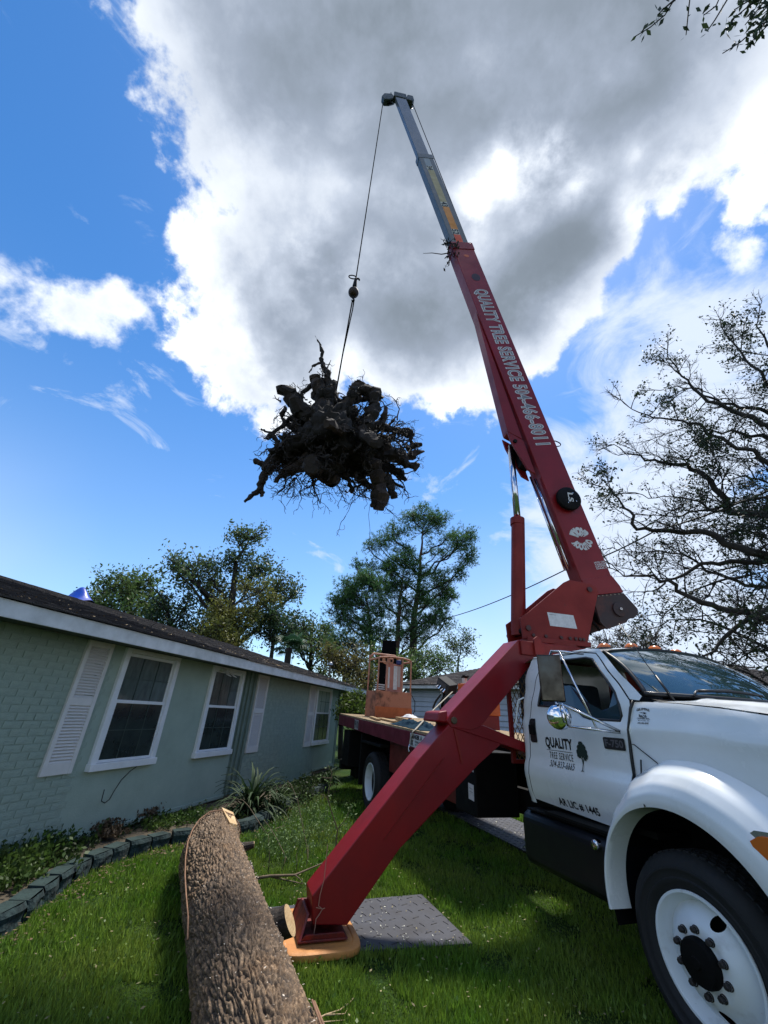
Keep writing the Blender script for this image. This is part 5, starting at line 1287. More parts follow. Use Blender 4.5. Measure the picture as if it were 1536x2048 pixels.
tree('privet_tree', 'dense low green tree filling the gap behind the orange basket and black chute', 'tree',
     [(800,1420,21),(802,1360,21),(800,1320,21)],
     [(760,1318,34,26,18,21),(800,1325,30,22,16,21),(845,1322,34,22,18,22),(880,1335,24,16,12,22),(735,1350,22,20,12,20),(830,1352,30,12,12,21)],
     m_bark2, l_mid, leaf=.085, per=44, spread=.40, r0=.14, seed=41)
tree('citrus_bush', 'bright green leafy bush between the green house corner and the orange basket', 'bush',
     [(712,1440,14.5),(712,1420,14.5),(710,1400,14.5)],
     [(700,1405,25.2,15,22,14.5),(722,1400,14.7,20,15,14.5),(695,1425,23.1,15,17,14),(720,1425,16.8,15,12,14)],
     m_bark2, l_brt, leaf=.055, per=34, spread=.20, r0=.05, seed=10, twig=.006, limb=.012)
PB = dict(kind='pine', subs=4, limbm=m_bark2)
tree('pine_tree', 'tall pine with domed top and reddish trunk rising behind the orange basket', 'pine tree',
     [(823,1350,31),(826,1290,31),(829,1235,31),(838,1170,31),(842,1110,31),(846,1060,31)],
     [(850,1027,35.7,17,27,31),(820,1040,29.4,15,22,31),(878,1042,27.3,17.5,25,31),(850,1058,50.4,24,20,31),(790,1062,29.4,15,17,30.5),(905,1068,23.1,15,12,31),(940,1068,14.7,17.5,17,30),(925,1085,27.3,15,20,30),(935,1110,21,22.5,22,30),(925,1140,16.8,15,12,30),(755,1085,31.5,15,17,30),(738,1090,10.5,8.75,7,30),(880,1100,31.5,17.5,17,31.5),(800,1098,31.5,17.5,15,30.5),(712,1128,10.5,7.5,8,29.5),(745,1132,23.1,11,10,30),(885,1150,27.3,20,25,31),(892,1182,21,25,25,31),(905,1192,12.6,10,10,31),(860,1200,31.5,20,20,32),(780,1075,31.5,15,8,31)],
     m_barkp, l_pine, leaf=.25, per=21, spread=.34, r0=.34, seed=12, limb=.045, **PB)
tree('pine_tree', 'middle pine, smaller dense round crown in front of the tall pine trunk', 'pine tree',
     [(790,1350,29),(795,1270,29),(800,1200,29),(806,1150,29)],
     [(806,1122,35.7,17.5,32,29),(780,1140,29.4,20,27,29),(835,1142,25.2,20,22,29),(805,1165,46.2,22,30,29),(770,1180,27.3,25,22,29),(845,1180,21,27.5,20,29),(860,1235,31.5,25,25,29),(890,1240,21,20,17,29),(815,1215,35.7,30,30,29.5),(820,1265,52.5,27.5,37,29),(880,1215,14.7,12.5,10,29)],
     m_barkp, l_pine, leaf=.24, per=21, spread=.34, r0=.24, seed=13, **PB)
tree('pine_tree', 'leftmost pine, broad lower crown with needles hanging left of the basket', 'pine tree',
     [(742,1350,27),(744,1290,27),(738,1230,27),(730,1180,27)],
     [(725,1158,31.5,15,27,27),(700,1172,27.3,17.5,27,27),(750,1170,27.3,20,25,27),(690,1200,27.3,20,27,27),(668,1202,12.6,12.5,10,27),(720,1205,42,25,30,27),(765,1215,27.3,27.5,22,27),(680,1232,31.5,20,22,27),(720,1250,52.5,25,35,27),(665,1285,29.4,17.5,20,26),(705,1285,37.8,20,25,26),(760,1270,37.8,25,25,27),(655,1258,14.7,12.5,7,27)],
     m_barkp, l_pine, leaf=.24, per=21, spread=.34, r0=.22, seed=14, **PB)
tree('young_oak_tree', 'small sparse tree against the sky right of the pines, above the grey roof', 'tree',
     [(912,1390,24),(915,1330,24),(925,1285,24)],
     [(932,1275,18.9,17.5,15,24),(915,1295,23.1,20,17,24),(940,1300,12.6,15,10,24),(895,1285,21,20,15,24),(900,1318,31.5,15,17,23.5),(860,1300,31.5,22.5,22,24)],
     m_bark2, l_mid, leaf=.07, per=22, spread=.30, r0=.09, seed=15, twig=.008, limb=.025)
# fan palm
pb = at_dist(580, 1330, 17)
palm = thing('palm_tree', 'shaggy green fan palm peeping over the green house roof', 'palm tree', loc=(pb.x, pb.y, 0))
pc = at_dist(578, 1296, 17)-palm.location
MB().tube([(0,0,0), tuple(pc*.5), tuple(pc)], [.16,.14,.12], 8).build('trunk', m_bark2, palm)
l_palm = leaf_mat('palm_leaf', (.020,.070,.030), (.035,.095,.040), back=.2)
for k in range(26):
    a = rnd.uniform(0, 2*PI); el = rnd.uniform(-.5, 1.2); d = V(math.cos(a)*math.cos(el), math.sin(a)*math.cos(el), math.sin(el)); L_ = rnd.uniform(.45, .8)
    c0 = pc+d*L_*.55; mb = MB(); n1 = d.cross(V(0,0,1)).normalized(); n2 = n1.cross(d)
    mb.tube([tuple(pc), tuple(c0)], .012, 4)
    for j in range(15):
        t = (j-7)/7*1.5; e = (d*math.cos(t)+n1*math.sin(t)).normalized(); q = c0+e*L_*.75-V(0,0,.18*L_*(1.2+abs(t)*.3)); m1 = c0+e*L_*.38
        s_ = n2*.0+e.cross(n2).normalized()*.022
        mb.add([tuple(c0), tuple(m1+s_), tuple(q), tuple(m1-s_)], [(0,1,2,3)])
    mb.build('frond', l_palm, palm)
# distant wood that reads as one mass, on both sides
P = []
for k in range(15000):
    px = rng.uniform(-100, 1750); d = rng.uniform(45, 70); h = 3.2+1.6*mnoise.noise(V(px*.012, 0, 1))+1.0*mnoise.noise(V(px*.05, 0, 4))
    g = at_dist(px, 1420, d); P.append((g.x, g.y, rng.uniform(0, 1)**.6*max(1.5, h+(d-45)*.03)))
vs, fs = scatter_leaves(P, .42, rng, 0)
tag(fast_mesh('distant_wood', vs, fs, l_dark), 'low dark line of distant trees along the horizon', 'wood', kind='stuff')

# ------------------------------------------------------------------ the big oak on the right
OT = at_dist(1830, 1230, 13.0); OT.z = 0
oak = thing('live_oak_tree', 'huge spreading oak on the right with long dark bare limbs and sparse leaves', 'oak tree', loc=tuple(OT))
oo = oak.location
MB().tube([(0,0,-.1),(0,0,1.0),(.1,.05,2.4),(-.1,0,4.2),(-.2,.1,6.5),(-.1,.2,9.0)], [.62,.45,.42,.36,.27,.15], 12).build('trunk', m_bark, oak, smooth=True)
limbs = [  # survey line of each limb, from the frame edge inwards, with distance and thickness
 ([(1536,1030),(1463,1026),(1444,990),(1402,948),(1379,926),(1333,929),(1290,918),(1250,906),(1215,893)], 11.5, .10),
 ([(1463,1026),(1430,1022),(1395,1005),(1360,990),(1310,995),(1270,985)], 11.5, .045),
 ([(1536,1112),(1482,1101),(1444,1078),(1394,1063),(1318,1063),(1272,1055),(1258,1025),(1228,990),(1190,970)], 10.2, .095),
 ([(1536,880),(1486,865),(1425,861),(1370,866)], 12.5, .075),
 ([(1536,850),(1501,838),(1455,815),(1417,800),(1385,775),(1364,754),(1345,725),(1335,700)], 12.0, .075),
 ([(1536,925),(1501,903),(1463,891),(1406,849),(1364,842),(1303,834),(1265,819),(1242,800)], 11.0, .060),
 ([(1536,819),(1482,815),(1430,800),(1400,780),(1350,775),(1310,780)], 13.0, .065),
 ([(1536,1250),(1501,1226),(1444,1211),(1387,1204),(1348,1169),(1303,1154),(1253,1150),(1215,1135)], 9.6, .085),
 ([(1536,1128),(1463,1120),(1402,1131),(1348,1154),(1310,1180),(1290,1185)], 10.5, .07),
 ([(1536,992),(1463,1009),(1400,1020),(1350,1035),(1300,1030)], 12.2, .05),
 ([(1536,1215),(1444,1276),(1417,1306),(1385,1330)], 9.2, .060),
 ([(1536,760),(1490,720),(1455,675),(1440,640)], 12.5, .055),
 ([(1536,690),(1515,650),(1520,612)], 12.8, .045),
 ([(1536,1300),(1460,1255),(1400,1240),(1340,1240),(1290,1262)], 11.5, .05),
 ([(1536,1370),(1480,1340),(1430,1330),(1390,1345)], 13.5, .05),
 ([(1500,1150),(1440,1160),(1390,1180),(1330,1230),(1310,1270)], 12.5, .04),
 ([(1536,960),(1490,955),(1450,960),(1420,985),(1400,1010)], 13.0, .035),
 ([(1536,1180),(1470,1165),(1420,1140),(1370,1110),(1320,1100),(1270,1108),(1225,1095)], 12.8, .055),
 ([(1536,1075),(1480,1060),(1440,1045),(1400,1040)], 13.5, .04),
]
OR = random.Random(21); twigs = MB(); tips = []; nl = 0
def wander(p, d, L_, n, curl):
    P = [p]
    for _ in range(n):
        d = (d+V(OR.gauss(0, curl), OR.gauss(0, curl), OR.gauss(0, curl)+.03)).normalized(); P.append(P[-1]+d*L_/n)
    return P, d
def t_lim(i, n): return i < n*.5
def sprout(p, d, L_, r, lvl):
    P, d2 = wander(p, d, L_, 4 if lvl < 3 else 2, .22)
    twigs.tube([tuple(q-oo) for q in P], [r*(1-.65*i/(len(P)-1)) for i in range(len(P))], 4 if lvl < 3 else 3, cap=False)
    if lvl >= 3:
        for q in P[1:]: tips.append(q)
        return
    n = {1: int(3+L_*5), 2: int(3+L_*7)}[lvl]
    for _ in range(n):
        t = OR.uniform(.2, 1); i = min(len(P)-2, int(t*(len(P)-1))); q = P[i].lerp(P[i+1], t*(len(P)-1)-i)
        dd = (P[i+1]-P[i]).normalized(); nd = (dd*.75+V(OR.gauss(0,.6), OR.gauss(0,.6), OR.gauss(.12,.6))).normalized()
        sprout(q, nd, L_*OR.uniform(.34, .6)*(1.15-.5*t), r*.5, lvl+1)
for pts, dist, r in limbs:
    W_ = [at_dist(x, y, dist*(1-.012*i)) for i, (x, y) in enumerate(pts)]
    if pts[0][0] >= 1530:
        s = V(OT.x, OT.y, max(2.2, min(8.5, W_[0].z*.72-.2))); W_ = [s, s.lerp(W_[0], .5)+V(0,0,.25)]+W_
    Q = []
    for i in range(len(W_)-1):
        for k in range(3): Q.append(W_[i].lerp(W_[i+1], k/3)+V(OR.gauss(0,.025), OR.gauss(0,.05), OR.gauss(0,.025)))
    Q.append(W_[-1]); n = len(Q)
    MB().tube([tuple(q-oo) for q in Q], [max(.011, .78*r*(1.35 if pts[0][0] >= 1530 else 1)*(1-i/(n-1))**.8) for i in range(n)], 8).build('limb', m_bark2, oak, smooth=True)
    tot = sum((Q[i+1]-Q[i]).length for i in range(n-1)); acc = 0
    st = 3 if pts[0][0] >= 1530 else 0
    for i in range(st, n-1):
        seg_ = (Q[i+1]-Q[i]); acc += seg_.length
        k = seg_.length/(.30 if t_lim(i, n) else .27)
        for _ in range(int(k)+(OR.random() < k-int(k))):
            t = i/(n-1); L_ = (1.0*(1-t)+.80)*OR.uniform(.45, 1.15)*(.8 if OR.random() < .3 else 1)
            d = (seg_.normalized()*.55+V(OR.gauss(0,.6), OR.gauss(0,.6), OR.gauss(.10,.6))).normalized()
            sprout(Q[i].lerp(Q[i+1], OR.random()), d, L_, .011+.008*(1-t), 1)
    for _ in range(3): sprout(Q[-1], (Q[-1]-Q[-3]).normalized()+V(OR.gauss(0,.4),OR.gauss(0,.4),OR.gauss(0,.4)), .5, .010, 2)
for k, e in enumerate(((11.5,2.5,6.0),(9.0,2.0,4.8),(12.5,4.5,8.5),(8.5,4.2,7.2),(14.5,1.0,7.0),(10.5,5.0,10.0),(15.0,4.5,4.5),(12.0,.0,9.5))):
    s = V(OT.x, OT.y, 2.4+.75*k); e = V(*e); Q = [s.lerp(e, t/9)+V(OR.gauss(0,.12), OR.gauss(0,.12), OR.gauss(0,.12)+.6*math.sin(PI*t/9)) for t in range(10)]
    MB().tube([tuple(q-oo) for q in Q], [.14*(1-t/10.5) for t in range(10)], 8).build('limb', m_bark2, oak, smooth=True)
    for i in range(2, 9):
        for _ in range(3): sprout(Q[i].lerp(Q[i+1], OR.random()), ((Q[i+1]-Q[i]).normalized()*.5+V(OR.gauss(0,.7), OR.gauss(0,.7), OR.gauss(.1,.6))).normalized(), OR.uniform(.7,1.5), .022, 1)
tag(twigs.build('twigs', m_bark2, oak), kind='stuff')
TP = np.array([tuple(t-oo) for t in tips])
ang = np.array([mnoise.noise(Vector(t)*.8) for t in TP[::1]])
keep = ang+rng.normal(0, .22, len(ang)) > .20                 # leaves gather in clumps, some limbs stay bare
TP = TP[keep]; P = np.repeat(TP, 3, 0)+rng.normal(0, .055, (len(TP)*3, 3))
vs, fs = scatter_leaves(P, .040, rng, 0, .5)
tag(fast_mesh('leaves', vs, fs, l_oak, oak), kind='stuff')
# bare little trees under it
for i, (px, py, d) in enumerate(((1205,1290,22),(1250,1280,23),(1300,1285,21))):
    tree('bare_sapling', ('bare twiggy sapling directly above the cab roof, leftmost of three','bare twiggy sapling above the cab roof, middle of three','bare twiggy sapling above the windscreen, rightmost of three')[i], 'tree',
         [(px,1420,d),(px,1340,d),(px+3,py,d)], [(px,py-6,26,20,16,d),(px-10,py+14,24,14,10,d)], m_bark, l_brn, leaf=.05, per=7, spread=.45, r0=.05, seed=30+i, twig=.010, limb=.02, subs=6)
# ------------------------------------------------------------------ second tree whose hanging twigs enter at the top right
ST = V(6.2, -.6, 0)
st_ = thing('shade_tree', 'overhanging tree whose leafy twigs hang into the top right corner of the sky', 'tree', loc=tuple(ST))
def tp3(x, y, d=3.0): return CAMPOS+ray(x, y)*d
hub = tp3(1760, -170, 3.2)
m_b3 = m_bark2
MB().tube([(0,0,-.1),(0,0,1.5),(-.05,.1,3.2),(-.3,.3,4.4),(-.5,.4,5.5)], [.32,.25,.22,.18,.06], 10).build('trunk', m_bark, st_, smooth=True)
MB().tube([(-.05,.1,3.2), tuple((hub-ST)*.55+V(0,0,1.9)), tuple(hub-ST)], [.13,.09,.04], 8).build('limb', m_b3, st_, smooth=True)
hang = [([(1640,-90),(1560,-60),(1400,-50),(1345,5),(1330,30),(1300,55),(1270,73)], 10), ([(1400,-50),(1360,-10),(1325,20),(1315,30)], 5), ([(1500,-50),(1385,-40),(1378,10),(1372,70)], 4), ([(1560,-60),(1450,-30),(1432,12),(1408,30)], 7),
        ([(1600,-60),(1460,-10),(1430,40),(1416,60)], 6), ([(1640,-50),(1560,-20),(1500,10),(1470,35),(1458,52)], 16), ([(1660,-40),(1590,20),(1520,50),(1480,85),(1445,107)], 14), ([(1660,0),(1590,30),(1540,45),(1510,78),(1500,84)], 14), ([(1660,-60),(1560,0),(1515,20),(1490,50)], 18), ([(1660,-30),(1580,10),(1540,30),(1520,60)], 18), ([(1640,-80),(1540,-30),(1500,0),(1468,20)], 18)]
tw2 = MB(); LP = []
for pts, nlv in hang:
    dd = 3.0+rnd.uniform(-.12, .12)
    W_ = [hub]+[tp3(x, y, dd+.05*i) for i, (x, y) in enumerate(pts)]
    W_ = [hub.lerp(W_[1], 0)]+W_[1:]
    tw2.tube([tuple(q-ST) for q in W_], [.012]+[.008-.0055*i/len(pts) for i in range(len(pts))], 5)
    for _ in range(nlv*(2 if len(pts) > 3 else 1)):
        t = rnd.uniform(.42, 1)*(len(W_)-1); i = min(len(W_)-2, int(t)); q = W_[i].lerp(W_[i+1], t-i)+V(rnd.gauss(0,.022),rnd.gauss(0,.03),rnd.gauss(0,.022)); LP.append(tuple(q-ST))
tag(tw2.build('twigs', m_b3, st_), kind='stuff')
for _ in range(700):
    q = tp3(1560+rnd.gauss(0, 42)+40, 10+rnd.gauss(0, 28)-10, 3.0+rnd.gauss(0, .2)); LP.append(tuple(q-ST))
vs, fs = scatter_leaves(LP, .030, rng, 0, .42)
tag(fast_mesh('leaves', vs, fs, l_oak, st_), kind='stuff')

# ------------------------------------------------------------------ things on the truck bed
def bedz(x): return zb(x)+.036
m_or = mat('rusty_orange', (.40,.155,.085), .7, col2=(.085,.035,.020), scale=4.5, thresh=(.47,.66), bump=.3)
m_or2 = mat('faded_orange', (.50,.24,.15), .6, col2=(.30,.12,.07), scale=4)
b0 = Vector((-8.3, -.23, bedz(-8.3)))
BM = TM @ Matrix.Translation(b0) @ Matrix.Rotation(math.radians(6), 4, 'Z')
bk = thing('man_basket', 'rusty orange man lift basket with curved top rail standing on the truck bed', 'basket', mw=BM)
# basket axes: y across the view, x towards the truck front
hwid, zt, zm_ = .50, 1.42, .60
bb = MB(); bb.box(.30, .33, -hwid, hwid, .0, zm_).box(-.33, -.30, -hwid, hwid, 0, zm_).box(-.30, .30, -hwid, -hwid+.03, 0, zm_).box(-.30, .30, hwid-.03, hwid, 0, zm_)
bb.build('basket_shell', m_or, bk, bevel=.008); MB().box(-.30, .30, -hwid+.03, hwid-.03, .02, .05).build('floor', m_or, bk)
MB().box(.332, .345, -hwid-.01, hwid+.01, .0, .24).build('kick_band', mat('kick_orange', (.50,.12,.03), .6, var=.35, scale=6), bk)
for y in (-hwid+.03, -.22, .22, hwid-.03): MB().tube([(.315,y,zm_), (.315,y,zt-.03)], .022, 8).build('post', m_or2, bk)
for y in (-hwid+.03, hwid-.03): MB().tube([(-.315,y,zm_), (-.315,y,zt+.08)], .022, 8).build('post', m_or2, bk)
MB().tube([(-.2,-hwid,zt-.06),(.22,-hwid,zt-.06),(.32,-hwid+.07,zt-.03),(.345,-.2,zt),(.345,.2,zt),(.32,hwid-.07,zt-.03),(.22,hwid,zt-.06),(-.2,hwid,zt-.06)], .024, 8).build('top_rail', m_or2, bk, smooth=True)
MB().tube([(-.30,-hwid+.02,zt+.02),(-.33,-hwid+.15,zt+.13),(-.33,hwid-.2,zt+.13),(-.30,hwid-.08,zt+.02)], .028, 8).build('back_rail', m_or2, bk, smooth=True)
MB().tube([(.315,-hwid+.03,zt-.14),(.315,-.22,zt-.14)], .015, 6).build('mid_rail', m_or2, bk)
cpn = MB().box(.18, .24, -.20, .24, zm_-.05, zt-.15).build('control_panel', mat('panel_pink', (.48,.20,.15), .6, col2=(.35,.13,.09), scale=8), bk, bevel=.006)
MB().box(.241, .245, .0, .11, zm_+.05, zt-.2).build('instruction_sheet', m_wht, cpn); MB().box(.241, .245, .125, .20, zm_+.12, zt-.2).build('instruction_sheet', mat('sheet_grey', (.42,.38,.36), .7), cpn); MB().box(.241, .245, -.16, -.11, zm_+.08, zt-.24).build('instruction_sheet', m_wht, cpn)
MB().box(.16, .26, -.16, -.03, zt-.15, zt-.02).build('switch_box', m_or2, cpn, bevel=.01); MB().box(.24,.275,-.115,-.07,zt-.11,zt-.06).build('switch', m_blk, cpn)
MB().box(.2, .3, .08, .19, zt-.16, zt-.05).build('blue_cap', mat('cap_blue', (.012,.03,.16), .5), cpn, bevel=.02)
MB().tube([(.30,hwid+.02,zm_-.05),(.33,hwid+.10,zm_-.2),(.33,hwid+.10,zm_-.42),(.31,hwid+.03,zm_-.52)], .010, 6).build('hanging_cord', m_blk, bk, smooth=True)
bm_ = MB()
for k in range(3): bm_.box(.05, .22, -.42+.0*k, -.22, zm_+.03+k*.05, zm_+.055+k*.05)
bm_.build('paper_bundle', m_wht, bk)
# black chipper chute behind the basket
ct = at_dist(779, 1285, 14.2); cb0 = V(ct.x, ct.y, 0)
chute = thing('chipper_chute', 'tall tapering black machine chute with broken orange ring mark behind the orange basket', 'machine', loc=tuple(cb0))
fv = V(-ct.x, -ct.y, 0).normalized(); fr = V(-fv.y, fv.x, 0)*-1
if fr.x < 0: fr = -fr
topz = ct.z+.05; m_chu = mat('chute_black', (.0025,.0025,.003), .9, spec=.1); cf = lambda u, d, z: tuple(fr*u+fv*d+V(0,0,z))
MB().hull8([cf(-.52,.2,1.0), cf(.40,.2,1.0), cf(.40,-.3,1.0), cf(-.52,-.3,1.0)], [cf(-.22,.12,topz), cf(.22,.12,topz), cf(.22,-.2,topz), cf(-.22,-.2,topz)]).build('chute', m_chu, chute, bevel=.015)
MB().box(-.9, .9, -.9, .5, .3, 1.3).build('machine_body', m_chu, chute, bevel=.05)
for s in (-1, 1): MB().lathe([(.32,-.1),(.32,.1)], lambda a, b, h: (s*.8+h, a, .32+b), 20, close=True).build('wheel', m_rub, chute)
mz = at_dist(777, 1320, 14.0).z; rg = MB(); n = 20
for i in range(n):
    a0 = math.radians(150+i*250/n); a1 = math.radians(150+(i+1)*250/n)
    P = [cf(-.02+r*math.cos(a), .195-.0+.0, mz+r*.8*math.sin(a)) for r, a in ((.09,a0),(.19,a0),(.19,a1),(.09,a1))]
    rg.add([tuple(Vector(p)+fv*.012) for p in P], [(0,1,2,3)])
rg.build('ring_mark', mat('ring_orange', (.50,.20,.09), .6, var=.3, scale=12), chute)
# orange tool chest, hydraulic pack, hoses
p0 = tl(916, 1368, .35); p1 = tl(921, 1422, .35)
x0 = (p0.x+p1.x)/2; zt_ = p0.z
ob = thing('tool_chest', 'bright orange steel tool chest on the bed behind the red outrigger arm', 'chest', mw=TM @ Matrix.Translation((x0, .35, bedz(x0))))
hgt = zt_-bedz(x0)
m_org = mat('bright_orange', (.62,.11,.012), .4, var=.2, scale=5)
MB().box(0, .62, 0, .55, hgt*.30, hgt*.76).build('chest_body', m_org, ob, bevel=.01); MB().box(-.02, .64, -.02, .57, hgt*.78, hgt).build('lid', m_org, ob, bevel=.012)
MB().box(0.02, .60, .02, .53, .0, hgt*.30).build('chest_base', m_red, ob, bevel=.01); MB().box(.40,.46,-.03,-.001,hgt*.68,hgt*.76).build('latch', m_dk, ob)
q = tl(929, 1360, .5); 
cn = thing('steel_canister', 'pale steel canister with black valves on top of the orange chest', 'canister', mw=TM @ Matrix.Translation((q.x, .5, bedz(x0)+hgt+.001)))
ch_ = max(.1, q.z-bedz(x0)-hgt)
MB().tube([(0,0,0),(0,0,ch_+.02)], .055, 16).build('body', mat('canister_white', (.50,.50,.46), .4), cn, auto=40)
vb_ = MB()
for a in range(5): vb_.sphere((.05*math.cos(a*1.3)+.03, .05*math.sin(a*1.3), ch_+.045+.015*math.sin(a*2)), .034, .034, .030, 8, 6)
vb_.build('valve', m_blk, cn, smooth=True)
q = tl(893, 1371, .30)
hp_ = thing('hydraulic_pack', 'black boxy hydraulic control pack tilted beside the orange chest', 'hydraulic pack', mw=TM @ Matrix.Translation((q.x, .30, q.z)) @ Matrix.Rotation(math.radians(32), 4, 'Y') @ Matrix.Rotation(math.radians(20), 4, 'Z'))
MB().box(-.19, .19, -.12, .14, -.11, .11).build('pack_body', mat('pack_black', (.012,.012,.013), .8), hp_, bevel=.02, seg=3)
for i in range(4): MB().tube([(-.12+.07*i, -.12, -.05+.03*(i%2)), (-.12+.07*i, -.17, -.08)], .018, 8).build('fitting', m_chr, hp_)
MB().box(-.17,.10,-.125,-.121,-.02,.08).build('face_plate', mat('plate_grey', (.06,.06,.065), .4), hp_)
MB().tube([(-.05,.0,-.11),(-.02,.02,-.25),(.0,.03,-q.z+bedz(q.x))], .03, 8).build('stand', m_blk, hp_)
def onp(x, y, yl): return Vector(tl(x, y, yl))
hz = thing('hose_loops', 'loops of thick black hydraulic hose hanging below the control pack', 'hose', mw=TM)
MB().tube([onp(882,1388,.28), onp(872,1402,.24), onp(866,1415,.22), onp(870,1424,.22), onp(885,1427,.24), onp(905,1420,.3), onp(925,1405,.36)], .022, 8).build('hose', m_rub, hz, smooth=True)
MB().tube([onp(898,1388,.30), onp(884,1398,.26), onp(877,1410,.24), onp(880,1417,.24), onp(892,1416,.26), onp(910,1402,.3), onp(922,1392,.36)], .018, 8).build('hose', m_rub, hz, smooth=True)
MB().tube([onp(890,1386,.32), onp(900,1400,.30), onp(915,1396,.32), onp(925,1386,.36)], .016, 8).build('hose', m_rub, hz, smooth=True)
q = tl(898, 1408, .42)
cr_ = thing('wire_crate', 'grey wire crate on the bed below the hydraulic pack', 'crate', mw=TM @ Matrix.Translation((q.x-.1, .42, bedz(q.x))))
hh_ = max(.25, q.z-bedz(q.x)+.12)
wc = MB()
for k in range(12): wc.box(-.2+k*.045, -.195+k*.045, -.01, -.004, 0, hh_); 
for k in range(int(hh_/.045)): wc.box(-.2, .33, -.014, -.008, k*.045, k*.045+.005)
tag(wc.build('wire_mesh', mat('wire_grey', (.13,.14,.16), .5, metal=.5), cr_), kind='stuff'); MB().box(-.2, .33, .0, .45, 0, hh_).build('crate_body', mat('crate_grey', (.07,.08,.10), .6, var=.4, scale=10), cr_)
# strap over the load
sp = thing('ratchet_strap', 'pale webbing strap pulled down over the red side rail of the bed', 'strap', mw=TM)
S_ = [onp(905,1383,.25), onp(868,1418,-.5), Vector((tl(831,1459,-1.23).x, -1.235, zb(tl(831,1459,-1.23).x)+.045))]
S_ += [S_[-1]+V(-.03,-.03,-.03), V(tl(822,1475,-1.27).x, -1.275, tl(822,1475,-1.27).z), V(tl(820,1488,-1.27).x, -1.275, tl(820,1488,-1.27).z)]
mb = MB(); wv = V(.028, .0, .0)
mb.add([tuple(p-wv) for p in S_]+[tuple(p+wv) for p in S_]+[tuple(p-wv+V(0,.004,-.004)) for p in S_]+[tuple(p+wv+V(0,.004,-.004)) for p in S_], [(i, i+1, 6+i+1, 6+i) for i in range(5)]+[(12+i, 18+i, 18+i+1, 12+i+1) for i in range(5)])
mb.build('webbing', mat('webbing', (.42,.38,.30), .8, var=.3, scale=12), sp)
h0 = S_[-1]; MB().tube([h0, h0+V(-.02,-.01,-.06), h0+V(0,-.01,-.11), h0+V(.03,-.01,-.09)], .009, 6).build('hook', m_chr, sp, smooth=True)
# loose lumber and cloth
m_lum = mat('lumber', (.40,.27,.13), .8, col2=(.22,.14,.07), scale=5, bump=.3, stretch=(2,9,9))
LUM = [(-6.9,-1.02,.09,1.1,.035,-9,'flat honey coloured board lying nearest the rail, leftmost'), (-6.5,-.86,.14,1.2,.03,-4,'thin dark edged board in the middle of the loose lumber'), (-5.75,-.80,.09,.9,.10,-6,'short thick timber left of the blue cloth'), (-5.3,-.60,.16,1.3,.05,3,'weathered grey plank lying behind the blue cloth'), (-4.45,-.62,.16,1.2,.05,-2,'long plank on the bed just left of the outrigger cap'), (-4.4,-.42,.12,1.0,.12,4,'stubby stacked timber behind the outrigger cap')]
for x, y, w, L_, t, a, lb in LUM:
    o = MB().box(-L_/2, L_/2, -w/2, w/2, 0, t).build('lumber', m_lum, None, bevel=.004); o.matrix_world = TM @ Matrix.Translation((x, y, bedz(x)+.004+(.002 if t < .04 else 0))) @ Matrix.Rotation(.0295, 4, 'Y') @ Matrix.Rotation(math.radians(a), 4, 'Z')
    tag(o, lb, 'board', 'loose lumber on the truck bed')
q = tl(870, 1450, -1.0)
cl = thing('blue_cloth', 'crumpled dark blue cloth heaped on the bed edge beside the strap', 'cloth', mw=TM @ Matrix.Translation((-4.75, -.98, bedz(-4.75))))
def cf_(u, v):
    x = (u-.5)*1.5; y = (v-.5)*.42
    h = max(0, 1-((u-.5)/.5)**4)*max(0, 1-((v-.5)/.5)**2)
    n_ = mnoise.noise(V(x*4, y*6, 2))+.6*mnoise.noise(V(x*9, y*14, 5))+.3*mnoise.noise(V(x*20, y*26, 9))
    return (x+.03*mnoise.noise(V(x*6,y*6,7)), y+.03*mnoise.noise(V(x*6,y*6,3)), .005+h*(.085+.075*n_)+x*-.0295)
MB().grid(cf_, 90, 40).build('cloth', mat('cloth_blue', (.010,.030,.055), 1.0, col2=(.022,.045,.060), scale=9, bump=.4, spec=.05), cl, smooth=True)
pw = thing('white_rag', 'small white rag between the timber and the blue cloth', 'rag', mw=TM @ Matrix.Translation((-5.75, -.66, bedz(-5.7)+.10)))
MB().grid(lambda u, v: ((u-.5)*.55, (v-.5)*.2, .02+.05*max(0,1-((u-.5)/.5)**2)*max(0,1-((v-.5)/.5)**2)*(1+mnoise.noise(V(u*6,v*5,1)))), 24, 12).build('rag', m_wht, pw, smooth=True)
# small satellite loop on the far side of the bed (black bar)
p = tx(1010, 1330, -2.6)
ex_ = thing('exhaust_guard', 'small black bent pipe guard standing behind the upper outrigger arm', 'pipe', mw=TM)
MB().tube([onp(979,1360,.5), onp(979,1330,.5), onp(984,1318,.5), onp(1000,1313,.5), onp(1015,1312,.5)], .022, 8).build('pipe', m_blk, ex_, smooth=True)

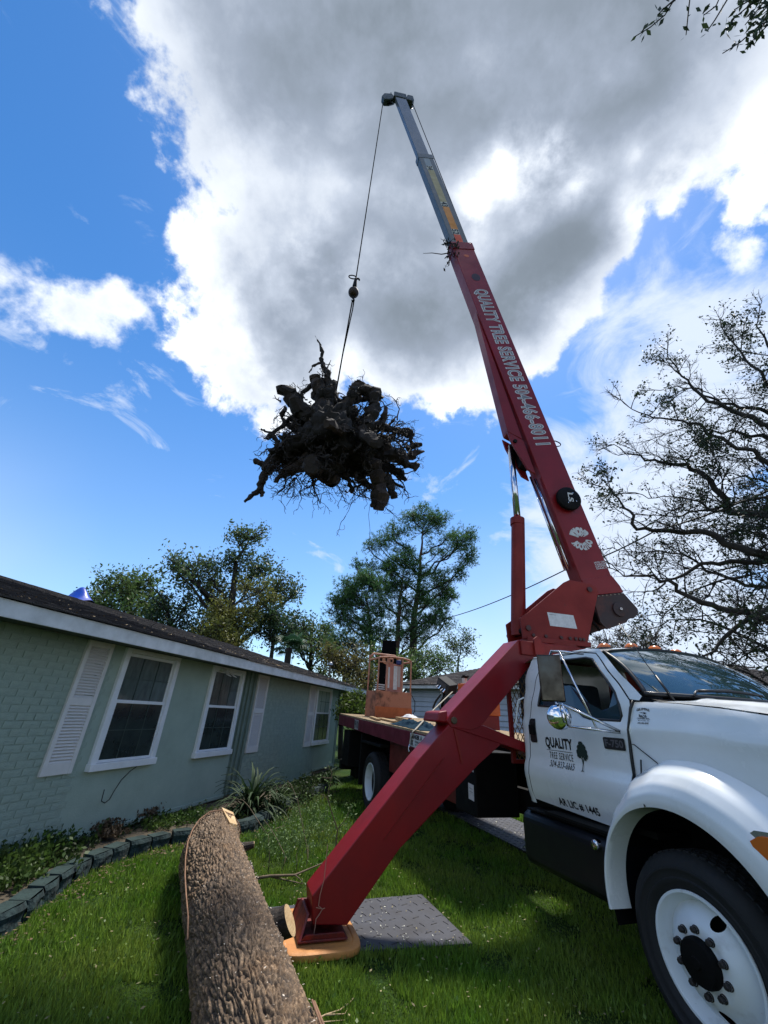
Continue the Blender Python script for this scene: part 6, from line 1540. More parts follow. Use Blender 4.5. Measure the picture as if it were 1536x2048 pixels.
# ------------------------------------------------------------------ uprooted stump hanging from the hook
RC = at_plane(655, 860, LT, CN)
stump = thing('root_ball', 'huge uprooted tree stump with black tangled roots hanging from the crane', 'stump', loc=tuple(RC))
m_root = mat('dark_root_bark', (.010,.007,.006), .9, col2=(.022,.014,.010), scale=7, bump=.8, bscale=26)  # near-black root colour, mottled by noise
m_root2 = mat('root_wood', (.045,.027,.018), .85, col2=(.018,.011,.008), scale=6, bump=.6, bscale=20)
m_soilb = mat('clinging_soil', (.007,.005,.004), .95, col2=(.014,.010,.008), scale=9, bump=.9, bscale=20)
def rp3(x, y, d=0.0): return at_plane(x, y, RC+CN*d, CN)-RC
pxm = (RC-CAMPOS).dot(FW)/CAM_F
RR = random.Random(5)
mass = MB()
def blob(x, y, rx, ry, d=0.0, rd=None, k=1.0):
    c = rp3(x, y, d); a, b, c3 = rx*pxm, (rd or rx)*pxm, ry*pxm
    def fn(u, v):
        p = -PI/2+PI*v; t = 2*PI*u; dr = V(math.cos(p)*math.cos(t), math.cos(p)*math.sin(t), math.sin(p))
        s = 1+.30*k*mnoise.noise(dr*2.2+c*3)+.20*k*mnoise.noise(dr*5+c)+.08*mnoise.noise(dr*12+c)
        return tuple(c+CB*(-dr.x*a*s)+CN*(dr.y*b*s)+V(0,0,dr.z*c3*s))
    mass.grid(fn, 40, 26)
blob(650,855,38,50,k=1.8); blob(615,905,52,25,k=1.9); blob(700,905,50,27,k=1.9); blob(752,915,30,20,.1,k=1.9); blob(578,908,26,16,-.1,k=1.6); blob(655,805,26,36,.15,k=1.5); blob(608,838,26,20,.1,k=1.6); blob(694,835,20,30,-.1,k=1.6); blob(742,885,24,16,-.15,k=1.6); blob(645,935,32,18,-.2,k=1.6); blob(715,935,30,16,.2,k=1.6)
blob(650,880,48,38,.45,k=1.6); blob(660,872,42,38,-.42,k=1.6)
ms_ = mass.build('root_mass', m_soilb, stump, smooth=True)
def root_path(pts, r, name='root', m=None, n=10, dj=.0, cut=True, gn=.18):
    W_ = [rp3(x, y, dj if isinstance(dj, (int, float)) else dj[i]) for i, (x, y) in enumerate(pts)]
    Q = []; R_ = []
    for i in range(len(W_)-1):
        for k in range(4):
            t = k/4; Q.append(W_[i].lerp(W_[i+1], t)+V(RR.gauss(0,1),RR.gauss(0,1),RR.gauss(0,1))*r[i]*pxm*gn); R_.append((r[i]*(1-t)+r[i+1]*t)*pxm*RR.uniform(.78,1.2))
    Q.append(W_[-1]); R_.append(r[-1]*pxm)
    mb = MB(); mb.tube([tuple(p) for p in Q], R_, n)
    for i, v in enumerate(mb.v):                         # gnarled skin
        k = mnoise.noise(Vector(v)*7)*.045+mnoise.noise(Vector(v)*19)*.026
        c = Q[min(i//n, len(Q)-1)]; d = Vector(v)-c; mb.v[i] = tuple(Vector(v)+d.normalized()*k*min(1, r[0]/8))
    return mb.build(name, m or m_root, stump)
roots = [
 ([(700,900),(735,890),(770,880),(790,868)], [13,10,7,5], .15), ([(700,890),(760,930),(800,945),(812,960)], [14,11,8,4], .1), ([(640,900),(590,880),(556,888),(545,905)], [14,10,7,4], .2), ([(620,920),(585,935),(560,948),(552,965)], [14,9,6,3], -.2), ([(690,800),(715,800),(735,795),(758,812)], [8,9,8,5], .2), ([(600,860),(575,850),(565,835),(572,815)], [10,7,5,3], .15), ([(745,870),(770,840),(772,815)], [8,5,3], .1), ([(630,800),(640,770),(650,760)], [10,8,5], .2),
 ([(612,840),(596,815),(580,790),(562,774)], [20,17,15,12], [0,-.1,-.15,-.2]), ([(645,830),(645,790),(636,765),(628,752)], [15,14,13,12], 0.05),
 ([(660,815),(660,785),(655,752),(646,728)], [11,9,8,6], .0), ([(646,728),(641,722),(645,705),(641,690),(630,672)], [5,4.5,3.5,2.5,1.2], .0), ([(641,726),(625,733),(618,745)], [3.5,2.5,1.2], -.05),
 ([(655,735),(662,720)], [1.4,.7], 0), ([(668,815),(664,790),(668,765)], [11,9,8], .1),
 ([(695,815),(708,785),(720,765)], [14,13,12], [-.1,-.15,-.2]), ([(700,790),(725,780),(750,788),(762,790)], [9,12,12,9], -.2), ([(752,790),(748,815),(738,845),(728,865)], [11,12,11,10], -.25),
 ([(715,765),(735,770),(748,778)], [8,4,2], -.2), ([(730,860),(765,855),(795,862),(824,870)], [14,9,7,5], .1), ([(795,862),(815,860),(822,872),(820,880)], [5,6,6,4], .1), ([(740,880),(780,905),(815,912),(848,902)], [16,12,9,4], -.1),
 ([(780,910),(810,925),(833,935)], [13,11,9], -.25), ([(815,900),(835,890),(842,890)], [6,4,2], -.05), ([(735,925),(755,950),(762,985),(757,1020)], [18,13,12,10], -.2), ([(770,955),(780,975),(788,997)], [11,9,7], -.1), ([(752,990),(748,1008),(744,1014)], [8,5,4], -.25),
 ([(650,920),(657,950),(661,968)], [17,15,13], -.1), ([(600,905),(565,915),(540,932),(530,945)], [20,15,11,8], .0), ([(535,935),(526,960),(520,980),(505,990),(489,1004)], [10,6.5,5.5,4.5,2], .0), ([(520,978),(526,985),(523,994)], [4,3.5,1.5], 0), ([(540,938),(522,930),(511,923)], [6,6,5.5], -.1),
 ([(605,830),(580,838),(560,855),(533,876)], [10,6,5,4], 0.1), ([(545,867),(530,862),(522,858)], [3,2,1], .1), ([(533,876),(526,878)], [2.5,1], .1), ([(545,868),(560,890),(575,900)], [4,4,5], .1),
 ([(575,905),(560,900),(548,905)], [8,5,2], .2), ([(765,830),(760,850),(745,875)], [3,5,8], .2), ([(780,850),(790,835),(795,833)], [4,2,1], .1), ([(820,880),(828,895),(832,905)], [4,4,2], .15),
 ([(590,800),(605,785),(625,770)], [5,5,6], .2), ([(690,950),(700,965),(705,985)], [8,3,1.2], -.1), ([(720,950),(735,970),(752,975)], [10,7,6], .1), ([(780,960),(800,972),(808,975)], [5,2.5,2], 0.1)]
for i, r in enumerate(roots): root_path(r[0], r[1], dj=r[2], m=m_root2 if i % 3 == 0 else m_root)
# stubs that stick towards and away from the viewer
for k in range(9):
    x, y = RR.uniform(600, 760), RR.uniform(830, 930); s = -1 if k % 2 else 1
    root_path([(x, y), (x+RR.uniform(-14,14), y+RR.uniform(-10,16)), (x+RR.uniform(-30,30), y+RR.uniform(-14,24))], [14,10,8], dj=[s*.35, s*.65, s*.95], m=m_root2 if k % 3 == 0 else m_root)
fr_ = MB()
def hair(x, y, ang, L_, r, d=0.0, lvl=0):
    P = [(x, y)]; a = ang; n = 6; dd = [d]
    for _ in range(n):
        a += RR.gauss(0, .42); P.append((P[-1][0]+L_/n*math.cos(a), P[-1][1]+L_/n*math.sin(a))); dd.append(dd[-1]+RR.gauss(0, .03))
    W_ = [tuple(rp3(px, py, q)) for (px, py), q in zip(P, dd)]
    fr_.tube(W_, [max(.0034, r*pxm*(1-.75*i/n)) for i in range(n+1)], 4 if r > 1.2 else 3, cap=False)
    if lvl < 2:
        for _ in range(3 if lvl == 0 else 2):
            i = RR.randint(1, n); hair(P[i][0], P[i][1], a+RR.gauss(0, 1.0), L_*RR.uniform(.3, .6), r*.55, dd[i], lvl+1)
rim = [(560,790),(560,840),(545,880),(540,900),(535,930),(560,945),(590,950),(620,955),(650,965),(690,955),(715,950),(740,965),(765,975),(790,965),(810,940),(820,915),(825,890),(815,865),(790,850),(770,830),(768,800),(740,775),(710,765),(690,765),(665,760),(640,760),(600,780)]
for (x, y) in [(670+(a_-670)*.86, 878+(b_-878)*.86) for a_, b_ in rim]:
    for _ in range(3 if y < 850 else 6):
        a = math.atan2(y-875, x-670)+RR.gauss(0, .9); hair(x+RR.gauss(0,12), y+RR.gauss(0,10), a+(.25 if y > 930 else 0), RR.uniform(14, 46)*(1 if y < 930 else 1.4), RR.uniform(.8, 2.3), RR.uniform(-.5,.5))
for (x, y, L_, a) in ((590,955,70,1.9),(600,955,60,1.4),(632,950,75,1.2),(700,955,60,1.4),(705,960,75,1.3),(585,950,50,2.2),(740,960,50,1.7),(578,925,40,2.6),(620,950,60,1.75),(730,970,40,1.5)):
    for _ in range(3): hair(x+RR.gauss(0,5), y, a+RR.gauss(0,.15), L_*RR.uniform(.7,1.1), RR.uniform(1.0,2.2), RR.uniform(-.3,.3))
for _ in range(170): hair(RR.gauss(670, 48), RR.gauss(888, 26), RR.uniform(0, 6.28), RR.uniform(15, 46), RR.uniform(1.2, 3.6), RR.choice((-1,1))*RR.uniform(.2,.7))
for (x, y, L_) in ((690,815,30),(720,820,34),(705,835,30),(575,870,30),(590,865,28),(780,880,36),(800,885,30),(560,930,30)):
    for _ in range(12): hair(x+RR.gauss(0,9), y+RR.gauss(0,8), RR.uniform(0,6.28), L_, RR.uniform(.8,1.8), RR.uniform(-.3,.3))
fr_.tube([tuple(rp3(740,1010)), tuple(rp3(737,1030,.02)), tuple(rp3(740,1060,.0)), tuple(rp3(738,1085,.03))], .0035, 3)
tag(fr_.build('fine_roots', m_root, stump), kind='stuff')

# ------------------------------------------------------------------ felled log
LC = [(V(-1.74,5.93,.29),.275), (V(-1.70,5.78,.29),.285), (V(-1.54,5.30,.29),.295), (V(-1.29,4.72,.285),.288), (V(-1.03,4.16,.275),.278), (V(-.77,3.6,.26),.266), (V(-.53,3.08,.25),.254), (V(-.26,2.5,.245),.25), (V(-.03,1.9,.24),.245), (V(.24,1.2,.24),.24)]
log = thing('felled_log', 'thick felled tree trunk with rough brown bark lying on the grass', 'log', loc=(-1.04, 4.18, 0))
lo = log.location
def lc(t):
    s = t*(len(LC)-1); i = min(len(LC)-2, int(s)); f = s-i
    f2 = f; return LC[i][0].lerp(LC[i+1][0], f2), LC[i][1]*(1-f2)+LC[i+1][1]*f2
NU, NV = 400, 720
vs = []
CRK = []
for j in range(NV+1):
    t = j/NV; c, r = lc(t)
    c2, _ = lc(min(1, t+.02)); c1, _ = lc(max(0, t-.02)); d = (c2-c1).normalized(); sx = V(d.y, -d.x, 0).normalized(); sz = sx.cross(d)
    s = t*5.0
    for i in range(NU):
        a = 2*PI*i/NU; arc_ = a*.34
        q = Vector((math.cos(a)*.34, math.sin(a)*.34, s*.55))
        w = Vector((mnoise.noise(q*12), mnoise.noise(q*12+V(5,5,5)), mnoise.noise(q*12+V(9,1,3))))
        k1 = mnoise.voronoi(Vector((math.cos(a)*.34, math.sin(a)*.34, s*.28))*34+w*1.2)[0]
        crack = min(1, (k1[1]-k1[0])*2.4); k2 = mnoise.voronoi(Vector((math.cos(a)*.34, math.sin(a)*.34, s*.45))*60+w*.9)[0]
        CRK.append(crack); crack = max(0, crack-.12)
        big = mnoise.noise(Vector((math.cos(a)*1.2, math.sin(a)*1.2, s*1.4)))*.020
        h = big+.019*(crack**.5)+.006*min(1,(k2[1]-k2[0])*2)-.018+.008*mnoise.noise(V(q.x*46, q.y*46, q.z*20))
        rr = r+h
        flat = 1-.06*max(0, -math.sin(a))
        vs.append(tuple(c-lo+(sx*math.cos(a)+sz*math.sin(a)*flat)*rr))
fs = [(j*NU+i, j*NU+(i+1) % NU, (j+1)*NU+(i+1) % NU, (j+1)*NU+i) for j in range(NV) for i in range(NU)]
def bark_material():
    m = bpy.data.materials.new('log_bark'); m.use_nodes = True; nt = m.node_tree; N = nt.nodes; L = nt.links; b = N['Principled BSDF']; b.inputs['Roughness'].default_value = .75; b.inputs['Specular IOR Level'].default_value = .45
    t = N.new('ShaderNodeTexCoord'); g = N.new('ShaderNodeNewGeometry')
    n = N.new('ShaderNodeTexNoise'); L.new(t.outputs['Object'], n.inputs['Vector']); n.inputs['Scale'].default_value = 30; n.inputs['Detail'].default_value = 8; n.inputs['Roughness'].default_value = .7
    n2 = N.new('ShaderNodeTexNoise'); L.new(t.outputs['Object'], n2.inputs['Vector']); n2.inputs['Scale'].default_value = 3.2; n2.inputs['Detail'].default_value = 5
    r = N.new('ShaderNodeValToRGB'); L.new(n.outputs['Fac'], r.inputs[0]); e = r.color_ramp.elements; e[0].position = .34; e[0].color = (.050,.034,.022,1); e[1].position = .68; e[1].color = (.34,.235,.145,1)
    x = e.__class__ and r.color_ramp.elements.new(.52); x.color = (.135,.088,.050,1)
    mx = N.new('ShaderNodeMix'); mx.data_type = 'RGBA'; mr = N.new('ShaderNodeMapRange'); L.new(n2.outputs['Fac'], mr.inputs[0]); mr.inputs[1].default_value = .42; mr.inputs[2].default_value = .68; L.new(mr.outputs[0], mx.inputs[0]); L.new(r.outputs[0], mx.inputs[6])
    sc = N.new('ShaderNodeVectorMath'); sc.operation = 'MULTIPLY'; L.new(r.outputs[0], sc.inputs[0]); sc.inputs[1].default_value = (1.05, .95, .82); L.new(sc.outputs[0], mx.inputs[7])
    ga = N.new('ShaderNodeAttribute'); ga.attribute_name = 'groove'; gm = N.new('ShaderNodeMapRange'); L.new(ga.outputs['Fac'], gm.inputs[0]); gm.inputs[1].default_value = 0; gm.inputs[2].default_value = .38; gm.inputs[3].default_value = .16; gm.inputs[4].default_value = 1.12
    s3 = N.new('ShaderNodeVectorMath'); s3.operation = 'SCALE'; L.new(mx.outputs[2], s3.inputs[0]); L.new(gm.outputs[0], s3.inputs['Scale']); L.new(s3.outputs[0], b.inputs['Base Color'])
    bp = N.new('ShaderNodeBump'); bp.inputs['Strength'].default_value = .9; bp.inputs['Distance'].default_value = .012; L.new(n.outputs['Fac'], bp.inputs['Height']); L.new(bp.outputs[0], b.inputs['Normal'])
    return m
m_lb = bark_material()
lgo = fast_mesh('bark', np.array(vs), np.array(fs), m_lb, log, smooth=False)
at_ = lgo.data.attributes.new('groove', 'FLOAT', 'POINT'); at_.data.foreach_set('value', np.array(CRK, np.float32))
m_cut = mat('fresh_cut_wood', (.62,.45,.24), .7, col2=(.45,.28,.13), scale=6, bump=.3, bscale=30, stretch=(1,1,4))
def cutface(c, d, r, name, tilt=V(0,0,0)):
    d = (d+tilt).normalized(); a = d.orthogonal().normalized(); b = d.cross(a); mb = MB(); P = [tuple(c)]
    rings = 5; n = 32
    for k in range(1, rings+1):
        for i in range(n): P.append(tuple(c+(a*math.cos(2*PI*i/n)+b*math.sin(2*PI*i/n))*r*k/rings*(1+.03*math.sin(i*3)*(k/rings))+d*(.006*(k % 2))))
    F = [(0, 1+i, 1+(i+1) % n) for i in range(n)]
    for k in range(rings-1):
        for i in range(n): F.append((1+k*n+i, 1+(k+1)*n+i, 1+(k+1)*n+(i+1) % n, 1+k*n+(i+1) % n))
    mb.add(P, F); return mb.build(name, m_cut, log)
c0, r0_ = lc(0); c1, _ = lc(.02); dlog = (c0-c1).normalized()
cutface(c0-lo+dlog*.012, dlog, r0_+.006, 'cut_face'); cE, rE = lc(1); cutface(cE-lo-dlog*.012, -dlog, rE, 'cut_face')
# slanting notch of pale wood at the far end
q4 = [at_z(x, y, z)-lo for x, y, z in ((443,1617,.585),(466,1627,.54),(474,1652,.49),(459,1648,.565))]
nt_ = MB(); nt_.hull8([tuple(p-V(0,0,.06)) for p in q4], [tuple(p+V(0,0,.012)) for p in q4]); nt_.build('notch_wood', m_cut, log)
# sawn branch stub beside the pad, and small knots
sb = at_z(525, 1862, .27)-lo; se = at_z(580, 1840, .34)-lo; dd = (se-sb).normalized()
mb = MB(); mb.tube([tuple(sb-dd*.1), tuple(sb), tuple(sb.lerp(se,.4)), tuple(sb.lerp(se,.7)), tuple(se)], [.14,.125,.10,.09,.088], 24, cap=False)
for i, v in enumerate(mb.v):
    k = i//24
    if k == 4: q = Vector(v)-se; mb.v[i] = tuple(Vector(v)+dd*(q.z*-.0)+V(.35*q.z, .1*q.z, 0)*-.6)
mb.build('branch_stub', m_lb, log)
rim_ = mb.v[-24:]; cc_ = sum((Vector(p) for p in rim_), Vector())/24
MB().add(rim_+[tuple(cc_+dd*.004)], [(i, (i+1) % 24, 24) for i in range(24)]).build('stub_cut', m_cut, log)
sx = V(dlog.y, -dlog.x, 0).normalized(); sx = sx if sx.x > 0 else -sx
kb = lc(.24)[0]-lo+sx*.25+V(0,0,.10)
MB().tube([tuple(kb), tuple(kb+sx*.08+V(0,0,.02)), tuple(kb+sx*.13+V(0,0,.03))], [.05,.035,.028], 10).build('knot', m_lb, log)
MB().tube([tuple(kb+sx*.128+V(0,0,.03)), tuple(kb+sx*.135+V(0,0,.031))], .026, 10).build('stub_cut', m_cut, log)
kb2 = lc(.30)[0]-lo+sx*.26+V(0,0,-.04)
kk = MB(); kk.sphere(tuple(kb2), .10, .16, .13, 14, 10); kk.build('burl', m_root, log, smooth=True)
# vines lying on the log
m_vine = mat('vine', (.30,.16,.09), .8, var=.4, scale=8)
def onlog(t, a, h=.022):
    c, r = lc(t); c2, _ = lc(min(1, t+.02)); c1, _ = lc(max(0, t-.02)); d = (c2-c1).normalized(); s1 = V(d.y,-d.x,0).normalized(); 
    if s1.x < 0: s1 = -s1
    return c+(s1*math.cos(a)+V(0,0,1)*math.sin(a))*(r+h)-lo
MB().tube([tuple(onlog(t, a)) for t, a in ((.085,.25),(.082,.6),(.085,1.0),(.09,1.5),(.10,1.9),(.13,2.25),(.18,2.45),(.24,2.60),(.30,2.72),(.36,2.80),(.42,2.85),(.48,2.88),(.52,3.0))], [.006]*13, 6).build('vine', m_vine, log, smooth=True)
MB().tube([tuple(onlog(t, a, .026)) for t, a in ((.74,.85),(.78,.95),(.82,1.0),(.87,.98),(.92,1.0))], .006, 6).tube([tuple(onlog(t, a, .024)) for t, a in ((.74,.9),(.79,1.02),(.84,1.05),(.92,1.12))], .005, 6).build('vine', m_vine, log, smooth=True)
m_chipw = mat('wood_chip', (.45,.38,.30), .8, island=.4)
litter('sawdust', [tuple(onlog(rnd.uniform(.05,.8), rnd.uniform(.4, 2.6), .012)) for _ in range(260)], .007, m_chipw, log)

# ------------------------------------------------------------------ steel plates and outrigger pads
m_plate = mat('plate_steel', (.050,.054,.072), .62, metal=.1, col2=(.035,.034,.040), scale=3, bump=.1)
m_tread = mat('tread_bar', (.016,.016,.022), .5, metal=.1)
def plate(name, label, corners, z0, th, group=None, treads=True, step=.115):
    c = [Vector((x, y, 0)) for x, y in corners]; cen = sum(c, Vector())/4
    o = thing(name, label, 'steel plate', loc=(cen.x, cen.y, 0), group=group)
    MB().hull8([tuple(p-cen+V(0,0,z0)) for p in c], [tuple(p-cen+V(0,0,z0+th)) for p in c]).build('sheet', m_plate, o, bevel=.003)
    tr = MB(); ux = (c[1]-c[0]); uy = (c[3]-c[0]); nx_ = int(ux.length/step); ny_ = int(uy.length/step); ax = ux.normalized(); ay = V(-ax.y, ax.x, 0)
    for i in range(nx_):
        for j in range(ny_):
            u, v = (i+.5)/nx_, (j+.5)/ny_; p = c[0].lerp(c[1], u).lerp(c[3].lerp(c[2], u), v)-cen
            d = (ax if (i+j) % 2 else ay); d = (d+ (ay if (i+j) % 2 else -ax)*.35).normalized(); w = V(-d.y, d.x, 0)
            L_ = .042; z = z0+th
            tr.add([tuple(p-d*L_+V(0,0,z)), tuple(p+w*.008+V(0,0,z)), tuple(p+d*L_+V(0,0,z)), tuple(p-w*.008+V(0,0,z)), tuple(p-d*L_*.7+V(0,0,z+.005)), tuple(p+d*L_*.7+V(0,0,z+.005))], [(0,1,5,4),(1,2,5),(2,3,4,5),(3,0,4)])
    if treads: tag(tr.build('tread_bars', m_tread, o), kind='stuff')
    return o
C1 = [at_z(505, 1916, .03), at_z(945, 1886, .03), at_z(843, 1788, .03), at_z(515, 1816, .03)]
pl1 = plate('steel_plate', 'dark grey diamond tread plate on the grass under the orange pad', [(p.x, p.y) for p in C1], .008, .022)
litter('leaf_bits', [tuple(C1[0].lerp(C1[1], rnd.random()).lerp(C1[3].lerp(C1[2], rnd.random()), rnd.random())-pl1.location+V(0,0,.008)) for _ in range(110)], .010, mat('pale_bits', (.42,.42,.36), .8, island=.4), pl1)
def tw2d(x, y): p = TM @ V(x, y, 0); return (p.x, p.y)
n_ = 0
for i, (xa, xb) in enumerate(((-8.6,-6.2),(-6.15,-3.75),(-3.7,-1.3))):
    o = plate('ground_mat', ('dark tread mat under the far rear wheels','dark tread mat lying beneath the middle of the truck','dark tread mat visible below the black fuel tank')[i], [tw2d(xa,.42), tw2d(xb,.42), tw2d(xb,1.55), tw2d(xa,1.55)], .01, .03, 'ground mats under the truck', step=.12)
    litter('leaf_bits', [tuple(V(*tw2d(rnd.uniform(xa,xb), rnd.uniform(.45,1.5)),0)-o.location+V(0,0,.045)) for _ in range(90)], .018, mat('pale_bits', (.42,.42,.36), .8, island=.4), o)
# pad
m_pad = mat('pad_orange', (.62,.27,.065), .6, col2=(.45,.18,.05), scale=5, bump=.2)
def pad(label, cx, cy, sgn):
    o = thing('outrigger_pad', label, 'outrigger pad', mw=TM @ Matrix.Translation((cx-.02, cy, .032)))
    P = []
    for k in range(48):
        a = 2*PI*k/48; r = 1/((abs(math.cos(a))**5+abs(math.sin(a))**5)**(1/5)); P.append((r*math.cos(a)*.40, r*math.sin(a)*.33))
    mb = MB(); lay = [(1.0,0),(1.015,.015),(1.0,.040),(.97,.048),(.86,.048),(.84,.040)]
    vs_ = [(x*s, y*s, z) for s, z in lay for x, y in P]; n = 48
    mb.add(vs_+[(0,0,.040)], [(j*n+i, j*n+(i+1) % n, (j+1)*n+(i+1) % n, (j+1)*n+i) for j in range(len(lay)-1) for i in range(n)]+[((len(lay)-1)*n+i, (len(lay)-1)*n+(i+1) % n, len(lay)*n) for i in range(n)])
    mb.build('pad_disc', m_pad, o, auto=40)
    MB().box(-.05, .05, .30*sgn-.02, .30*sgn+.02, .052, .07).build('grip', m_pad, o, bevel=.01)
    return o
pad('orange square cornered outrigger pad under the near red foot', -1.95, -3.02, -1)
pad('orange outrigger pad under the foot on the far side of the truck', -1.95, 3.02, 1)

# ------------------------------------------------------------------ plants
m_strap = leaf_mat('strap_leaf', (.018,.042,.016), (.035,.065,.022), back=.15, rough=.7)
def strap_clump(label, base, n, L0, L1, m, seed, name='strap_leaf_plant', width=.022, e0=.35, e1=1.35):
    R = random.Random(seed); o = thing(name, label, 'plant', loc=tuple(base)); g = MB(); cnt = 0
    for k in range(n):
        a = R.uniform(0, 2*PI); el = R.uniform(e0, e1); L_ = R.uniform(L0, L1); d = V(math.cos(a)*math.cos(el), math.sin(a)*math.cos(el), math.sin(el)); p = V(R.gauss(0,.06), R.gauss(0,.06), 0); P = [p]
        for j in range(7): P.append(P[-1]+d*L_/7); d = (d+V(0,0,-.16-.05*j)).normalized()
        s = V(-math.sin(a), math.cos(a), 0); mb = MB(); W_ = [.4,.8,1,1,.9,.7,.4,.05]
        vs_ = []
        for q, w in zip(P, W_): vs_ += [tuple(q-s*width*w+V(0,0,.006)), tuple(q), tuple(q+s*width*w+V(0,0,.006))]
        mb.add(vs_, [(j*3+i, j*3+i+1, (j+1)*3+i+1, (j+1)*3+i) for j in range(7) for i in range(2)])
        if k < 40: mb.build('leaf', m, o, smooth=True)
        else: g.add(mb.v, mb.f)
    if g.v: tag(g.build('inner_leaves', m, o, smooth=True), kind='stuff')
    return o
strap_clump('large clump of dark arching strap leaves against the green wall beyond the log', at_z(500,1622,.08), 120, .55, 1.0, m_strap, 1)
strap_clump('smaller lighter tuft of narrow leaves right of the big strap leaf clump', at_z(552,1618,.08), 70, .35, .65, leaf_mat('light_strap', (.045,.085,.025), (.07,.10,.035), back=.2), 2, width=.014)
strap_clump('low dark tuft at the foot of the wall near the far brick corner', at_z(655,1562,.05), 40, .25, .5, m_strap, 3, width=.018)
def leafy(name, label, pts, r, n, size, m, cat='plant', seed=0, h=(.0, .25)):
    """ground-hugging leafy plant with real stems"""
    R = random.Random(seed); NR = np.random.default_rng(seed); b = pts[0]; o = thing(name, label, cat, loc=tuple(b)); st = MB(); P = []
    for p in pts:
        for _ in range(n):
            q = p+V(R.gauss(0,r), R.gauss(0,r), 0); e = q+V(R.gauss(0,.05), R.gauss(0,.05), R.uniform(*h)); st.tube([tuple(q-b), tuple(q.lerp(e,.5)-b+V(.01,0,0)), tuple(e-b)], [.004,.003,.002], 3, cap=False)
            for _ in range(6): P.append(tuple(q.lerp(e, R.uniform(.3,1.05))-b+V(R.gauss(0,.022),R.gauss(0,.022),R.gauss(0,.012))))
    tag(st.build('stems', m, o), kind='stuff'); vs_, fs_ = scatter_leaves(P, size, NR, .0, .6); tag(fast_mesh('leaves', vs_, fs_, m, o), kind='stuff'); return o
l_bed = leaf_mat('bed_leaf', (.035,.080,.016), (.060,.105,.022)); l_bed2 = leaf_mat('bed_leaf_dark', (.020,.045,.014), (.035,.055,.018)); l_dry = leaf_mat('dry_bed_leaf', (.07,.05,.03), (.10,.07,.04), back=.1)
leafy('bed_weeds', 'thick green weeds in the flower bed at the left edge of the photo', [at_z(x,y,.08) for x, y in ((20,1720),(60,1690),(10,1770),(60,1740),(100,1700),(-40,1760),(0,1700))], .16, 90, .030, l_bed, seed=1)
leafy('bed_weeds', 'low leafy weeds in the bed below the hanging wire', [at_z(x,y,.08) for x, y in ((150,1690),(190,1670),(240,1655),(120,1720),(290,1640))], .12, 60, .022, l_bed2, seed=2, h=(0,.12))
leafy('bed_weeds', 'fresh green weeds just behind the far end of the log', [at_z(x,y,.08) for x, y in ((345,1645),(375,1640),(310,1655),(400,1630))], .12, 70, .022, l_bed, seed=3, h=(0,.14))
leafy('dead_vine', 'brown curled dead vine at the foot of the wall under the second window', [at_z(x,y,.10) for x, y in ((200,1665),(215,1672),(290,1640),(300,1630))], .07, 60, .030, l_dry, seed=4, h=(.02,.16))
leafy('bed_weeds', 'mixed weeds along the wall beyond the strap leaf clump', [at_z(x,y,.06) for x, y in ((590,1590),(610,1580),(640,1572),(575,1602),(600,1600))], .18, 90, .028, l_bed2, seed=5, h=(0,.3))
leafy('bed_weeds', 'low weeds between the strap leaf clump and the edging blocks', [at_z(x,y,.06) for x, y in ((480,1640),(450,1635),(520,1632),(545,1625))], .12, 50, .022, l_bed2, seed=6, h=(0,.12))
leafy('cut_brush', 'leafy cut brush scattered on the grass between the log and the rear wheel', [at_z(x,y,.03) for x, y in ((590,1650),(560,1690),(610,1680),(640,1640),(580,1720),(540,1700),(620,1625),(650,1670))], .20, 45, .016, leaf_mat('brush_leaf', (.11,.19,.06), (.17,.25,.09), back=.3), cat='brush', seed=8, h=(.03,.30))
# fallen branch and upright whippy shoots
m_stem = mat('whip_stem', (.18,.13,.08), .8, var=.4, scale=10); l_sh = leaf_mat('shoot_leaf', (.10,.17,.05), (.15,.22,.08), back=.3)
def shoot(name, label, paths, leaves, lm=l_sh, size=.022, seed=0, cat='branch', m=m_stem):
    R = random.Random(seed); NR = np.random.default_rng(seed); b = paths[0][0][0]; b = V(b.x, b.y, 0); o = thing(name, label, cat, loc=tuple(b)); P = []
    for pts, r, nl_ in paths:
        MB().tube([tuple(p-b) for p in pts], [r*(1-.7*i/(len(pts)-1)) for i in range(len(pts))], 6).build('stem', m, o, smooth=True)
        for _ in range(nl_):
            t = R.uniform(.35,1)*(len(pts)-1); i = min(len(pts)-2, int(t)); q = pts[i].lerp(pts[i+1], t-i); P.append(tuple(q-b+V(R.gauss(0,.04),R.gauss(0,.04),R.gauss(0,.03))))
    if P: vs_, fs_ = scatter_leaves(P, size, NR, 0, .4); tag(fast_mesh('leaves', vs_, fs_, lm, o), kind='stuff')
    return o
def fl3(pts, dist0, dist1): n = len(pts)-1; return [at_dist(x, y, dist0+(dist1-dist0)*i/max(1,n)) for i, (x, y) in enumerate(pts)]
shoot('fallen_branch', 'bare forked branch lying on the grass between the log and the red leg', [([at_z(505,1758,.06), at_z(540,1752,.08), at_z(590,1750,.07), at_z(625,1735,.08), at_z(655,1722,.10)], .018, 0), ([at_z(540,1752,.08), at_z(570,1760,.03), at_z(590,1764,.03), at_z(605,1768,.02)], .013, 0), ([at_z(590,1750,.07), at_z(600,1758,.05), at_z(608,1768,.03)], .007, 4)], 0, seed=1)
dS = math.hypot(*at_z(668,1735,.0)[:2])
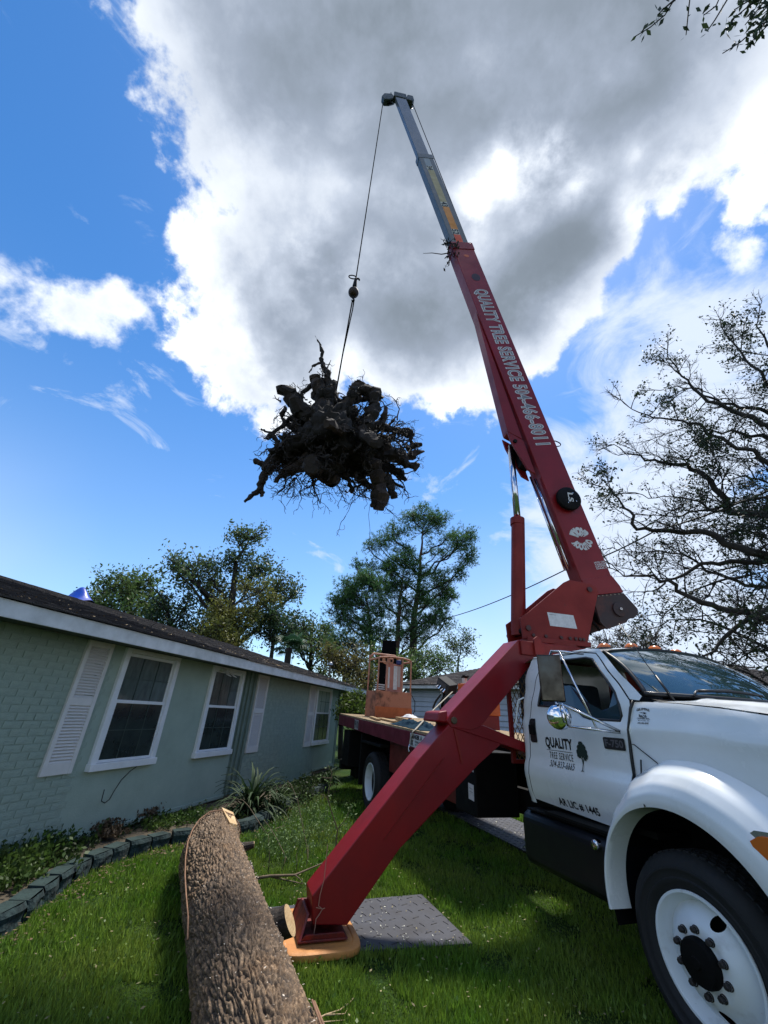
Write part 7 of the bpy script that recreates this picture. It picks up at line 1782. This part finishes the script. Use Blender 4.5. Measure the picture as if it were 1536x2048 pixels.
shoot('whip_shoot', 'tallest leafy shoot standing in the grass just left of the red leg', [(fl3([(662,1735),(672,1690),(675,1660),(665,1630),(655,1595),(660,1570),(664,1545),(655,1530)], dS, dS-.25), .011, 40), (fl3([(675,1658),(690,1640),(700,1620),(702,1612)], dS, dS), .006, 46), (fl3([(655,1597),(648,1590),(640,1588)], dS, dS), .004, 8), (fl3([(664,1556),(650,1556),(640,1553)], dS, dS), .004, 16)], 0, seed=2)
d2 = math.hypot(*at_z(615,1720,.0)[:2])
shoot('whip_shoot', 'thin bare shoot arching left in the middle of the grass', [(fl3([(615,1730),(613,1690),(603,1640),(595,1600),(583,1570),(575,1562)], d2, d2+.3), .007, 14)], 0, seed=3)
d3 = math.hypot(*at_z(538,1748,.0)[:2])
shoot('whip_shoot', 'pale thin shoot standing beside the log end', [(fl3([(536,1748),(539,1720),(538,1690),(537,1670)], d3, d3), .006, 5)], 0, seed=4)
shoot('whip_shoot', 'dark leaning shoot crossing behind the pale thin shoot', [(fl3([(560,1750),(572,1715),(555,1680),(540,1655),(528,1640)], d3+.1, d3+.8), .006, 8), (fl3([(533,1668),(515,1640),(497,1612),(485,1600),(462,1597)], d3+.9, d3+1.2), .007, 6), (fl3([(533,1668),(550,1658),(572,1650)], d3+.9, d3+1), .008, 8)], 0, seed=5)
shoot('whip_shoot', 'short upright shoot rising from the fallen branch', [(fl3([(592,1748),(594,1725),(593,1708)], d3, d3), .006, 4), (fl3([(610,1745),(616,1715),(616,1690)], d3+.1, d3+.3), .005, 14)], 0, seed=6)
vr = at_z(640,2035,.02)
shoot('dry_vine', 'pale dry vine curling on the grass at the bottom edge beside the log', [([at_z(590,2050,.28), at_z(625,2043,.12), at_z(650,2030,.05), at_z(680,2020,.03), at_z(700,2005,.03), at_z(707,1996,.05)], .006, 0), ([at_z(650,2030,.05), at_z(690,2028,.02), at_z(699,2010,.02)], .005, 0), ([at_z(620,2048,.1), at_z(650,2044,.04), at_z(690,2040,.02)], .005, 0)], 0, seed=7, m=mat('dry_vine', (.38,.28,.16), .8), cat='vine')
# thin vine hanging down the red leg
vq = lambda x, y: TM @ (tx(x, y, XF+.01))
hv = thing('hanging_vine', 'thin pale vine trailing down the face of the red outrigger leg', 'vine', loc=tuple(vq(652,1724)))
MB().tube(rel(hv, [vq(655,1690), vq(652,1724), vq(648,1760), vq(640,1790), vq(637,1812), vq(645,1818), vq(638,1830), vq(632,1838), vq(630,1855), vq(627,1872), vq(624,1888)]), .0035, 5).tube(rel(hv, [vq(632,1815), vq(645,1818), vq(650,1816)]), .003, 4).build('vine', mat('pink_vine', (.32,.17,.12), .8), hv)
# small blossoms and leaf litter scattered over the near lawn
litter('lawn_litter', [(x, y, gz(x, y)+.045) for x, y in [(rnd.uniform(-2.6, 3), rnd.uniform(2.5, 9)) for _ in range(1100)]], .013, mat('lawn_bits', (.20,.17,.09), .9, island=.6))
bpy.data.objects['lawn_litter']['label'] = 'dry leaf bits scattered on the lawn'; bpy.data.objects['lawn_litter']['category'] = 'leaf litter'
ed = [tuple(p+V(rnd.gauss(.12,.10), rnd.gauss(-.05,.10), .03)) for p in rp for _ in range(26)]
litter('bed_litter', ed, .020, mat('bed_bits', (.10,.065,.035), .9, island=.7)); bpy.data.objects['bed_litter']['label'] = 'brown fallen leaves along the edging blocks'; bpy.data.objects['bed_litter']['category'] = 'leaf litter'
# small round leaved weeds in the lawn
P = []
for _ in range(9000):
    r9 = math.exp(rnd.uniform(math.log(2.2), math.log(9))); a9 = rnd.uniform(-.85, .9); x9, y9 = r9*math.sin(a9), r9*math.cos(a9)
    d9 = V(x9, y9, 0)-H0; e9 = np.interp(d9.dot(HA), [(p-H0).dot(HA) for p in rp[::4]], [(p-H0).dot(HN) for p in rp[::4]])
    if d9.dot(HN) < e9+.05: continue
    if mnoise.noise(V(x9*.9, y9*.9, 40)) < .02 and rnd.random() < .75: continue
    if abs(x9+.45) < 1.45 and 4.2 < y9 < 5.8 and x9 > -.75: continue
    P.append((x9, y9, gz(x9, y9)+rnd.uniform(.03, .065)))
vs, fs = scatter_leaves(P, .013, rng, 0, .7)
tag(fast_mesh('lawn_weeds', vs, fs, leaf_mat('clover_leaf', (.085,.17,.03), (.15,.22,.05), back=.3)), 'tiny round leaved weeds mixed into the lawn', 'weeds', kind='stuff')
# ------------------------------------------------------------------ grass blades
N_ = 420000
r_ = np.exp(rng.uniform(np.log(1.9), np.log(22), N_)); az = rng.uniform(math.radians(-52), math.radians(56), N_)
gx_, gy_ = r_*np.sin(az), r_*np.cos(az)
H2 = np.array([H0.x, H0.y]); A2 = np.array([HA.x, HA.y]); N2 = np.array([HN.x, HN.y])
aa = (gx_-H2[0])*A2[0]+(gy_-H2[1])*A2[1]; nn = (gx_-H2[0])*N2[0]+(gy_-H2[1])*N2[1]
ea = np.array([(p-H0).dot(HA) for p in rp]); en = np.array([(p-H0).dot(HN) for p in rp])
okk = nn > np.interp(aa, ea, en)+.01
okk &= ~((aa > ea[-1]) & (nn < .3))
def inside_quad(c):
    m_ = np.ones(len(gx_), bool)
    for i in range(4):
        a, b = c[i], c[(i+1) % 4]; m_ &= ((b[0]-a[0])*(gy_-a[1])-(b[1]-a[1])*(gx_-a[0])) > 0
    return m_
def ccw(c): return c if sum((c[i][0]*c[(i+1) % 4][1]-c[(i+1) % 4][0]*c[i][1]) for i in range(4)) > 0 else c[::-1]
for c in ([(p.x, p.y) for p in C1], [tw2d(-8.6,.42), tw2d(-1.3,.42), tw2d(-1.3,1.55), tw2d(-8.6,1.55)], [tw2d(-.25,-1.35), tw2d(.25,-1.35), tw2d(.25,-.8), tw2d(-.25,-.8)]): okk &= ~inside_quad(ccw(c))
gx_, gy_, r_ = gx_[okk], gy_[okk], r_[okk]; n = len(gx_)
pat = np.array([mnoise.noise(Vector((x*1.1, y*1.1, 3)))+.5*mnoise.noise(Vector((x*4, y*4, 8))) for x, y in zip(gx_[::1], gy_[::1])])
gh = (.045+.035*rng.random(n))*(1+.45*pat)
gzz = np.array([gz(x, y) for x, y in zip(gx_, gy_)])
base = np.stack([gx_, gy_, gzz-.004], 1)
bare = np.array([mnoise.noise(Vector((x*2.3, y*2.3, 21))) for x, y in zip(gx_, gy_)]); gh = np.where(bare < -.28, gh*.35, gh)
ta = rng.uniform(0, 2*PI, n); lean = rng.uniform(.1, .75, n)*gh
tip = base+np.stack([np.cos(ta)*lean, np.sin(ta)*lean, gh], 1)
wa_ = rng.uniform(0, 2*PI, n); ww = (.0022+.0009*r_)[:, None]; sd_ = np.stack([np.cos(wa_), np.sin(wa_), np.zeros(n)], 1)*ww
vs = np.stack([base-sd_, base+sd_, tip], 1).reshape(-1, 3)
m_gr = leaf_mat('grass_blade', (.090,.205,.018), (.185,.260,.040), back=.35, island=.45, rough=.45)
g_ = fast_mesh('grass', vs, np.arange(3*n).reshape(n, 3), m_gr); tag(g_, 'short bright green lawn grass around the log and plates', 'grass', kind='stuff')
